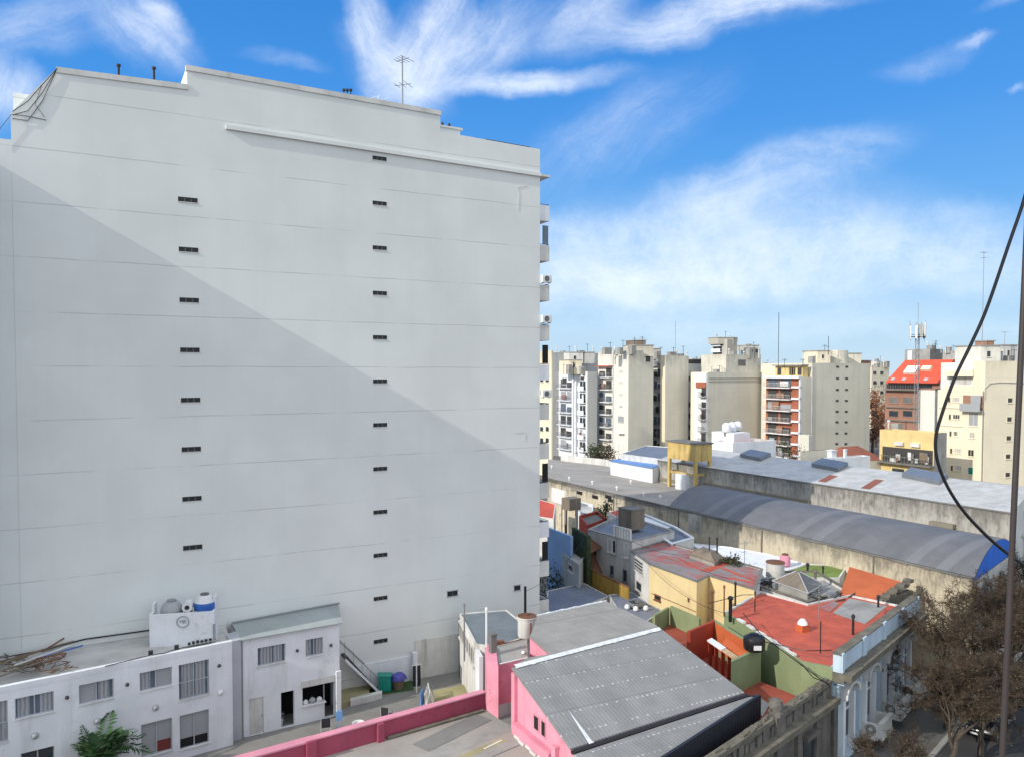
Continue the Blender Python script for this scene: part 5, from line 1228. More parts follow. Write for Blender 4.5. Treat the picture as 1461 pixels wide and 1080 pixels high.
# black tank on the corner, roof pipes, small chimneys
c = G(1076, 926, 5.62); t = thing('water_tank', 'squat black plastic water tank at the corner of the green and red walls', 'water tank', c)
b = MB(); b.lathe(c, [(.5, 0), (.55, .08), (.57, .5), (.52, .66), (.3, .78), (.22, .8)], 28); b.build('body', K['plastic_black'], t, smooth=True)
b = MB(); b.lathe(c + Z * .78, [(.24, 0), (.25, .06), (.05, .1)], 18); b.build('lid', K['plastic_black'], t, smooth=True)
b = MB(); d = -Vector((c.x, c.y, 0)).normalized(); s = d.cross(Z); d = (d * .95 - s * .3).normalized(); s = d.cross(Z)
b.obox(c + d * .565 + Z * .15 - s * .2, s * .4, d * .02, Z * .24); b.build('label_sheet', K['plastic_white'], t)
for i, (x, y0, y1, z, r, mt, lb) in enumerate(((1015.5, 880, 846, 4.2, .07, 'rust', 'short dark pipe by the yellow wall, left of the row'), (1033, 876, 838, 5.5, .045, 'rust', 'thin rusty pipe standing at the left corner of the red roof'), (1042, 884, 854, 5.55, .11, 'plastic_black', 'thick black flue at the left edge of the red roof'),
        (1049, 866, 833, 5.5, .06, 'darkmetal', 'dark pipe on the red roof in front of the yellow wall'), (1077, 872, 846, 5.5, .035, 'darkmetal', 'thin dark pipe near the back corner of the red roof'), (1012, 794, 768, 6.3, .05, 'darkmetal', 'left of two dark pipes beside the brown skylight hood'), (1023, 795, 769, 6.3, .06, 'darkmetal', 'right of two dark pipes beside the brown skylight hood'),
        (1152, 832, 806, 4.4, .09, 'darkmetal', 'thick dark pipe behind the grey pyramid skylight'), (1174, 835, 810, 4.4, .06, 'darkmetal', 'thin dark pipe at the right behind the grey pyramid skylight'), (1163, 838, 816, 5.2, .1, 'tank_brown', 'stubby brown chimney beside the grey pyramid skylight'), (1217, 905, 880, 5.5, .07, 'darkmetal', 'black pipe on the red roof near the grey patch'), (1253, 866, 852, 5.5, .07, 'darkmetal', 'short pipe with a white cap on the grey roof patch'))):
    p = G(x, y0, z); h_ = zt(y1, p.y) - z; b = MB(); b.tube([p - Z * .1, p + Z * h_], r, 8, 0); b.lathe(p + Z * (h_ - .02), [(r * 1.6, 0), (r * 1.6, .1), (r * .6, .2)], 8, 0)
    tag(b.build('vent_pipe', K[mt]), lb, 'pipe', 'vent pipes on the middle roofs')
c = G(1145, 900, 5.5); t = thing('roof_cowl', 'small white capped orange chimney in the middle of the red roof', 'chimney', c)
b = MB(); b.box(c + Z * .2, (.6, .5, .4), .5); b.build('base', K['orange'], t); b = MB(); b.lathe(c + Z * .4, [(.3, 0), (.26, .14), (.12, .3)], 12); b.build('cap', K['plastic_white'], t, smooth=True)
c = G(1186, 856, 5.25); t = thing('roof_junk', 'tangle of dark pipes and grey valve box at the back of the red roof', 'pipes', c)
b = MB(); random.seed(14)
for k in range(8): p = c + Vector((random.uniform(-.9, .9), random.uniform(-.9, .9), .1)); b.tube([p, p + Vector((random.uniform(-.6, .6), random.uniform(-.6, .6), random.uniform(.1, .7))), p + Vector((random.uniform(-.9, .9), random.uniform(-.9, .9), .1))], .04, 5)
b.build('pipes', K['darkmetal'], t); b = MB(); b.box(c + Z * .25, (.5, .4, .5), .3); b.build('valve_box', K['greymetal'], t)
for i, (pts, lb) in enumerate((([G(1091, 915, 5.9), G(1120, 921, 5.8), G(1150, 928, 5.75), G(1186, 927, 6.3)], 'sagging black cable from the black tank across the red roof'), ([G(1060, 874, 6.4), G(1086, 905, 6.4), G(1143, 948, 5.7), G(1184, 978, 5.3)], 'long black cable along the top of the lit green wall'), ([G(1184, 975, 5.4), G(1160, 966, 5.3), G(1143, 946, 5.7)], 'short cable at the blue front corner'), ([G(1012, 860, 6.0), G(1060, 848, 6.0), G(1090, 848, 6.2)], 'thin cable in front of the yellow wall'))):
    b = MB(); b.tube(pts, .025, 5); tag(b.build('cable', K['cable']), lb, 'cable')
p = G(1170, 972, 4.0); b = MB(); b.tube([p, p + Z * 3.2], .03, 6); tag(b.build('thin_mast', K['darkmetal']), 'thin dark pole standing by the green wall at the blue front corner', 'pole')

# parapet posts, dishes, washing lines and aerials of the middle roofs
for k in range(7):
    p = gp[0].lerp(gp[1], .62 + .06 * k); b = MB(); b.box(Vector((p.x, p.y, 7.08)) + B * .12, (.14, .14, .9), .5); b.build('parapet_post', K['white_dirty'], gh)
b = MB(); p0_, p1_ = gp[0].lerp(gp[1], .61), gp[0].lerp(gp[1], .99); b.tube([Vector((p0_.x, p0_.y, 7.56)) + B * .12, Vector((p1_.x, p1_.y, 7.56)) + B * .12], .06, 6); b.build('parapet_rail', K['white_dirty'], gh)
for i, (x, y, z, h, lb) in enumerate(((1062, 826, 6.02, 2.6, 'thin television aerial on the yellow house roof'), (880, 752, 6.62, 2.8, 'thin television aerial beside the brown square tank'), (822, 740, 5.6, 3.0, 'thin television aerial on the dark red house by the tower'), (1168, 882, 5.52, 2.2, 'thin television aerial in the middle of the red roof'))):
    p = G(x, y, z); yagi('rooftop_antenna', lb, p, h, [(h - .1, 1.1, A, 4), (h - .7, .8, A + B * .3, 2)], .022)
for i, (p, q_, sag, lb) in enumerate(((G(926, 806, 6.3), G(1033, 874, 6.2), .5, 'sagging black wire from the yellow house to the red roof'), (G(840, 757, 7.0), G(752, 842, 6.8), .7, 'sagging wire from the grey plastered house towards the cylindrical tank'), (G(1000, 812, 6.5), G(1104, 824, 6.2), .4, 'thin wire from the skylight hood to the white tank'), (G(903, 772, 7.6), G(983, 791, 6.6), .3, 'thin wire from the parapet posts to the skylight hood'))):
    b = MB(); b.tube([p.lerp(q_, f / 10) - Z * sag * 4 * (f / 10) * (1 - f / 10) for f in range(11)], .014, 5); tag(b.build('overhead_wire', K['cable']), lb, 'wire')

# white and green roofs at the warehouse foot
r1 = Gs([(985, 774), (1040, 779), (1095, 789), (1150, 803), (1122, 817), (1068, 803), (1010, 792)], 5.3)
t = hs('white_roof_shed', 'long low shed with a white coated roof at the foot of the stained warehouse wall', r1, 'shed'); block(t, r1, 0, 5.2, 'white', 'white', .08, .12)
r1 = Gs([(1124, 813), (1150, 804), (1210, 806), (1198, 824), (1140, 824)], 5.35)
t = hs('green_roof_shed', 'low shed with a mossy green felt roof behind the glazed pyramid', r1, 'shed'); block(t, r1, 0, 5.3, 'white_dirty', 'greenroof', .06, .12)
c = G(1106, 822, 5.35); t = thing('water_tank', 'round white fibre cement tank behind the grey pyramid skylight', 'water tank', c)
b = MB(); b.lathe(c, [(.62, 0), (.64, .05), (.64, 1.0), (.66, 1.05)], 24); b.build('body', K['white_dirty'], t, smooth=True); b = MB(); b.lathe(c + Z * 1.02, [(.68, 0), (.66, .08), (.1, .16)], 24); b.build('lid', K['rust'], t, smooth=True)
c = G(1120, 806, 5.3); t = thing('water_tank', 'small pinkish round tank behind the white fibre cement tank', 'water tank', c)
b = MB(); b.lathe(c, [(.36, 0), (.4, .1), (.4, .6), (.25, .8)], 18); b.build('body', K['pink_cap'], t, smooth=True); b = MB(); b.lathe(c + Z * .78, [(.26, 0), (.22, .12), (.05, .16)], 14); b.build('lid', K['rust'], t, smooth=True)
c = G(1095, 835, 5.25); b = MB(); random.seed(31)
for k in range(26): b.box(c + Vector((random.uniform(-1, 1), random.uniform(-.7, .7), random.uniform(0, .35))), (random.uniform(.1, .5), random.uniform(.1, .3), random.uniform(.1, .4)), random.uniform(0, 3), m=random.randrange(2))
tag(b.build('scrap_pile', [K['darkmetal'], K['greymetal']]), 'dark scrap pile between the yellow house and the glazed pyramid', 'scrap', kind='stuff')

# small houses beside the tower foot
r1 = Gs([(768, 711), (793, 718), (790, 739), (764, 735)], 5.5); t = hs('tile_roof_house', 'small house with a red sheet roof beside the tower', r1); block(t, r1, 0, 5.4, 'white_dirty', 'tile', .05, .1)
r1 = Gs([(779, 773), (800, 766), (839, 788), (826, 806)], 4.9); t = hs('grey_house', 'narrow grey house with small windows below the light blue wall', r1); block(t, r1, 0, 4.8, 'house_grey', 'flat_roof_white', .15, .15)
w_ = Wall(r1[0], r1[3])
for q_ in ((792, 790, 797, 800), (811, 805, 818, 815)): fwin(t, w_, w_.r2(*q_), 'glass', 'white_dirty', .04, bars=0)
b = MB(); w_ = Wall(G(781, 746, 7.0), G(814, 758, 7.0)); w_.box(b, 0, w_.L, 0, 6.6, 0, -.25); tag(b.build('blue_wall', K['pale_blue']), 'light blue painted wall behind the small black tank', 'wall')
b = MB(); w_ = Wall(G(816, 752, 6.9), G(838, 765, 6.9)); w_.box(b, 0, w_.L, 0, 6.9, 0, -.3); tag(b.build('creeper_wall', K['leafdark']), 'dark green overgrown wall left of the grey plastered house', 'wall')
c = G(806, 779, 5.3); t = thing('water_tank', 'small black tank on a pale pillar in front of the light blue wall', 'water tank', c)
b = MB(); b.lathe(c, [(.42, 0), (.45, .1), (.45, .75), (.3, .95), (.1, 1.0)], 20); b.build('body', K['plastic_black'], t, smooth=True); b = MB(); b.box(c - Z * 1.3, (.8, .8, 2.58), .4); b.build('pillar', K['white_dirty'], t)
c = G(815, 727, 6.0); t = thing('water_tank', 'brown square tank on legs below the warehouse eaves', 'water tank', c)
b = MB(); b.box(c + Z * .65, (1.5, 1.3, 1.2), .6); b.build('body', K['tank_brown'], t); b = MB()
for sx in (-.55, .55):
    for sy in (-.45, .45): b.box(c + Vector((sx, sy, -2.9)), (.16, .16, 5.9), .6)
b.build('leg', K['concrete_dark'], t)
r1 = Gs([(826, 738), (852, 731), (866, 742), (838, 752)], 5.6); t = hs('red_wall_house', 'small house with dark red walls left of the brown square tank', r1); block(t, r1, 0, 5.5, 'redwall', 'concrete_dark', .3, .15)
r1 = Gs([(868, 730), (884, 725), (900, 730), (884, 738)], 6.6); t = hs('red_canopy_house', 'low house with a bright red roof under the warehouse wall', r1); block(t, r1, 0, 6.5, 'white_dirty', 'tile', .05, .1)
r1 = Gs([(822, 722), (846, 728), (846, 744), (822, 738)], 4.8); t = hs('white_wall_house', 'low white house under the warehouse wall', r1); block(t, r1, 0, 5.2, 'white', 'flat_roof_white', .3, .15)
cloth('laundry', 'white laundry hanging beside the tower under the warehouse eaves', G(787, 695, 7.2), G(806, 700, 7.2), 1.7, 'fabric_white', 'laundry')
def shrub(name, label, c, r, h, n, mt, seed, cat='shrub', group=None, stem='bark'):
    random.seed(seed); t = thing(name, label, cat, c, group); lf = MB(); cl = [Vector((random.gauss(0, .45) * r, random.gauss(0, .45) * r, h * random.uniform(.35, .95))) for _ in range(9)]
    b = MB(); b.tube([c, c + Z * h * .5], [.05 * r + .03, .03], 6)
    for q_ in cl: b.tube([c + Z * h * .25, c + q_], [.03, .01], 4)
    b.build('stems', K[stem], t)
    for k in range(n):
        q_ = c + random.choice(cl) + Vector((random.gauss(0, .22) * r, random.gauss(0, .22) * r, random.gauss(0, .16) * h)); d = Vector((random.gauss(0, 1), random.gauss(0, 1), random.gauss(0, 1))).normalized(); s = d.orthogonal().normalized(); L = random.uniform(.06, .16) * (1 + r * .12)
        lf.quad(q_, q_ + d * L + s * L * .5, q_ + d * 2 * L, q_ + d * L - s * L * .5)
    lf.build('foliage', K[mt], t); return t
shrub('garden_shrub', 'dark shrub in the narrow yard beside the tower', Vector((pd(790, 66).x, pd(790, 66).y, 0)), 1.3, 3.4, 420, 'leafdark', 3)
shrub('roof_plant', 'dark potted bush under the warehouse eaves', G(864, 742, 5.6), .7, 1.7, 260, 'leafdark', 6)
shrub('roof_plant', 'low weeds on the brown skylight hood roof', G(1045, 806, 6.0), .7, .6, 200, 'leafolive', 16)

# ------------------------------------------------------------------ the two warehouses
E0, E1 = G(781, 681, 7.0), G(1388, 824, 7.0); edir = Vector((E0.x - E1.x, E0.y - E1.y, 0)).normalized()
X1, X0 = G(1444, 732, 9.6), G(1015, 668, 9.6); xdir = Vector((X0.x - X1.x, X0.y - X1.y, 0)).normalized()
XL = X1 + xdir * ((X0 - X1).length + 9)
def crossx(p):                                                     # from a point of the near eave across to wall two, along the street direction
    den = C.x * xdir.y - C.y * xdir.x; k = ((X1.x - p.x) * xdir.y - (X1.y - p.y) * xdir.x) / den; return Vector((p.x + C.x * k, p.y + C.y * k, p.z))
wh = thing('vaulted_warehouse', 'long warehouse with stained cream walls and a dark vaulted roof with a blue end', 'warehouse', cen([E0, E1]))
EWL = Wall(E0, E1)
uV = EWL.px(955, 722)[0]
b = MB(); random.seed(17)
EWL.box(b, 0, EWL.L, 0, 6.93, 0, -.3)
b.build('wall', K['wh_wall'], wh)
for k in range(5): u = 3.5 + k * EWL.L / 5; b = MB(); EWL.box(b, u, u + .1, 0, 6.8, .002, .09); b.build('downpipe', K['concrete_dark'], wh)
b = MB(); EWL.box(b, -.1, EWL.L, 6.935, 7.02, -.35, .12)
for k in range(70): u = random.uniform(0, EWL.L - 1); EWL.box(b, u, u + random.uniform(.3, 1.2), 6.9 - random.uniform(.02, .1), 6.933, .003, random.uniform(.03, .09))
b.build('eaves_gutter', K['concrete_dark'], wh)
for x, y in ((827, 703), (849, 709), (872, 714), (868, 709)):
    u, z = EWL.px(x, y); b = MB(); EWL.box(b, u - .6, u + .6, z - .18, z + .2, -.04, .015); b.build('vent', K['interior'], wh)
b = MB(); u, z = EWL.px(992, 745); EWL.box(b, u - .9, u + .9, z - .9, z + .8, .003, .06); b.build('bricked_window', K['wh_wall2'], wh)
fp = [E0, EWL.pt(uV + 1.5, 7), G(1012, 698, 7), G(1000, 690, 7), G(945, 678, 7), G(868, 664, 7), G(782, 655, 7)]
b = MB(); b.prism([Vector((p.x, p.y)) for p in fp], 6.5, 7.03); b.build('flat_roof', K['membrane'], wh)
b = MB()
for x0, y0, x1, y1 in ((868, 665, 800, 657), (870, 666, 945, 680)):
    p, q_ = G(x0, y0, 7.04), G(x1, y1, 7.04); d = q_ - p; s = d.cross(Z).normalized() * .2; b.obox(p, d, s, Z * .9)
b.build('roof_upstand', K['white_dirty'], wh)
b = MB(); nn = 18; V0 = EWL.pt(uV, 7.0); V1 = EWL.pt(EWL.L + .1, 7.0); cols = []
for v in (V0, V1):
    f_ = crossx(v); cols.append([v.lerp(f_, i / nn) + Z * (.05 + 1.45 * (1 - (2 * i / nn - 1) ** 2)) for i in range(nn + 1)])
for i in range(nn): b.quad(cols[0][i], cols[1][i], cols[1][i + 1], cols[0][i + 1])
for c_ in cols: b.quad(*c_)
b.build('vault_roof', K['vault'], wh, smooth=True)
b = MB(); gb = [p + (V1 - V0).normalized() * .02 for p in cols[1]]
b.quad(*[Vector((gb[0].x, gb[0].y, 6.85)), *[p - Z * .03 for p in gb], Vector((gb[-1].x, gb[-1].y, 6.85))]); b.build('blue_gable', K['vault_blue'], wh)
b = MB(); gd = (V1 - V0).normalized() * .03; q0, q1 = gb[0] + gd, gb[-1] + gd; b.quad(Vector((q0.x, q0.y, 0)), Vector((q1.x, q1.y, 0)), Vector((q1.x, q1.y, 6.84)), Vector((q0.x, q0.y, 6.84))); b.build('street_wall', K['house_grey'], wh)
for x, y, rr in ((800, 668, .18), (850, 672, .2), (838, 694, .22), (880, 699, .22), (915, 697, .2), (930, 711, .2), (815, 658, .2)):
    pass
for i, (x, y) in enumerate(((787, 668), (812, 685), (845, 691), (880, 699), (918, 708), (942, 712), (900, 690))):
    c = G(x, y, 7.03); b = MB(); b.lathe(c, [(.07, 0), (.07, .3), (.16, .31), (.13, .4), (.04, .46)], 10); tag(b.build('roof_vent', K['pvc'], smooth=True), 'little white mushroom vent on the flat warehouse roof', 'vent', 'mushroom vents on the flat warehouse roof')
# warehouse two
w2 = thing('gabled_warehouse', 'long warehouse with a pale galvanised roof and a grey streaked wall above the dark vault', 'warehouse', cen([X0, X1]))
XW = Wall(XL, X1); b = MB(); XW.box(b, 0, XW.L, 0, 9.55, 0, -.35); b.build('wall', K['wh_wall2'], w2)
b = MB(); XW.box(b, 0, XW.L - .4, 7.3, 7.62, .002, .18); XW.box(b, XW.L * .2, XW.L * .55, 7.625, 7.95, .002, .35); XW.box(b, XW.L - 6.2, XW.L - 4.2, 7.7, 8.05, .002, .5); b.build('base_ledge', K['wh_wall'], w2)
b = MB(); XW.box(b, 0, XW.L + .05, 9.553, 9.66, -.4, .1); b.build('eaves_gutter', K['concrete_dark'], w2)
dk_ = 7.6; rz = 10.7
p0, p1 = Vector((XL.x, XL.y, 9.66)), Vector((X1.x, X1.y, 9.66)); m0, m1 = p0 + C * dk_ + Z * (rz - 9.66), p1 + C * dk_ + Z * (rz - 9.66); e0_, e1_ = p0 + C * dk_ * 2, p1 + C * dk_ * 2
b = MB(); b.quad(p0, p1, m1, m0); b.quad(m0, m1, e1_, e0_); b.build('roof', K['galv'], w2)
b = MB(); b.quad(Vector((p1.x, p1.y, 0)), Vector((e1_.x, e1_.y, 0)), e1_ - Z * .01, m1 - Z * .01, p1 - Z * .01); b.build('end_wall', K['white_dirty'], w2); b = MB(); b.quad(Vector((p0.x, p0.y, 0)), Vector((e0_.x, e0_.y, 0)), e0_ - Z * .01, m0 - Z * .01, p0 - Z * .01); b.build('end_wall', K['white_dirty'], w2)
def onroof(x, y):
    n = (p1 - p0).cross(m0 - p0).normalized(); r = ray(x, y); o = Vector((0, 0, CAMZ)); return o + r * ((p0 - o).dot(n) / r.dot(n)), n
for q4 in (((1056, 652), (1085, 658), (1103, 655), (1075, 648)), ((1158, 666), (1196, 673), (1212, 669), (1175, 662)), ((1287, 681), (1340, 692), (1352, 687), (1300, 677))):
    b = MB(); pr = [onroof(*q)[0] for q in q4]; n = onroof(*q4[0])[1]; n = n if n.z > 0 else -n
    c_ = pr[0]; uu = pr[1] - pr[0]; vv = C * 2.6 + Z * (rz - 9.66) / dk_ * 2.6
    b.obox(c_, uu, vv, n * .4); b.build('skylight', K['sky_panel'], w2)
b = MB(); q0, n = onroof(1170, 700); q1, _ = onroof(1196, 687); 
n = n if n.z > 0 else -n
for x0, y0, x1, y1 in ((1234, 697, 1255, 684), (1172, 687, 1190, 678)):
    a_, _ = onroof(x0, y0); c_, _ = onroof(x1, y1); s = xdir * .45; b.quad(a_ - s + n * .01, a_ + s + n * .01, c_ + s + n * .01, c_ - s + n * .01)
b.build('rust_patch', K['oldtile'], w2)
# street side shed beyond the second warehouse
r1 = [along(X1 + C * 16, C, 1447), X1 + C * 34, X1 + C * 34 - xdir * -14, X1 + C * 17 + xdir * 14]
# roof structures: white box with a blue roof, pale box behind it
r1 = [G(871, 677, 7.03), G(931, 689, 7.03)]; d = Vector((C.x, C.y, 0)) * 6.5; r1 = r1 + [r1[1] + d, r1[0] + d]
t = hs('blue_roof_cabin', 'white cabin with a bright blue roof on the flat warehouse roof', r1, 'cabin')
b = MB(); b.prism([Vector((p.x, p.y)) for p in r1], 7.035, 8.85); b.build('wall', K['white'], t)
slab([Vector((p.x, p.y, z)) for p, z in zip([r1[0] - d * .03, r1[1] - d * .03, r1[2], r1[3]], (8.86, 8.86, 9.2, 9.2))], .06, 'bluetarp', 'roof', t)
cw = Wall(r1[1], r1[2]); b = MB(); cw.box(b, 1.2, 2.2, 7.04, 8.7, .005, .05); b.build('door', K['house_grey'], t)
r1 = Gs([(886, 647), (921, 635), (992, 640), (962, 657)], 9.7); t = hs('grey_roof_cabin', 'pale building with a blue grey flat roof behind the blue roofed cabin', r1, 'building'); block(t, r1, 0, 9.6, 'white_dirty', 'bluegrey_roof', .1, .15)
# yellow tank tower
Kp = pd(994, 86); KL = along(Kp, B, 953); KR = along(Kp, A, 1016.5); KB = KL + (KR - Kp)
zt1, zt0_, = zt(634.5, 86, 994), zt(659, 86, 994)
t = thing('tank_tower', 'peeling yellow concrete water tank standing on four legs on the flat warehouse roof', 'water tower', Vector((Kp.x, Kp.y, 7)))
b = MB(); b.prism([Vector((p.x, p.y)) for p in (Kp, KR, KB, KL)], zt0_, zt1); b.build('tank', K['tank_yellow'], t)
o_ = inset([Kp, KR, KB, KL], -.12); b = MB(); b.prism(o_, zt1 + .003, zt1 + .16); b.build('lid', K['concrete_dark'], t)
cc = cen([Kp, KR, KB, KL])
for p in (Kp, KR, KB, KL):
    q_ = p.lerp(cc, .1); b = MB(); b.box(Vector((q_.x, q_.y, (7.03 + zt0_ - .003) / 2)), (.32, .32, zt0_ - .003 - 7.03), R(29)); b.build('leg', K['tank_yellow'], t)
b = MB(); zz = zt(680, 86)
for p, q_ in ((Kp, KL), (Kp, KR), (KR, KB), (KL, KB)):
    d = q_ - p; s = d.cross(Z).normalized() * .2; p2 = p.lerp(cc, .1); d2 = q_.lerp(cc, .1) - p2; b.obox(Vector((p2.x, p2.y, zz)) + d2 * .05 - s * .5, d2 * .9, s, (0, 0, .25))
b.build('ring_beam', K['tank_yellow'], t)
c = cen([Kp, KL, KB]); b = MB(); b.box(Vector((c.x + .4, c.y - 1.2, 7.9)), (2.2, 1.6, 1.7), R(29)); tag(b.build('pump_house', K['white']), 'small white pump house below the yellow tank', 'cabin')
# white building with the cluster of white tanks
c0 = pd(1046, 103); cl_ = along(c0, B, 1016); cr_ = along(c0, A, 1108); cb = cl_ + (cr_ - c0); zr_ = zt(637, 103, 1046)
t = hs('tank_roof_building', 'white building with red roof edge and white tanks behind the galvanised roof', [c0, cr_, cb, cl_], 'building'); block(t, [c0, cr_, cb, cl_], 0, zr_, ['white', 'white_dirty', 'white', 'white'], 'redroof', .5, .2)
zc = zr_
q = cen([c0, cr_, cb, cl_]); o = pd(1043, 108); b = MB(); b.box(Vector((o.x, o.y, zc + .8)), (4.2, 3, 1.5), R(-60)); tag(b.build('tank_plinth', K['white']), 'white masonry plinth under the cluster of white tanks', 'plinth')
for i, (x, dd, lb) in enumerate(((1037, 107, 'leftmost round white tank of the rooftop cluster'), (1045, 108.5, 'middle round white tank of the rooftop cluster'), (1053, 110, 'rightmost round white tank of the rooftop cluster'))):
    o = pd(x, dd); c = Vector((o.x, o.y, zc + 1.6)); t2 = thing('water_tank', lb, 'water tank', c, 'cluster of white rooftop tanks'); b = MB(); b.lathe(c, [(.55, 0), (.6, .1), (.6, .9), (.4, 1.2), (.15, 1.3)], 18); b.build('body', K['plastic_white'], t2, smooth=True); b = MB(); b.lathe(c - Z * .05, [(.3, -.5), (.3, .04)], 10); b.build('stand', K['darkmetal'], t2)
# odds and ends behind the galvanised roof
def pxblock(name, label, x0, xc, x1, d, ytop, ws, rm, cat='building', par=.3, depthL=None, z0=0, group=None, deep=None, c0=None, deepA=None):
    """corner building: near vertical corner at xc, left face runs away along B to x0, right face along A to x1"""
    c0 = c0 or pd(xc, d); l = c0 + B * deep if deep else along(c0, B, x0); r = c0 + A * deepA if deepA else along(c0, A, x1)
    bk = l + (r - c0); z = zt(ytop, d, xc); t = thing(name, label, cat, cen([c0, r, bk, l]), group)
    ro = block(t, [c0, r, bk, l], z0, z - par, [ws[1], ws[2], ws[3], ws[0]], rm, par, .25)
    return t, Wall(l, c0), Wall(c0, r), z
pxblock('beige_shed', 'low beige building with a reddish roof edge in front of the vented beige tower', 1141, 1143, 1186, 112, 644, ['beige', 'beige', 'beige', 'beige'], 'redroof', 'building')
pxblock('roof_hut', 'small beige roof hut with a dark side against the vented tower', 1141, 1155, 1161, 118, 621, ['beige2', 'house_grey', 'beige', 'beige'], 'concrete', 'hut')
pxblock('white_shed', 'long low white shed behind the galvanised roof', 1170, 1182, 1243, 108, 655, ['white', 'white', 'white', 'white'], 'concrete', 'shed')
for i, (x, y, w_, lb) in enumerate(((1188, 643, 1.0, 'stubby white chimney left of two on the white shed'), (1207, 642, .4, 'slim white chimney right of two on the white shed'))):
    o = pd(x, 111); z = zt(y, 111); b = MB(); b.box(Vector((o.x, o.y, z / 2)), (w_, w_ * .8, z), .5); b.box(Vector((o.x, o.y, z + .08)), (w_ * 1.25, w_, .12), .5); tag(b.build('chimney', K['white']), lb, 'chimney')
o = pd(1215, 116); t = thing('hipped_house', 'house with an old brown tiled hipped roof behind the white shed', 'house', o)
r_ = along(o, A, 1266); l_ = o + B * 7; bk = l_ + r_ - o; b = MB(); ze = zt(660, 116); b.prism([o, r_, bk, l_], 0, ze); b.build('wall', K['beige'], t)
b = MB(); zz = zt(641, 116); pg = [Vector((p.x, p.y, ze)) for p in (o, r_, bk, l_)]; ra, rb = (pg[0] + pg[3]) / 2, (pg[1] + pg[2]) / 2; ra, rb = ra.lerp(rb, .25), ra.lerp(rb, .75); ra.z = rb.z = zz; b.quad(pg[0], pg[1], rb, ra); b.quad(pg[2], pg[3], ra, rb); b.quad(pg[1], pg[2], rb); b.quad(pg[3], pg[0], ra); b.build('roof', K['oldtile'], t)
for i, (x, d, r, h, lb) in enumerate(((1118, 112, 1.6, 3.2, 'dark bush behind the first skylight of the galvanised roof'), (1134, 113, 1.4, 2.6, 'dry bush left of the low beige building'))):
    o = pd(x, d); shrub('garden_shrub', lb, Vector((o.x, o.y, zt(655, d) - h * .3)), r, h, 260, 'leafdark', 40 + i)
# ------------------------------------------------------------------ apartment blocks behind
def balcs(root, WL, x0, x1, y_first, step_px, n, d, depth=1.1, slab='white', rail='greymetal', back='dimroom', solid=False, skip=(), name='balcony', wall_gap=.25):
    ua, ub = WL.px(x0, 560)[0], WL.px(x1, 560)[0]; u0, u1 = min(ua, ub), max(ua, ub)
    xm = (x0 + x1) / 2
    for k in range(n):
        z = WL.px(xm, y_first + step_px * k)[1]
        b = MB(); hh = 2.1; random.seed(int(x0 * 7 + k * 3)); w_ = (u1 - u0)
        ws = [(.06, .46), (.54, .94)] if w_ > 2.5 else [(.12, .88)]
        for a_, c_ in ws:
            top_ = hh - random.choice((0, 0, .7)); WL.box(b, u0 + w_ * a_, u0 + w_ * c_, z + .15, z + top_, -.05, .03)
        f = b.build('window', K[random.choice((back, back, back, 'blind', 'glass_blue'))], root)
        if k in skip: continue
        b = MB(); WL.box(b, u0, u1, z - .12, z + .06, .003, depth, 0)
        if solid: WL.box(b, u0, u1, z + .063, z + .95, depth - .1, depth, 0)
        else:
            WL.box(b, u0, u1, z + .98, z + 1.04, depth - .06, depth, 1)
            nb_ = max(5, int(w_ / .35))
            for i in range(nb_ + 1): uu = u0 + w_ * i / nb_; WL.box(b, uu - .03, uu + .03, z + .063, z + .978, depth - .05, depth - .01, 1)
        b.build(name, [K[slab], K[rail]], root)
        if random.random() < .6:                                     # washing, plants, blinds on the balcony
            b = MB(); ca = random.uniform(.1, .6); WL.box(b, u0 + w_ * ca, u0 + w_ * (ca + random.uniform(.15, .35)), z + .3, z + random.uniform(.9, 1.9), depth * .3, depth * .3 + .2); b.build('balcony_clutter', K[random.choice(('fabric_white', 'wood', 'plastic_grey', 'brickbrown', 'leafdark', 'blind'))], root)
def wins(root, WL, xs, ys, w_, h_, pane='glass', frame='white_dirty', bars=0):
    for y in ys:
        for x in xs:
            u, z = WL.px(x, y); fwin(root, WL, (u - w_ / 2, u + w_ / 2, z - h_ / 2, z + h_ / 2), pane, frame, .04, bars=bars)
def roofbox(root, x0, x1, y0, y1, d, mt, name='roof_hut', dep=4, win=False):
    p, q = pd(x0, d), pd(x1, d); z1, z0 = zt(y0, d, x0), zt(y1, d, x0) - .8; b = MB(); b.obox(Vector((p.x, p.y, z0)), q - p, B * dep, (0, 0, z1 - z0)); o = b.build(name, K[mt], root)
    b = MB(); s = (q - p).normalized() * .15; b.obox(Vector((p.x, p.y, z1 + .003)) - s - B * .15, q - p + s * 2, B * (dep + .3), (0, 0, .16)); b.build('roof_slab', K['concrete'], root)
    if win:
        wl = Wall(p, q); u = wl.L * .3; fwin(root, wl, (u, u + wl.L * .22, z1 - 1.7, z1 - .7), 'dimroom', 'white_dirty', .04, bars=0)
    return o
def ant(root, x, y0, y1, d, r=.05, name='antenna', arms=((.9, 1.0), (.75, 1.4))):
    p = pd(x, d); z0, z1 = zt(y1, d, x), zt(y0, d, x); b = MB(); b.tube([Vector((p.x, p.y, z0 - .8)), Vector((p.x, p.y, z1))], r, 5)
    for f, L in arms: zz = z0 + (z1 - z0) * f; b.tube([Vector((p.x - L / 2, p.y, zz)), Vector((p.x + L / 2, p.y + .2, zz))], r * .7, 4)
    b.build(name, K['darkmetal'], root)
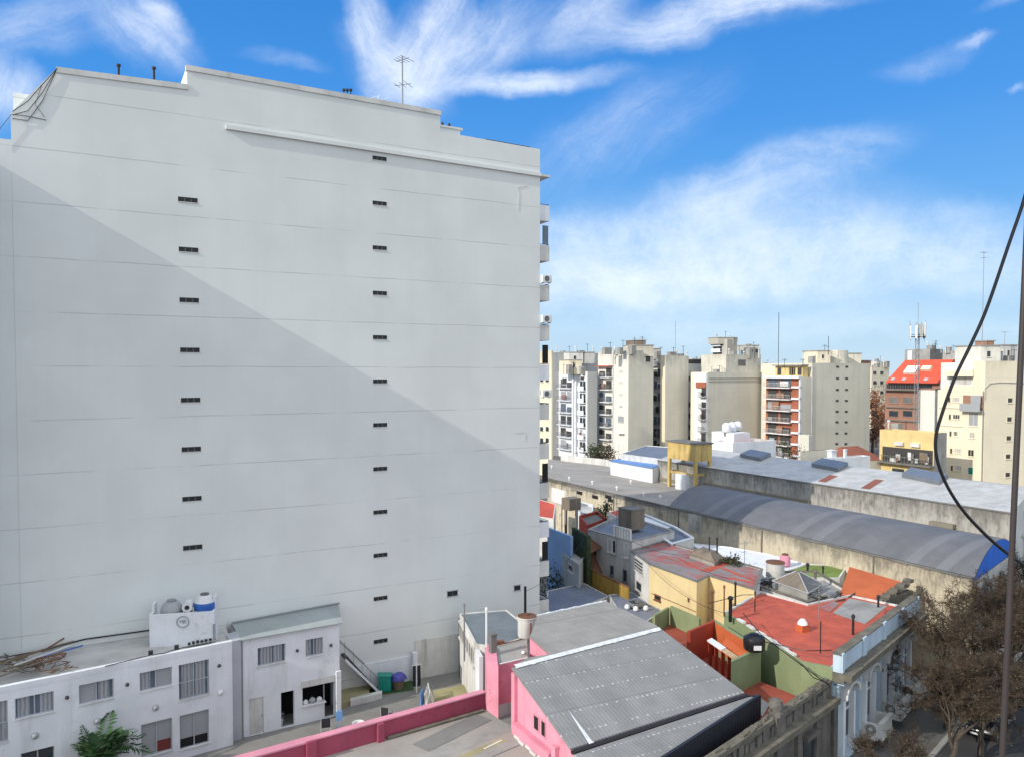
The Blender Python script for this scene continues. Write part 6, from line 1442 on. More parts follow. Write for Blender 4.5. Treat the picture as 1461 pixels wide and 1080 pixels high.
def clutter(root, x0, x1, d, y, n, seed):
    random.seed(seed)
    for k in range(n):
        x = x0 + (x1 - x0) * (k + .5) / n + random.uniform(-1, 1); p = pd(x, d + random.uniform(2, 4)); z = zt(y, d, x); b = MB(); h = random.uniform(.4, 1.5)
        if k % 3 == 0: b.tube([Vector((p.x, p.y, z - .8)), Vector((p.x, p.y, z + h)), ], .16, 7); b.lathe(Vector((p.x, p.y, z + h)), [(.28, 0), (.2, .3)], 8)
        elif k % 3 == 1: b.box(Vector((p.x, p.y, z + h / 2 - .4)), (random.uniform(.8, 1.8), 1.2, h + .8), .5)
        else: b.tube([Vector((p.x, p.y, z - .8)), Vector((p.x, p.y, z + h + 1))], .05, 5); b.tube([Vector((p.x - .5, p.y, z + h + .8)), Vector((p.x + .5, p.y, z + h + .8))], .04, 4)
        b.build(['chimney', 'roof_box', 'antenna'][k % 3], K[['white_dirty', 'concrete', 'darkmetal'][k % 3]], root)

# yellow block just behind the tower edge
t, L_, R_, z = pxblock('cream_block', 'cream and yellow apartment block squeezed behind the edge of the white tower', 760, 787, 789, 150, 500, ['cream', 'cream', 'cream', 'cream'], 'concrete')
for y in (525, 542, 560, 578, 594, 612, 628): wins(t, L_, (773, 781), (y,), 1.3, 1.0, 'glass', 'cream')
t, L_, R_, z = pxblock('grey_block', 'plain grey apartment block standing behind the white balconied front', 787, 788, 855, 188, 503, ['greywall'] * 4, 'concrete', deep=14)
roofbox(t, 812, 832, 503, 514, 187.5, 'white_dirty', win=True); roofbox(t, 834, 848, 503, 514, 187.6, 'house_grey'); clutter(t, 790, 850, 187, 503, 7, 3)
t, L_, R_, z = pxblock('balcony_block', 'white apartment block with two stacks of balconies in front of the plain grey block', 797, 838, 852, 178, 530, ['white', 'greywall', 'white', 'white'], 'concrete')
balcs(t, L_, 799, 818, 554, 17.3, 6, 178, .9, 'white', 'bluegrey_roof', 'dimroom'); balcs(t, L_, 827, 836, 557, 17.3, 6, 178, .7, 'white', 'greymetal', 'glass', solid=True)
fwin(t, L_, L_.r2(802, 539, 809, 549), 'dimroom', 'white', .04, bars=0); fwin(t, L_, L_.r2(828, 537, 834, 543), 'dimroom', 'white', .04, bars=0)
b = MB(); 
for x in (820.5, 824): u = L_.px(x, 560)[0]; L_.box(b, u - .35, u + .35, 0, z, .005, .7)
b.build('pillar', K['white'], t); clutter(t, 800, 836, 176, 529, 5, 5)
roofbox(t, 811, 830, 514, 529, 180, 'cream', win=True)
t, L_, R_, z = pxblock('corner_block', 'tall corner apartment block with bright white face, beige side and stacked balconies', 853, 896.5, 932, 172, 500, ['offwhite', 'beige', 'beige', 'beige'], 'concrete')
balcs(t, L_, 854, 874, 538.4, 17.6, 7, 172, 1.0, 'white', 'greymetal', 'dimroom')
b = MB(); L_.box(b, L_.px(854, 530)[0], L_.px(874, 530)[0], zt(523, 175), zt(521.5, 175), .003, 1.1); b.build('red_awning', K['redroof'], t)
wins(t, L_, (886,), (530, 546, 563, 580), 1.6, .5, 'house_grey', 'offwhite'); wins(t, L_, (886,), (598,), 2.2, 1.4, 'blind', 'house_grey', 2)
wins(t, L_, (885, 887.5, 890), (620,), .8, .6, 'dimroom', 'offwhite'); wins(t, L_, (886,), (637,), 2.2, 1.3, 'white_dirty', 'offwhite'); wins(t, L_, (880,), (507,), 1.0, .4, 'dimroom', 'offwhite')
b = MB(); u = L_.px(875, 560)[0]; L_.box(b, u - .1, u + .1, 0, z - .2, .005, .12); b.build('downpipe', K['house_grey'], t)
roofbox(t, 905, 932, 493, 503, 174, 'beige'); roofbox(t, 908, 921, 486, 497, 176, 'tank_brown'); ant(t, 916, 480, 492, 175); ant(t, 905, 481, 500, 176); fwin(t, R_, R_.r2(921, 503, 928, 517), 'dimroom', 'beige', .04, bars=0); clutter(t, 856, 904, 170, 500, 8, 8)
t, L_, R_, z = pxblock('recessed_block', 'narrow recessed apartment block with dark balconies between two beige party walls', 931, 945, 947, 184, 508, ['beige', 'beige', 'beige', 'beige'], 'concrete', deepA=8)
roofbox(t, 933, 943, 498, 508, 186, 'greywall')
balcs(t, L_, 932, 944, 522, 17, 8, 184, .8, 'concrete', 'darkmetal', 'dimroom'); clutter(t, 932, 944, 184, 508, 3, 6)
t, L_, R_, z = pxblock('beige_block', 'plain beige party wall block with a narrow sunlit cream edge', 942, 949, 982, 176, 507.5, ['cream', 'beige', 'beige', 'beige'], 'concrete', depthL=None)
clutter(t, 950, 982, 176, 508, 7, 9); roofbox(t, 955, 966, 508, 513, 178, 'beige')
t, L_, R_, z = pxblock('slim_block', 'slim pale grey block with small dark side windows beside the beige party wall', 981, 982, 1001, 183, 519, ['greywall', 'greywall', 'greywall', 'greywall'], 'concrete', deep=9)
wins(t, R_, (983.5,), (540, 577, 593, 609, 625), .6, 1.2, 'dimroom', 'house_grey'); roofbox(t, 987, 1000, 513, 522, 186, 'darkmetal'); clutter(t, 984, 1000, 184, 519, 4, 10)
t, L_, R_, z = pxblock('white_topped_block', 'block with a white top storey and a brick band behind the slim grey block', 990, 1009, 1014, 172, 532, ['white', 'white', 'white', 'white'], 'concrete', c0=pd(1010, 172) - A * .5, deepA=.48)
b = MB(); L_.box(b, L_.px(994, 550)[0], L_.L, zt(553, 175), zt(545, 175), .01, .3); b.build('brick_band', K['brickred'], t); balcs(t, L_, 1000, 1008.5, 566, 16.5, 6, 172, .8, 'concrete', 'darkmetal', 'dimroom')
t, L_, R_, z = pxblock('stepped_block', 'broad grey beige blank block with a stepped top', 1008.5, 1010, 1098, 172, 531, ['cream', 'beige2', 'beige2', 'beige2'], 'concrete', deep=5.5)
c0 = along(pd(1010, 172), A, 1037); c1 = along(pd(1010, 172), A, 1086.5); b = MB(); z1 = zt(505.5, 176, 1040); zl = z - .4
c0 = c0 + B * .3; c1 = c1 + B * .3
b.prism([Vector((p.x, p.y)) for p in (c0, c1, c1 + B * 8, c0 + B * 8)], zl, z1); b.build('upper_wall', K['beige2'], t)
uw = Wall(c0, c1); b = MB(); uw.box(b, uw.px(1053, 510)[0], uw.px(1064, 510)[0], z1 - 2.6, z1 - 1.2, -.04, .02); b.build('opening', K['concrete_dark'], t)
b = MB(); R_.box(b, .1, R_.L - .1, zt(540, 174), zt(539, 174), .003, .12); R_.box(b, .1, R_.L - .1, zt(544.5, 174), zt(543.8, 174), .003, .1); b.build('string_course', K['concrete'], t); clutter(t, 1036, 1086, 176, 506, 7, 12); clutter(t, 1012, 1036, 172, 531, 4, 13)
b = MB(); R_.box(b, R_.px(1012, 560)[0], R_.px(1020, 560)[0], 0, 0.1, .0, .1)
t, L_, R_, z = pxblock('rear_tower', 'pale tower with balconies rising behind the stepped block', 1016, 1037, 1051, 225, 484, ['offwhite', 'beige', 'beige', 'beige'], 'concrete')
balcs(t, L_, 1017, 1030, 494, 8.5, 5, 225, .9, 'white', 'house_grey', 'dimroom', solid=True); roofbox(t, 1024, 1046, 482, 487, 226, 'beige'); clutter(t, 1018, 1050, 225, 484, 5, 15)
t, L_, R_, z = pxblock('rear_tower', 'second pale tower with a grey top floor right behind the stepped block', 1056, 1068, 1084, 230, 496, ['offwhite', 'beige2', 'beige', 'beige'], 'concrete')
wins(t, R_, (1072, 1080), (501,), 1.6, 1.2, 'dimroom', 'house_grey'); roofbox(t, 1064, 1082, 493, 497, 232, 'house_grey'); clutter(t, 1058, 1084, 230, 496, 4, 16)
t, L_, R_, z = pxblock('brick_block', 'red brick apartment block with white balcony slabs and a yellow set back top floor', 1093, 1144, 1158, 165, 538, ['brickred', 'beige2', 'brickred', 'brickred'], 'concrete', par=.1)
balcs(t, L_, 1094, 1131, 553, 16.3, 7, 165, 1.1, 'white', 'house_grey', 'dimroom')
b = MB()
for k in range(7): zz = L_.px(1138, 553 + 16.3 * k)[1]; L_.box(b, L_.px(1131, 560)[0] + .01, L_.L, zz - .12, zz + .3, .003, .5)
L_.box(b, -.1, L_.L, z - .3, z + .25, .003, 1.0); L_.box(b, L_.L - .35, L_.L, 0, z - .31, .005, .5); b.build('white_band', K['white'], t)
c0 = pd(1144, 165) + A * .5 + B * .3; c1 = along(c0, B, 1106); b = MB(); zz = zt(522, 166, 1140); b.prism([Vector((p.x, p.y)) for p in (c0, c0 + A * 1.6, c1 + A * 1.6, c1)], z - .3, zz); b.build('top_floor', K['yellowfar'], t)
tw = Wall(c1, c0); wins(t, tw, (1112, 1129, 1132, 1141), (530,), 1.2, 1.7, 'dimroom', 'yellowfar')
b = MB(); tw.box(b, -.3, tw.L + .3, zz + .003, zz + .25, -1.6, .8); b.build('roof_slab', K['concrete'], t); ant(t, 1110, 446, 520, 168, .06, arms=()); ant(t, 1119, 512, 520, 168); ant(t, 1145, 512, 520, 168)
t, L_, R_, z = pxblock('vented_block', 'broad beige block with two columns of tiny vents and a curved roof housing', 1157, 1158, 1241.5, 167, 518, ['beige', 'beige', 'beige', 'beige'], 'concrete', c0=along(pd(1144, 165), A, 1158) + A * .003, deep=14)
for k, y in enumerate((523.5, 540, 556, 571.5, 587, 602, 618, 633, 648)):
    b = MB()
    for x in (1195.5 - k * .2, 1208.5 - k * .2): u, zz = R_.px(x, y); R_.box(b, u - .55, u + .35, zz - .22, zz + .22, -.03, .03)
    b.build('vent', K['dimroom'], t)
b = MB(); R_.box(b, .02, .22, 0, z - .4, .004, .14); b.build('downpipe', K['house_grey'], t)
b = MB(); p = along(pd(1158, 172), A, 1188); p.z = 0; b.lathe(Vector((p.x, p.y, z - 1.2)), [(3.1, 0), (3.1, zt(501, 171) - z + 1.2), (2.9, zt(500, 171) - z + 1.3)], 24); b.build('curved_housing', K['beige'], t, smooth=True)
roofbox(t, 1166, 1184, 501, 518, 170, 'cream', win=True); roofbox(t, 1208, 1228, 504.5, 518, 178, 'beige'); roofbox(t, 1229, 1242, 515, 519, 180, 'brickbrown'); ant(t, 1181, 480, 501, 170, .06, arms=((.3, .8),)); ant(t, 1176, 492, 501, 171); clutter(t, 1150, 1166, 168, 518, 3, 19)
t, L_, R_, z = pxblock('distant_block', 'distant cream block seen in the gap right of the vented tower', 1240, 1243, 1268, 280, 521, ['cream', 'cream', 'cream', 'cream'], 'concrete'); wins(t, R_, (1248, 1258), (532, 546, 560), 2, 1.4, 'glass', 'cream'); clutter(t, 1243, 1266, 280, 521, 5, 22)
# red roofed brick building
t, L_, R_, z = pxblock('red_mansard_building', 'brown brick building with a bright red sloping roof and pale dormers', 1263, 1341, 1375, 140, 547, ['brickbrown', 'offwhite', 'brickbrown', 'brickbrown'], 'concrete', par=.05)
zz = zt(513, 141, 1330); b = MB(); c0 = L_.pt(L_.L, z + .02, .9); c1 = L_.pt(L_.px(1267, 545)[0], z + .02, .9); n_ = -L_.n * 4.2
m0, m1 = c0 + n_ + Z * (zz - z) + A * .6, c1 + n_ + Z * (zz - z) + L_.u * 1.2; b.quad(c1, c0, m0, m1); b.quad(c0, c0 - L_.n * 9, m0 - L_.n * .8, m0); b.quad(c1, c1 - L_.n * 9, m1 - L_.n * .8, m1); b.quad(m1, m0, m0 - L_.n * 3, m1 - L_.n * 3); b.build('mansard_roof', K['tile'], t)
sl = (m0 - c0); sn = sl.cross(L_.u).normalized(); sn = sn if sn.z > 0 else -sn
for f0, f1, v0, v1, nm, mt in ((.26, .5, .36, .66, 'dormer', 'offwhite'), (.55, .72, .5, .66, 'dormer', 'cream'), (.08, .15, .1, .2, 'skylight', 'alu'), (.3, .37, .1, .2, 'skylight', 'alu'), (.72, .79, .1, .2, 'skylight', 'alu')):
    p = c1 + (c0 - c1) * f0 + sl * v0; b = MB(); b.obox(p, (c0 - c1) * (f1 - f0), sl * (v1 - v0), sn * (.5 if nm == 'dormer' else .12)); b.build(nm, K[mt], t)
for k, y in enumerate((571, 590)): wins(t, L_, (1275, 1295), (y,), 2.0, 1.2, 'glass' if k else 'concrete_dark', 'brickbrown')
for y in (556, 581, 600):
    zz2 = L_.px(1290, y)[1]; b = MB(); L_.box(b, .2, L_.px(1311, 560)[0], zz2 - .15, zz2 + .05, .003, .9 if y == 556 else .3); 
    if y == 556:
        for i in range(14): u = .2 + i * (L_.px(1311, 560)[0] - .2) / 13; L_.box(b, u - .03, u + .03, zz2 + .052, zz2 + .95, .84, .9)
    b.build('storey_band', K['concrete_dark'], t)
b = MB(); L_.box(b, .3, L_.px(1330, 560)[0], zt(555.5, 141), zt(549, 141), -.04, .02); b.build('window_band', K['glass'], t)
t, L_, R_, z = pxblock('grey_roof_building', 'grey building with a dark sloping top behind the red roof', 1290, 1326, 1344, 165, 498, ['concrete', 'concrete_dark', 'house_grey', 'house_grey'], 'concrete_dark', par=.1)
b = MB(); L_.box(b, L_.px(1297, 505)[0], L_.px(1303, 505)[0], z - 3, z - .3, .01, .5); b.build('white_pier', K['white'], t); clutter(t, 1318, 1345, 164, 498, 4, 23); ant(t, 1333, 489, 499, 164)
t, L_, R_, z = pxblock('glassy_block', 'distant glassy tower between the grey roof and the cream block', 1345, 1372, 1384, 240, 500, ['greywall', 'glass_blue', 'greywall', 'greywall'], 'concrete'); wins(t, R_, (1376, 1380), (505, 511), 2, 1.2, 'glass', 'alu'); clutter(t, 1346, 1384, 240, 500, 8, 25)
# yellow gallery building and the stained white box
t, L_, R_, z = pxblock('yellow_gallery', 'low yellow building with an open cluttered gallery below a plain yellow wall', 1256, 1334, 1352, 112, 618, ['yellowfar', 'concrete', 'yellowfar', 'yellowfar'], 'concrete', par=.2)
b = MB(); ug0, ug1 = L_.px(1259, 650)[0], L_.px(1331, 650)[0]; zg1, zg0 = L_.px(1300, 640)[1], L_.px(1300, 661)[1]; L_.box(b, ug0, ug1, zg0, zg1, -.05, .02); b.build('gallery_opening', K['dimroom'], t)
b = MB(); L_.box(b, ug0 - .3, ug1 + .3, zg0 - .25, zg0 - .003, .003, 1.0)
for k in range(16): u = ug0 + (ug1 - ug0) * k / 15; L_.box(b, u - .03, u + .03, zg0, zg0 + .9, .93, .98)
L_.box(b, ug0, ug1, zg0 + .9, zg0 + .97, .9, 1.0); b.build('gallery_rail', K['concrete_dark'], t)
random.seed(33)
for k in range(12): u = ug0 + (ug1 - ug0) * random.uniform(.02, .9); b = MB(); hh = random.uniform(.5, 1.6); zz = zg0 + random.uniform(0, .5); L_.box(b, u, u + random.uniform(.3, 1.1), zz, min(zz + hh, zg1), .05 + .03 * k, .08 + .03 * k); b.build('gallery_clutter', K[random.choice(('wood', 'brickbrown', 'house_grey', 'house_grey', 'rust', 'fabric_white', 'concrete_dark'))], t)
b = MB(); L_.box(b, L_.px(1273, 670)[0], L_.px(1290, 670)[0], zt(680, 117), zt(668, 117), -.04, .03); b.build('low_opening', K['glass'], t)
b = MB(); L_.box(b, L_.px(1293, 670)[0], L_.px(1304, 670)[0], zt(679, 117), zt(669, 117), .003, .05); b.build('white_panel', K['white'], t)
for i in range(2):
    b = MB(); u, zz = L_.px(1284 + i * 23, 632 + i * 2); L_.box(b, u - .7, u + .7, zz - .35, zz + .2, .003, .35); b.build('wall_unit', K['white_dirty'], t)
clutter(t, 1262, 1300, 122, 617, 3, 27)
t, L_, R_, z = pxblock('stained_white_block', 'blank stained white block between the brick building and the cream block', 1311, 1334, 1347, 126, 556, ['offwhite', 'white_dirty', 'offwhite', 'offwhite'], 'concrete', par=.15)
b = MB(); L_.box(b, -.1, L_.L + .1, z + .003, z + .18, -3, .12); b.build('brick_coping', K['brickbrown'], t)
# cream block at the right
L0 = pd(1402, 117)
def ptblock(name, label, c0, x0, x1, z, ws, rm, par=.3, AD=A):
    l = along(c0, B, x0); r = along(c0, AD, x1); bk = l + (r - c0); t = thing(name, label, 'building', cen([c0, r, bk, l])); block(t, [c0, r, bk, l], 0, z - par, ws, rm, par, .25); return t, Wall(l, c0), Wall(c0, r)
zL = zt(557, 117, 1402); tL, LL, LR = ptblock('cream_block', 'cream apartment block with rows of small bathroom windows beside the right hand pole', L0, 1338, 1403.2, zL, ['cream', 'cream', 'cream', 'cream'], 'concrete')
for y, k in ((570, 0), (594.5, 1), (618.5, 2), (643, 3), (667.5, 4)):
    fwin(tL, LL, LL.r2(1352.5 + k * .9, y - 4, 1356.5 + k * .9, y + 4.5), 'dimroom', 'cream', .04, bars=0); fwin(tL, LL, LL.r2(1358.5 + k * 1.0, y - 3.5, 1369 + k * .8 - (4 if k == 2 else 0), y + 3.5), 'house_grey' if k in (0, 3, 4) else 'dimroom', 'cream', .04, bars=2)
b = MB(); q = LL.r2(1374, 564, 1402, 585); LL.box(b, q[0], q[1], q[2], q[3], -.05, .02); f = b.build('balcony_recess', K['brickbrown'], tL); b = MB(); LL.box(b, q[0], q[1] + .1, q[2] - .2, q[2], .003, .9); LL.box(b, q[0], q[1] + .1, q[2] + .003, q[2] + 1.0, .8, .9); LL.box(b, (q[0] + q[1]) / 2, q[1], q[2] + 1.003, q[3], .5, .56); b.build('balcony', K['plastic_grey'], tL)
for q_, pn in (((1382, 589, 1396, 608), 'blind'), ((1383, 616, 1391, 625), 'house_grey'), ((1381, 641, 1390, 651), 'glass'), ((1381, 666, 1389, 677), 'plastic_green')): fwin(tL, LL, LL.r2(*q_), pn, 'cream', .05, bars=1 if pn != 'plastic_green' else 0)
b = MB(); 
for y in (582, 608): zz = LL.px(1365, y)[1]; LL.box(b, .2, LL.px(1374, 580)[0], zz - .06, zz + .06, .003, .12)
b.build('string_course', K['beige'], tL)
R0 = L0 + A * .5 - B * .05; zR = zt(515, 117, 1402); tR, RL, RR = ptblock('cream_tower', 'tall cream block with a column of tiny square windows behind the right hand pole', R0, 1388, 1530, zR, ['cream', 'cream', 'cream', 'cream'], 'concrete', AD=Vector((math.sin(R(80)), math.cos(R(80)), 0)))
wins(tR, RR, (1441,), (571,), .9, .8, 'dimroom', 'cream'); wins(tR, RR, (1440,), (598,), .9, .8, 'dimroom', 'cream'); wins(tR, RR, (1439,), (625,), .9, .8, 'dimroom', 'cream'); wins(tR, RR, (1438,), (651,), .9, .8, 'dimroom', 'cream'); wins(tR, RR, (1437.5,), (677,), .9, .8, 'dimroom', 'cream')
b = MB(); b.tube([RR.pt(*RR.px(x, y), .05) for x, y in ((1405, 570), (1405, 553), (1412, 547), (1425, 545.5), (1461, 546.5))], .08, 6); b.build('pipe', K['house_grey'], tR)
tU, UL, UR = ptblock('setback_floors', 'white set back upper floors on top of the cream apartment block', L0 + B * 2 + A * 1.2 + B * -.5, 1342, 1408, zt(517, 118, 1402), ['offwhite', 'offwhite', 'offwhite', 'offwhite'], 'concrete')
b = MB(); q = UL.r2(1355, 537, 1386, 549); UL.box(b, q[0], q[1], q[2], q[3], -.05, .02); b.build('terrace_opening', K['house_grey'], tU); b = MB(); UL.box(b, q[0] - .3, q[1] + .8, q[3] + .003, q[3] + .9, .003, 1.0); UL.box(b, q[0] - .3, q[1] + .8, q[2] - .9, q[2] - .1, .003, .8); b.build('terrace_parapet', K['cream'], tU)
wins(tU, UL, (1393,), (529,), 1.2, .8, 'dimroom', 'offwhite')
roofbox(tR, 1398, 1426, 494, 516, 121, 'offwhite', win=True); roofbox(tR, 1408, 1417, 487, 494, 123, 'brickbrown', dep=2); roofbox(tR, 1429, 1450, 493, 512, 128, 'greywall', win=True); clutter(tR, 1400, 1450, 120, 515, 6, 29)
o = pd(1400, 122); yagi('rooftop_antenna', 'very tall thin mast with small crossbars above the cream block', Vector((o.x, o.y, zt(512, 122))), zt(360, 122) - zt(512, 122), [(16.4, 1.3, A, 3), (15.6, .9, A, 2)], .05)
o = pd(1432, 126); yagi('rooftop_antenna', 'short television antenna beside the pole on the cream tower roof', Vector((o.x, o.y, zt(500, 126))), 3.0, [(2.9, 1.5, A, 4)], .035)
o = pd(963, 190); yagi('rooftop_antenna', 'faint thin mast above the beige party wall block', Vector((o.x, o.y, zt(512, 190))), zt(458, 190) - zt(512, 190), [], .05)
# mobile phone mast
o = pd(1308, 128); zb_, zc_ = zt(602, 128), zt(476, 128); t = thing('phone_mast', 'grey lattice mobile phone mast with pale panel antennas in front of the red roof', 'mast', Vector((o.x, o.y, zb_)))
o = Vector((o.x, o.y, 0)); b = MB(); rr = .34; n_ = 13
cs = [Vector((math.cos(a_) * rr, math.sin(a_) * rr, 0)) for a_ in (.3, 2.39, 4.49)]
for c in cs: b.tube([o + c + Z * (zb_ - 1), o + c + Z * (zc_ + 1.5)], .05, 5)
for k in range(n_):
    z0, z1 = zb_ + (zc_ - zb_) * k / n_, zb_ + (zc_ - zb_) * (k + 1) / n_
    for i in range(3): b.tube([o + cs[i] + Z * z0, o + cs[(i + 1) % 3] + Z * z1], .03, 4); b.tube([o + cs[i] + Z * z1, o + cs[(i + 1) % 3] + Z * z1], .03, 4)
b.tube([o + Z * zc_, o + Z * zt(432, 128)], .05, 5); b.build('lattice', K['greymetal'], t)
b = MB(); b.lathe(o + Z * (zc_ - .6), [(1.25, 0), (1.25, .08)], 12); b.build('platform', K['darkmetal'], t)
for k, a_ in enumerate((-2.2, -1.6, -.9, .2, 1.3, 2.6, 3.2)):
    p = o + Vector((math.cos(a_), math.sin(a_), 0)) * 1.2; zz = zc_ - .8 + .25 * (k % 3); b = MB(); b.box(p + Z * (zz + 1.0), (.3, .16, 2.1), a_ + R(90)); b.build('panel_antenna', K['cream' if k % 2 else 'pvc'], t)
    b = MB(); b.tube([p * 1.0 + Z * (zz - .5), p + Z * (zz + 2.4)], .04, 5); b.tube([o + Z * (zc_ - .2), p + Z * (zc_ - .2)], .04, 5); b.build('bracket', K['greymetal'], t)
# street house beyond the second warehouse
c0 = pd(1447, 74); t = thing('street_shed', 'blue grey shed on the street beyond the galvanised roof', 'shed', c0); block(t, [c0, c0 + A * 9, c0 + A * 9 + B * 9, c0 + B * 9], 0, zt(712, 74, 1450), 'bluegrey_roof', 'bluegrey_roof', .1, .2)
w_ = Wall(c0, c0 + A * 9); fwin(t, w_, (1, 2.4, 2.5, 4), 'glass', 'alu', .05)
# more of the city, far behind
random.seed(77)
fx = [(1250, 320, 516, 'far cream block low in the gap beside the autumn trees'), (1352, 300, 503, 'far pale block between the grey roof and the cut mast'), (1422, 260, 500, 'far pale block behind the roof huts of the cream tower'), (1000, 330, 514, 'far grey block behind the white topped block'), (1090, 340, 519, 'far pale block between the stepped block and the brick block'), (868, 300, 507, 'far pale block hidden behind the corner block roof')]
for x, d, y, lb in fx:
    t, L_, R_, z = pxblock('far_block', lb, x - 9, x, x + 14, d, y, [random.choice(('beige', 'cream', 'offwhite', 'greywall'))] * 4, 'concrete'); wins(t, R_, (x + 4, x + 9), (y + 8, y + 17, y + 26), 2, 1.5, 'glass', 'alu'); clutter(t, x - 6, x + 12, d, y, 4, x)

# ------------------------------------------------------------------ autumn trees in the far gap
def leafy(name, label, c, r, h, n, mt, seed, sz=1.0, group=None):
    random.seed(seed); t = thing(name, label, 'tree', c, group); b = MB(); b.tube([c, c + Z * h * .45, c + Z * h * .75], [.04 * h, .03 * h, .01 * h], 7); cl = []
    for k in range(12):
        a_ = random.uniform(0, 6.28); q_ = Vector((math.cos(a_) * r * random.uniform(.2, .8), math.sin(a_) * r * random.uniform(.2, .8), h * random.uniform(.45, .95))); cl.append(q_); b.tube([c + Z * h * .4, c + q_], [.015 * h, .004 * h], 5)
    b.build('trunk', K['bark'], t); lf = MB()
    for k in range(n):
        q_ = c + random.choice(cl) + Vector((random.gauss(0, .28) * r, random.gauss(0, .28) * r, random.gauss(0, .09) * h)); d = Vector((random.gauss(0, 1), random.gauss(0, 1), random.gauss(0, 1))).normalized(); s = d.orthogonal().normalized(); L = random.uniform(.15, .4) * sz
        lf.quad(q_, q_ + d * L + s * L * .5, q_ + d * 2 * L, q_ + d * L - s * L * .5)
    lf.build('crown', K[mt], t)
for i, (x, d, h, lb) in enumerate(((1250, 210, 15, 'rust brown autumn tree right of the vented tower'), (1258, 225, 14, 'second autumn tree beside the brick building'), (1246, 190, 9, 'low reddish tree at the foot of the vented tower'))):
    o = pd(x, d); leafy('autumn_tree', lb, Vector((o.x, o.y, 0)), 4.2, h, 500, 'leafred', 60 + i, 1.5, 'autumn trees in the far gap')
for i, (x, d, lb) in enumerate(((845, 150, 'dark green shrub between the balconied block and the flat warehouse roof'), (866, 148, 'brown green hedge shrub in front of the corner block'), (857, 152, 'olive shrub in front of the corner block balconies'))):
    o = pd(x, d); leafy('courtyard_tree', lb, Vector((o.x, o.y, 0)), 2.6, 6.0, 420, ('leafdark', 'leafbrown', 'leafolive')[i], 70 + i, .8)

# ------------------------------------------------------------------ street trees, almost bare
def bare_tree(name, label, base, h, seed, leaves=500):
    random.seed(seed); t = thing(name, label, 'tree', base, 'bare street trees along the pavement'); tr = MB(); tw = MB(); lb_ = MB(); lo_ = MB(); ends = []
    def grow(p, d, L, r, lv):
        k = 3; pts = [p]; 
        for i in range(k):
            d = (d + Vector((random.gauss(0, .13), random.gauss(0, .13), random.gauss(.03, .08)))).normalized(); pts.append(pts[-1] + d * L / k)
        tr.tube(pts, [r, r * .87, r * .75, r * .62], 7 if lv < 2 else (5 if lv < 4 else 3), m=0 if lv < 3 else 1, cap=lv < 2)
        if lv >= 3: ends.extend(pts[1:])
        if lv >= 5: return
        for i in range(random.choice((2, 3, 3, 4)) if lv else 5):
            a_ = random.uniform(0, 6.28); sp = random.uniform(.4, .95); o = d.orthogonal().normalized(); o = Matrix.Rotation(a_, 3, d) @ o
            s = pts[-1] if i < 2 else pts[random.choice((2, 3))]
            grow(s, (d * math.cos(sp) + o * math.sin(sp) + Z * .06).normalized(), L * random.uniform(.62, .85), r * .58, lv + 1)
    grow(base, Vector((random.gauss(0, .05), random.gauss(0, .05), 1)).normalized(), h * .30, .17, 0)
    for k in range(leaves * 3):                                      # hair-thin end twigs
        q_ = random.choice(ends); d = Vector((random.gauss(0, 1), random.gauss(0, 1), random.gauss(.5, .8))).normalized(); s = d.orthogonal().normalized() * .009; L = random.uniform(.2, .55); d2 = (d + Vector((random.gauss(0, .4), random.gauss(0, .4), .1))).normalized()
        m_ = q_ + d * L * .5; e_ = m_ + d2 * L * .5; n_ = d.cross(s).normalized() * .009
        tr.quad(q_ - s, q_ + s, m_ + s * .7, m_ - s * .7, m=1); tr.quad(m_ - s * .7, m_ + s * .7, e_, m=1); tr.quad(q_ - n_, q_ + n_, m_ + n_ * .6, m_ - n_ * .6, m=1)
    for k in range(leaves):
        q_ = random.choice(ends) + Vector((random.gauss(0, .12), random.gauss(0, .12), random.gauss(-.05, .1))); d = Vector((random.gauss(0, 1), random.gauss(0, 1), random.gauss(-.5, 1))).normalized(); s = d.orthogonal().normalized(); L = random.uniform(.035, .08)
        (lb_ if k % 5 < 3 else lo_).quad(q_, q_ + d * L + s * L * .5, q_ + d * 2 * L, q_ + d * L - s * L * .5)
    tr.build('trunk', [K['bark'], K['twig']], t); lb_.build('dry_leaves', K['leafbrown'], t); lo_.build('green_leaves', K['leafolive'], t); return t
for i, (tt, oo, h, lv, lb) in enumerate(((-3.5, 4.2, 4.8, 900, 'small bare street tree with dry leaves at the bottom edge, below the blue balcony'), (3.4, 4.8, 6.2, 2600, 'bare street tree with many brown leaves nearest the ornate blue front'), (6.6, 5.6, 7.0, 2600, 'bushy bare street tree leaning over the parked cars'), (8.8, 3.4, 7.4, 2400, 'bushy bare street tree just left of the parked black car'), (12.0, 3.6, 8.0, 2400, 'bare street tree in front of the orange roofed house'), (15.5, 3.0, 8.6, 2000, 'bare street tree in front of the end of the vaulted warehouse'), (17.5, 4.4, 8.0, 1800, 'bare street tree hiding the silver car by the pole'), (20.5, 3.0, 8.4, 2600, 'bare street tree below the blue gable'), (27, 2.8, 8.0, 1800, 'bare street tree beyond the blue gable, behind the pole'), (36, 2.7, 8.0, 900, 'last bare street tree, near the street shed'))):
    bare_tree('street_tree', lb, stp(tt, oo, .03 if oo > 3.85 else .15), h, 100 + i, lv)

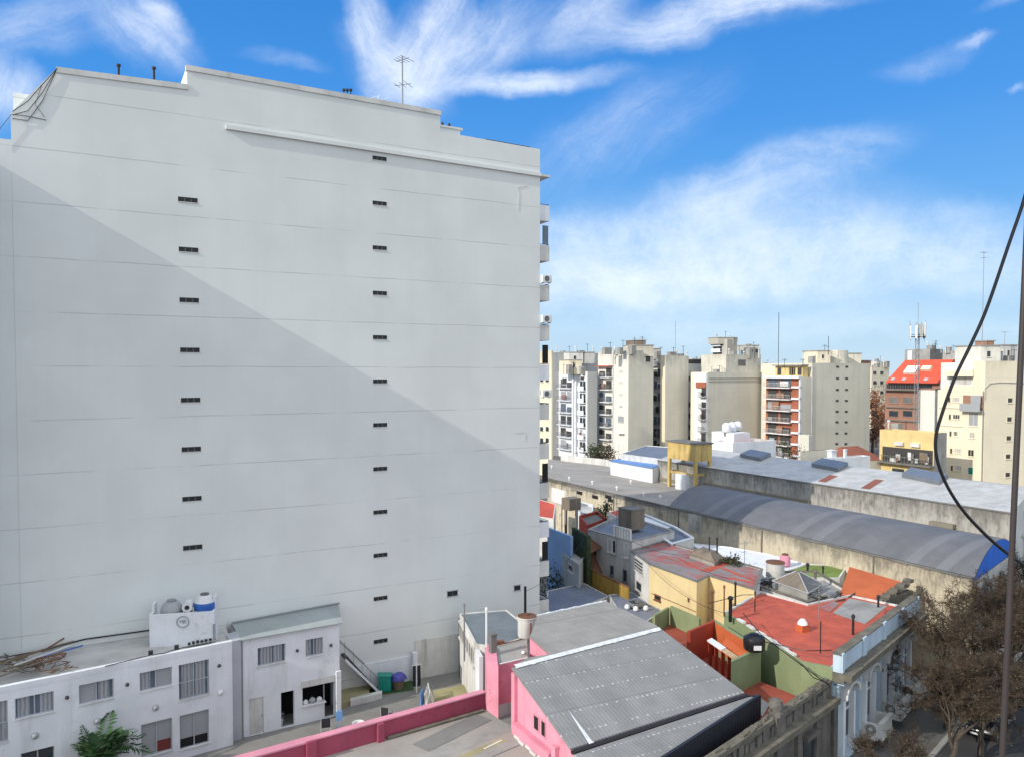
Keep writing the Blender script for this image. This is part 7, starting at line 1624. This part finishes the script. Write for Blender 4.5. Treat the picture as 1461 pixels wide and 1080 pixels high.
# ------------------------------------------------------------------ parked cars
def car(label, t0, o, col, seed=0):
    org = stp(t0, o, .03); t = thing('parked_car', label, 'car', org, 'cars parked along the kerb'); fx_, sy = -C, CN; P3 = lambda a, s, z: org + fx_ * a + sy * s + Z * z
    m = flat('car_paint', col, .18, .1, .6)
    st = [(-2.05, .62, .45, .72), (-1.95, .74, .3, .86), (-1.3, .84, .24, .92), (0, .86, .22, .93), (.9, .86, .22, .93), (1.5, .83, .24, .84), (1.98, .74, .3, .72), (2.08, .62, .42, .6)]
    b = MB()
    for a, hw, zl, zh in st:
        b.v += [P3(a, -hw * .92, zl), P3(a, -hw, zl + .15), P3(a, -hw, zh - .12), P3(a, -hw * .86, zh), P3(a, hw * .86, zh), P3(a, hw, zh - .12), P3(a, hw, zl + .15), P3(a, hw * .92, zl)]
    for k in range(len(st) - 1):
        for j in range(8): a_, c_ = k * 8 + j, k * 8 + (j + 1) % 8; b.f.append([a_, c_, c_ + 8, a_ + 8]); b.mi.append(0)
    b.f.append(list(range(8))); b.mi.append(0); b.f.append(list(range((len(st) - 1) * 8, len(st) * 8))); b.mi.append(0)
    body = b.build('body', m, t, smooth=True)
    b = MB(); rf = [P3(-1.35, -.56, 1.38), P3(.35, -.58, 1.42), P3(.35, .58, 1.42), P3(-1.35, .56, 1.38)]; b.quad(*[p + Z * .03 for p in rf]); b.quad(*rf)
    for i in range(4): b.quad(rf[i], rf[(i + 1) % 4], rf[(i + 1) % 4] + Z * .03, rf[i] + Z * .03)
    for p, q in ((P3(-1.85, -.72, .9), rf[0]), (P3(-1.85, .72, .9), rf[3]), (P3(1.05, -.74, .9), rf[1]), (P3(1.05, .74, .9), rf[2]), (P3(-.4, -.78, .9), P3(-.4, -.58, 1.4)), (P3(-.4, .78, .9), P3(-.4, .58, 1.4))): b.tube([p, q], .04, 5)
    b.build('roof', m, t)
    lo = [P3(-1.85, -.72, .9), P3(1.05, -.74, .9), P3(1.05, .74, .9), P3(-1.85, .72, .9)]; hi = [p - Z * .01 for p in rf]
    for i, nm in enumerate(('side_window', 'windscreen', 'side_window', 'rear_window')): b = MB(); b.quad(lo[i], lo[(i + 1) % 4], hi[(i + 1) % 4], hi[i]); b.build(nm, K['glass'], t)
    for a in (-1.3, 1.32):
        for s in (-.8, .8):
            c = P3(a, s, .31); b = MB(); b.tube([c - sy * .1, c + sy * .1], .31, 20); wl = b.build('wheel', K['plastic_black'], t); b = MB(); e = sy * (.105 if s > 0 else -.105); b.tube([c + e * .9, c + e * 1.08], .19, 12); b.build('rim', K['greymetal'], wl)
    for s in (-.58, .58):
        b = MB(); b.obox(P3(1.97, s - .16, .58), sy * .32, fx_ * .09, Z * .14); b.build('headlight', K['plastic_white'], t); b = MB(); b.obox(P3(-2.03, s - .12, .6), sy * .24, -fx_ * .05, Z * .16); b.build('tail_light', K['redwall'], t)
        b = MB(); b.obox(P3(.85, s * 1.5 - .08, .92), sy * .16, fx_ * .1, Z * .12); b.build('mirror', m, t)
    b = MB(); b.obox(P3(2.0, -.26, .38), sy * .52, fx_ * .09, Z * .11); b.build('number_plate', K['plastic_white'], t)
car('black hatchback parked under the bare trees near the bottom right', 10.6, 4.9, (.012, .014, .016)); car('silver car parked behind the black hatchback by the pole', 16.6, 4.9, (.35, .36, .38))

# ------------------------------------------------------------------ pole and cable right at the window
p0, p1 = D(1462.5, 385, 2.6), D(1430, 1080, 2.6); d = p1 - p0; lo_ = p0 + d * ((0.02 - p0.z) / d.z); hi_ = p0 - d * 2.2
b = MB(); b.tube([lo_, hi_], .0096, 12); tag(b.build('metal_pole', K['pole'], smooth=True), 'slim brown black metal pole close to the camera at the right edge', 'pole')
pts = [(1500, 120), (1478, 215), (1461, 285), (1440, 347), (1408, 440), (1385, 492), (1362, 540), (1343, 593), (1335, 625), (1337, 655), (1348, 686), (1366, 717), (1388, 744), (1420, 775), (1461, 806), (1520, 845)]
def crom(P_, n=8):
    out = []
    for i in range(len(P_) - 1):
        a, b_, c, d_ = P_[max(0, i - 1)], P_[i], P_[i + 1], P_[min(len(P_) - 1, i + 2)]
        for k in range(n): s = k / n; out.append(.5 * ((2 * b_) + (c - a) * s + (2 * a - 5 * b_ + 4 * c - d_) * s * s + (3 * b_ - a - 3 * c + d_) * s ** 3))
    return out + [P_[-1]]
b = MB(); b.tube(crom([D(x, y, 2.9) for x, y in pts]), .0062, 8); tag(b.build('hanging_cable', K['cable'], smooth=True), 'black cable hanging in a loose curve close to the camera at the right', 'cable')
bpy.context.view_layer.update()
for o_ in bpy.data.objects:
    if '_w' in o_: del o_['_w']
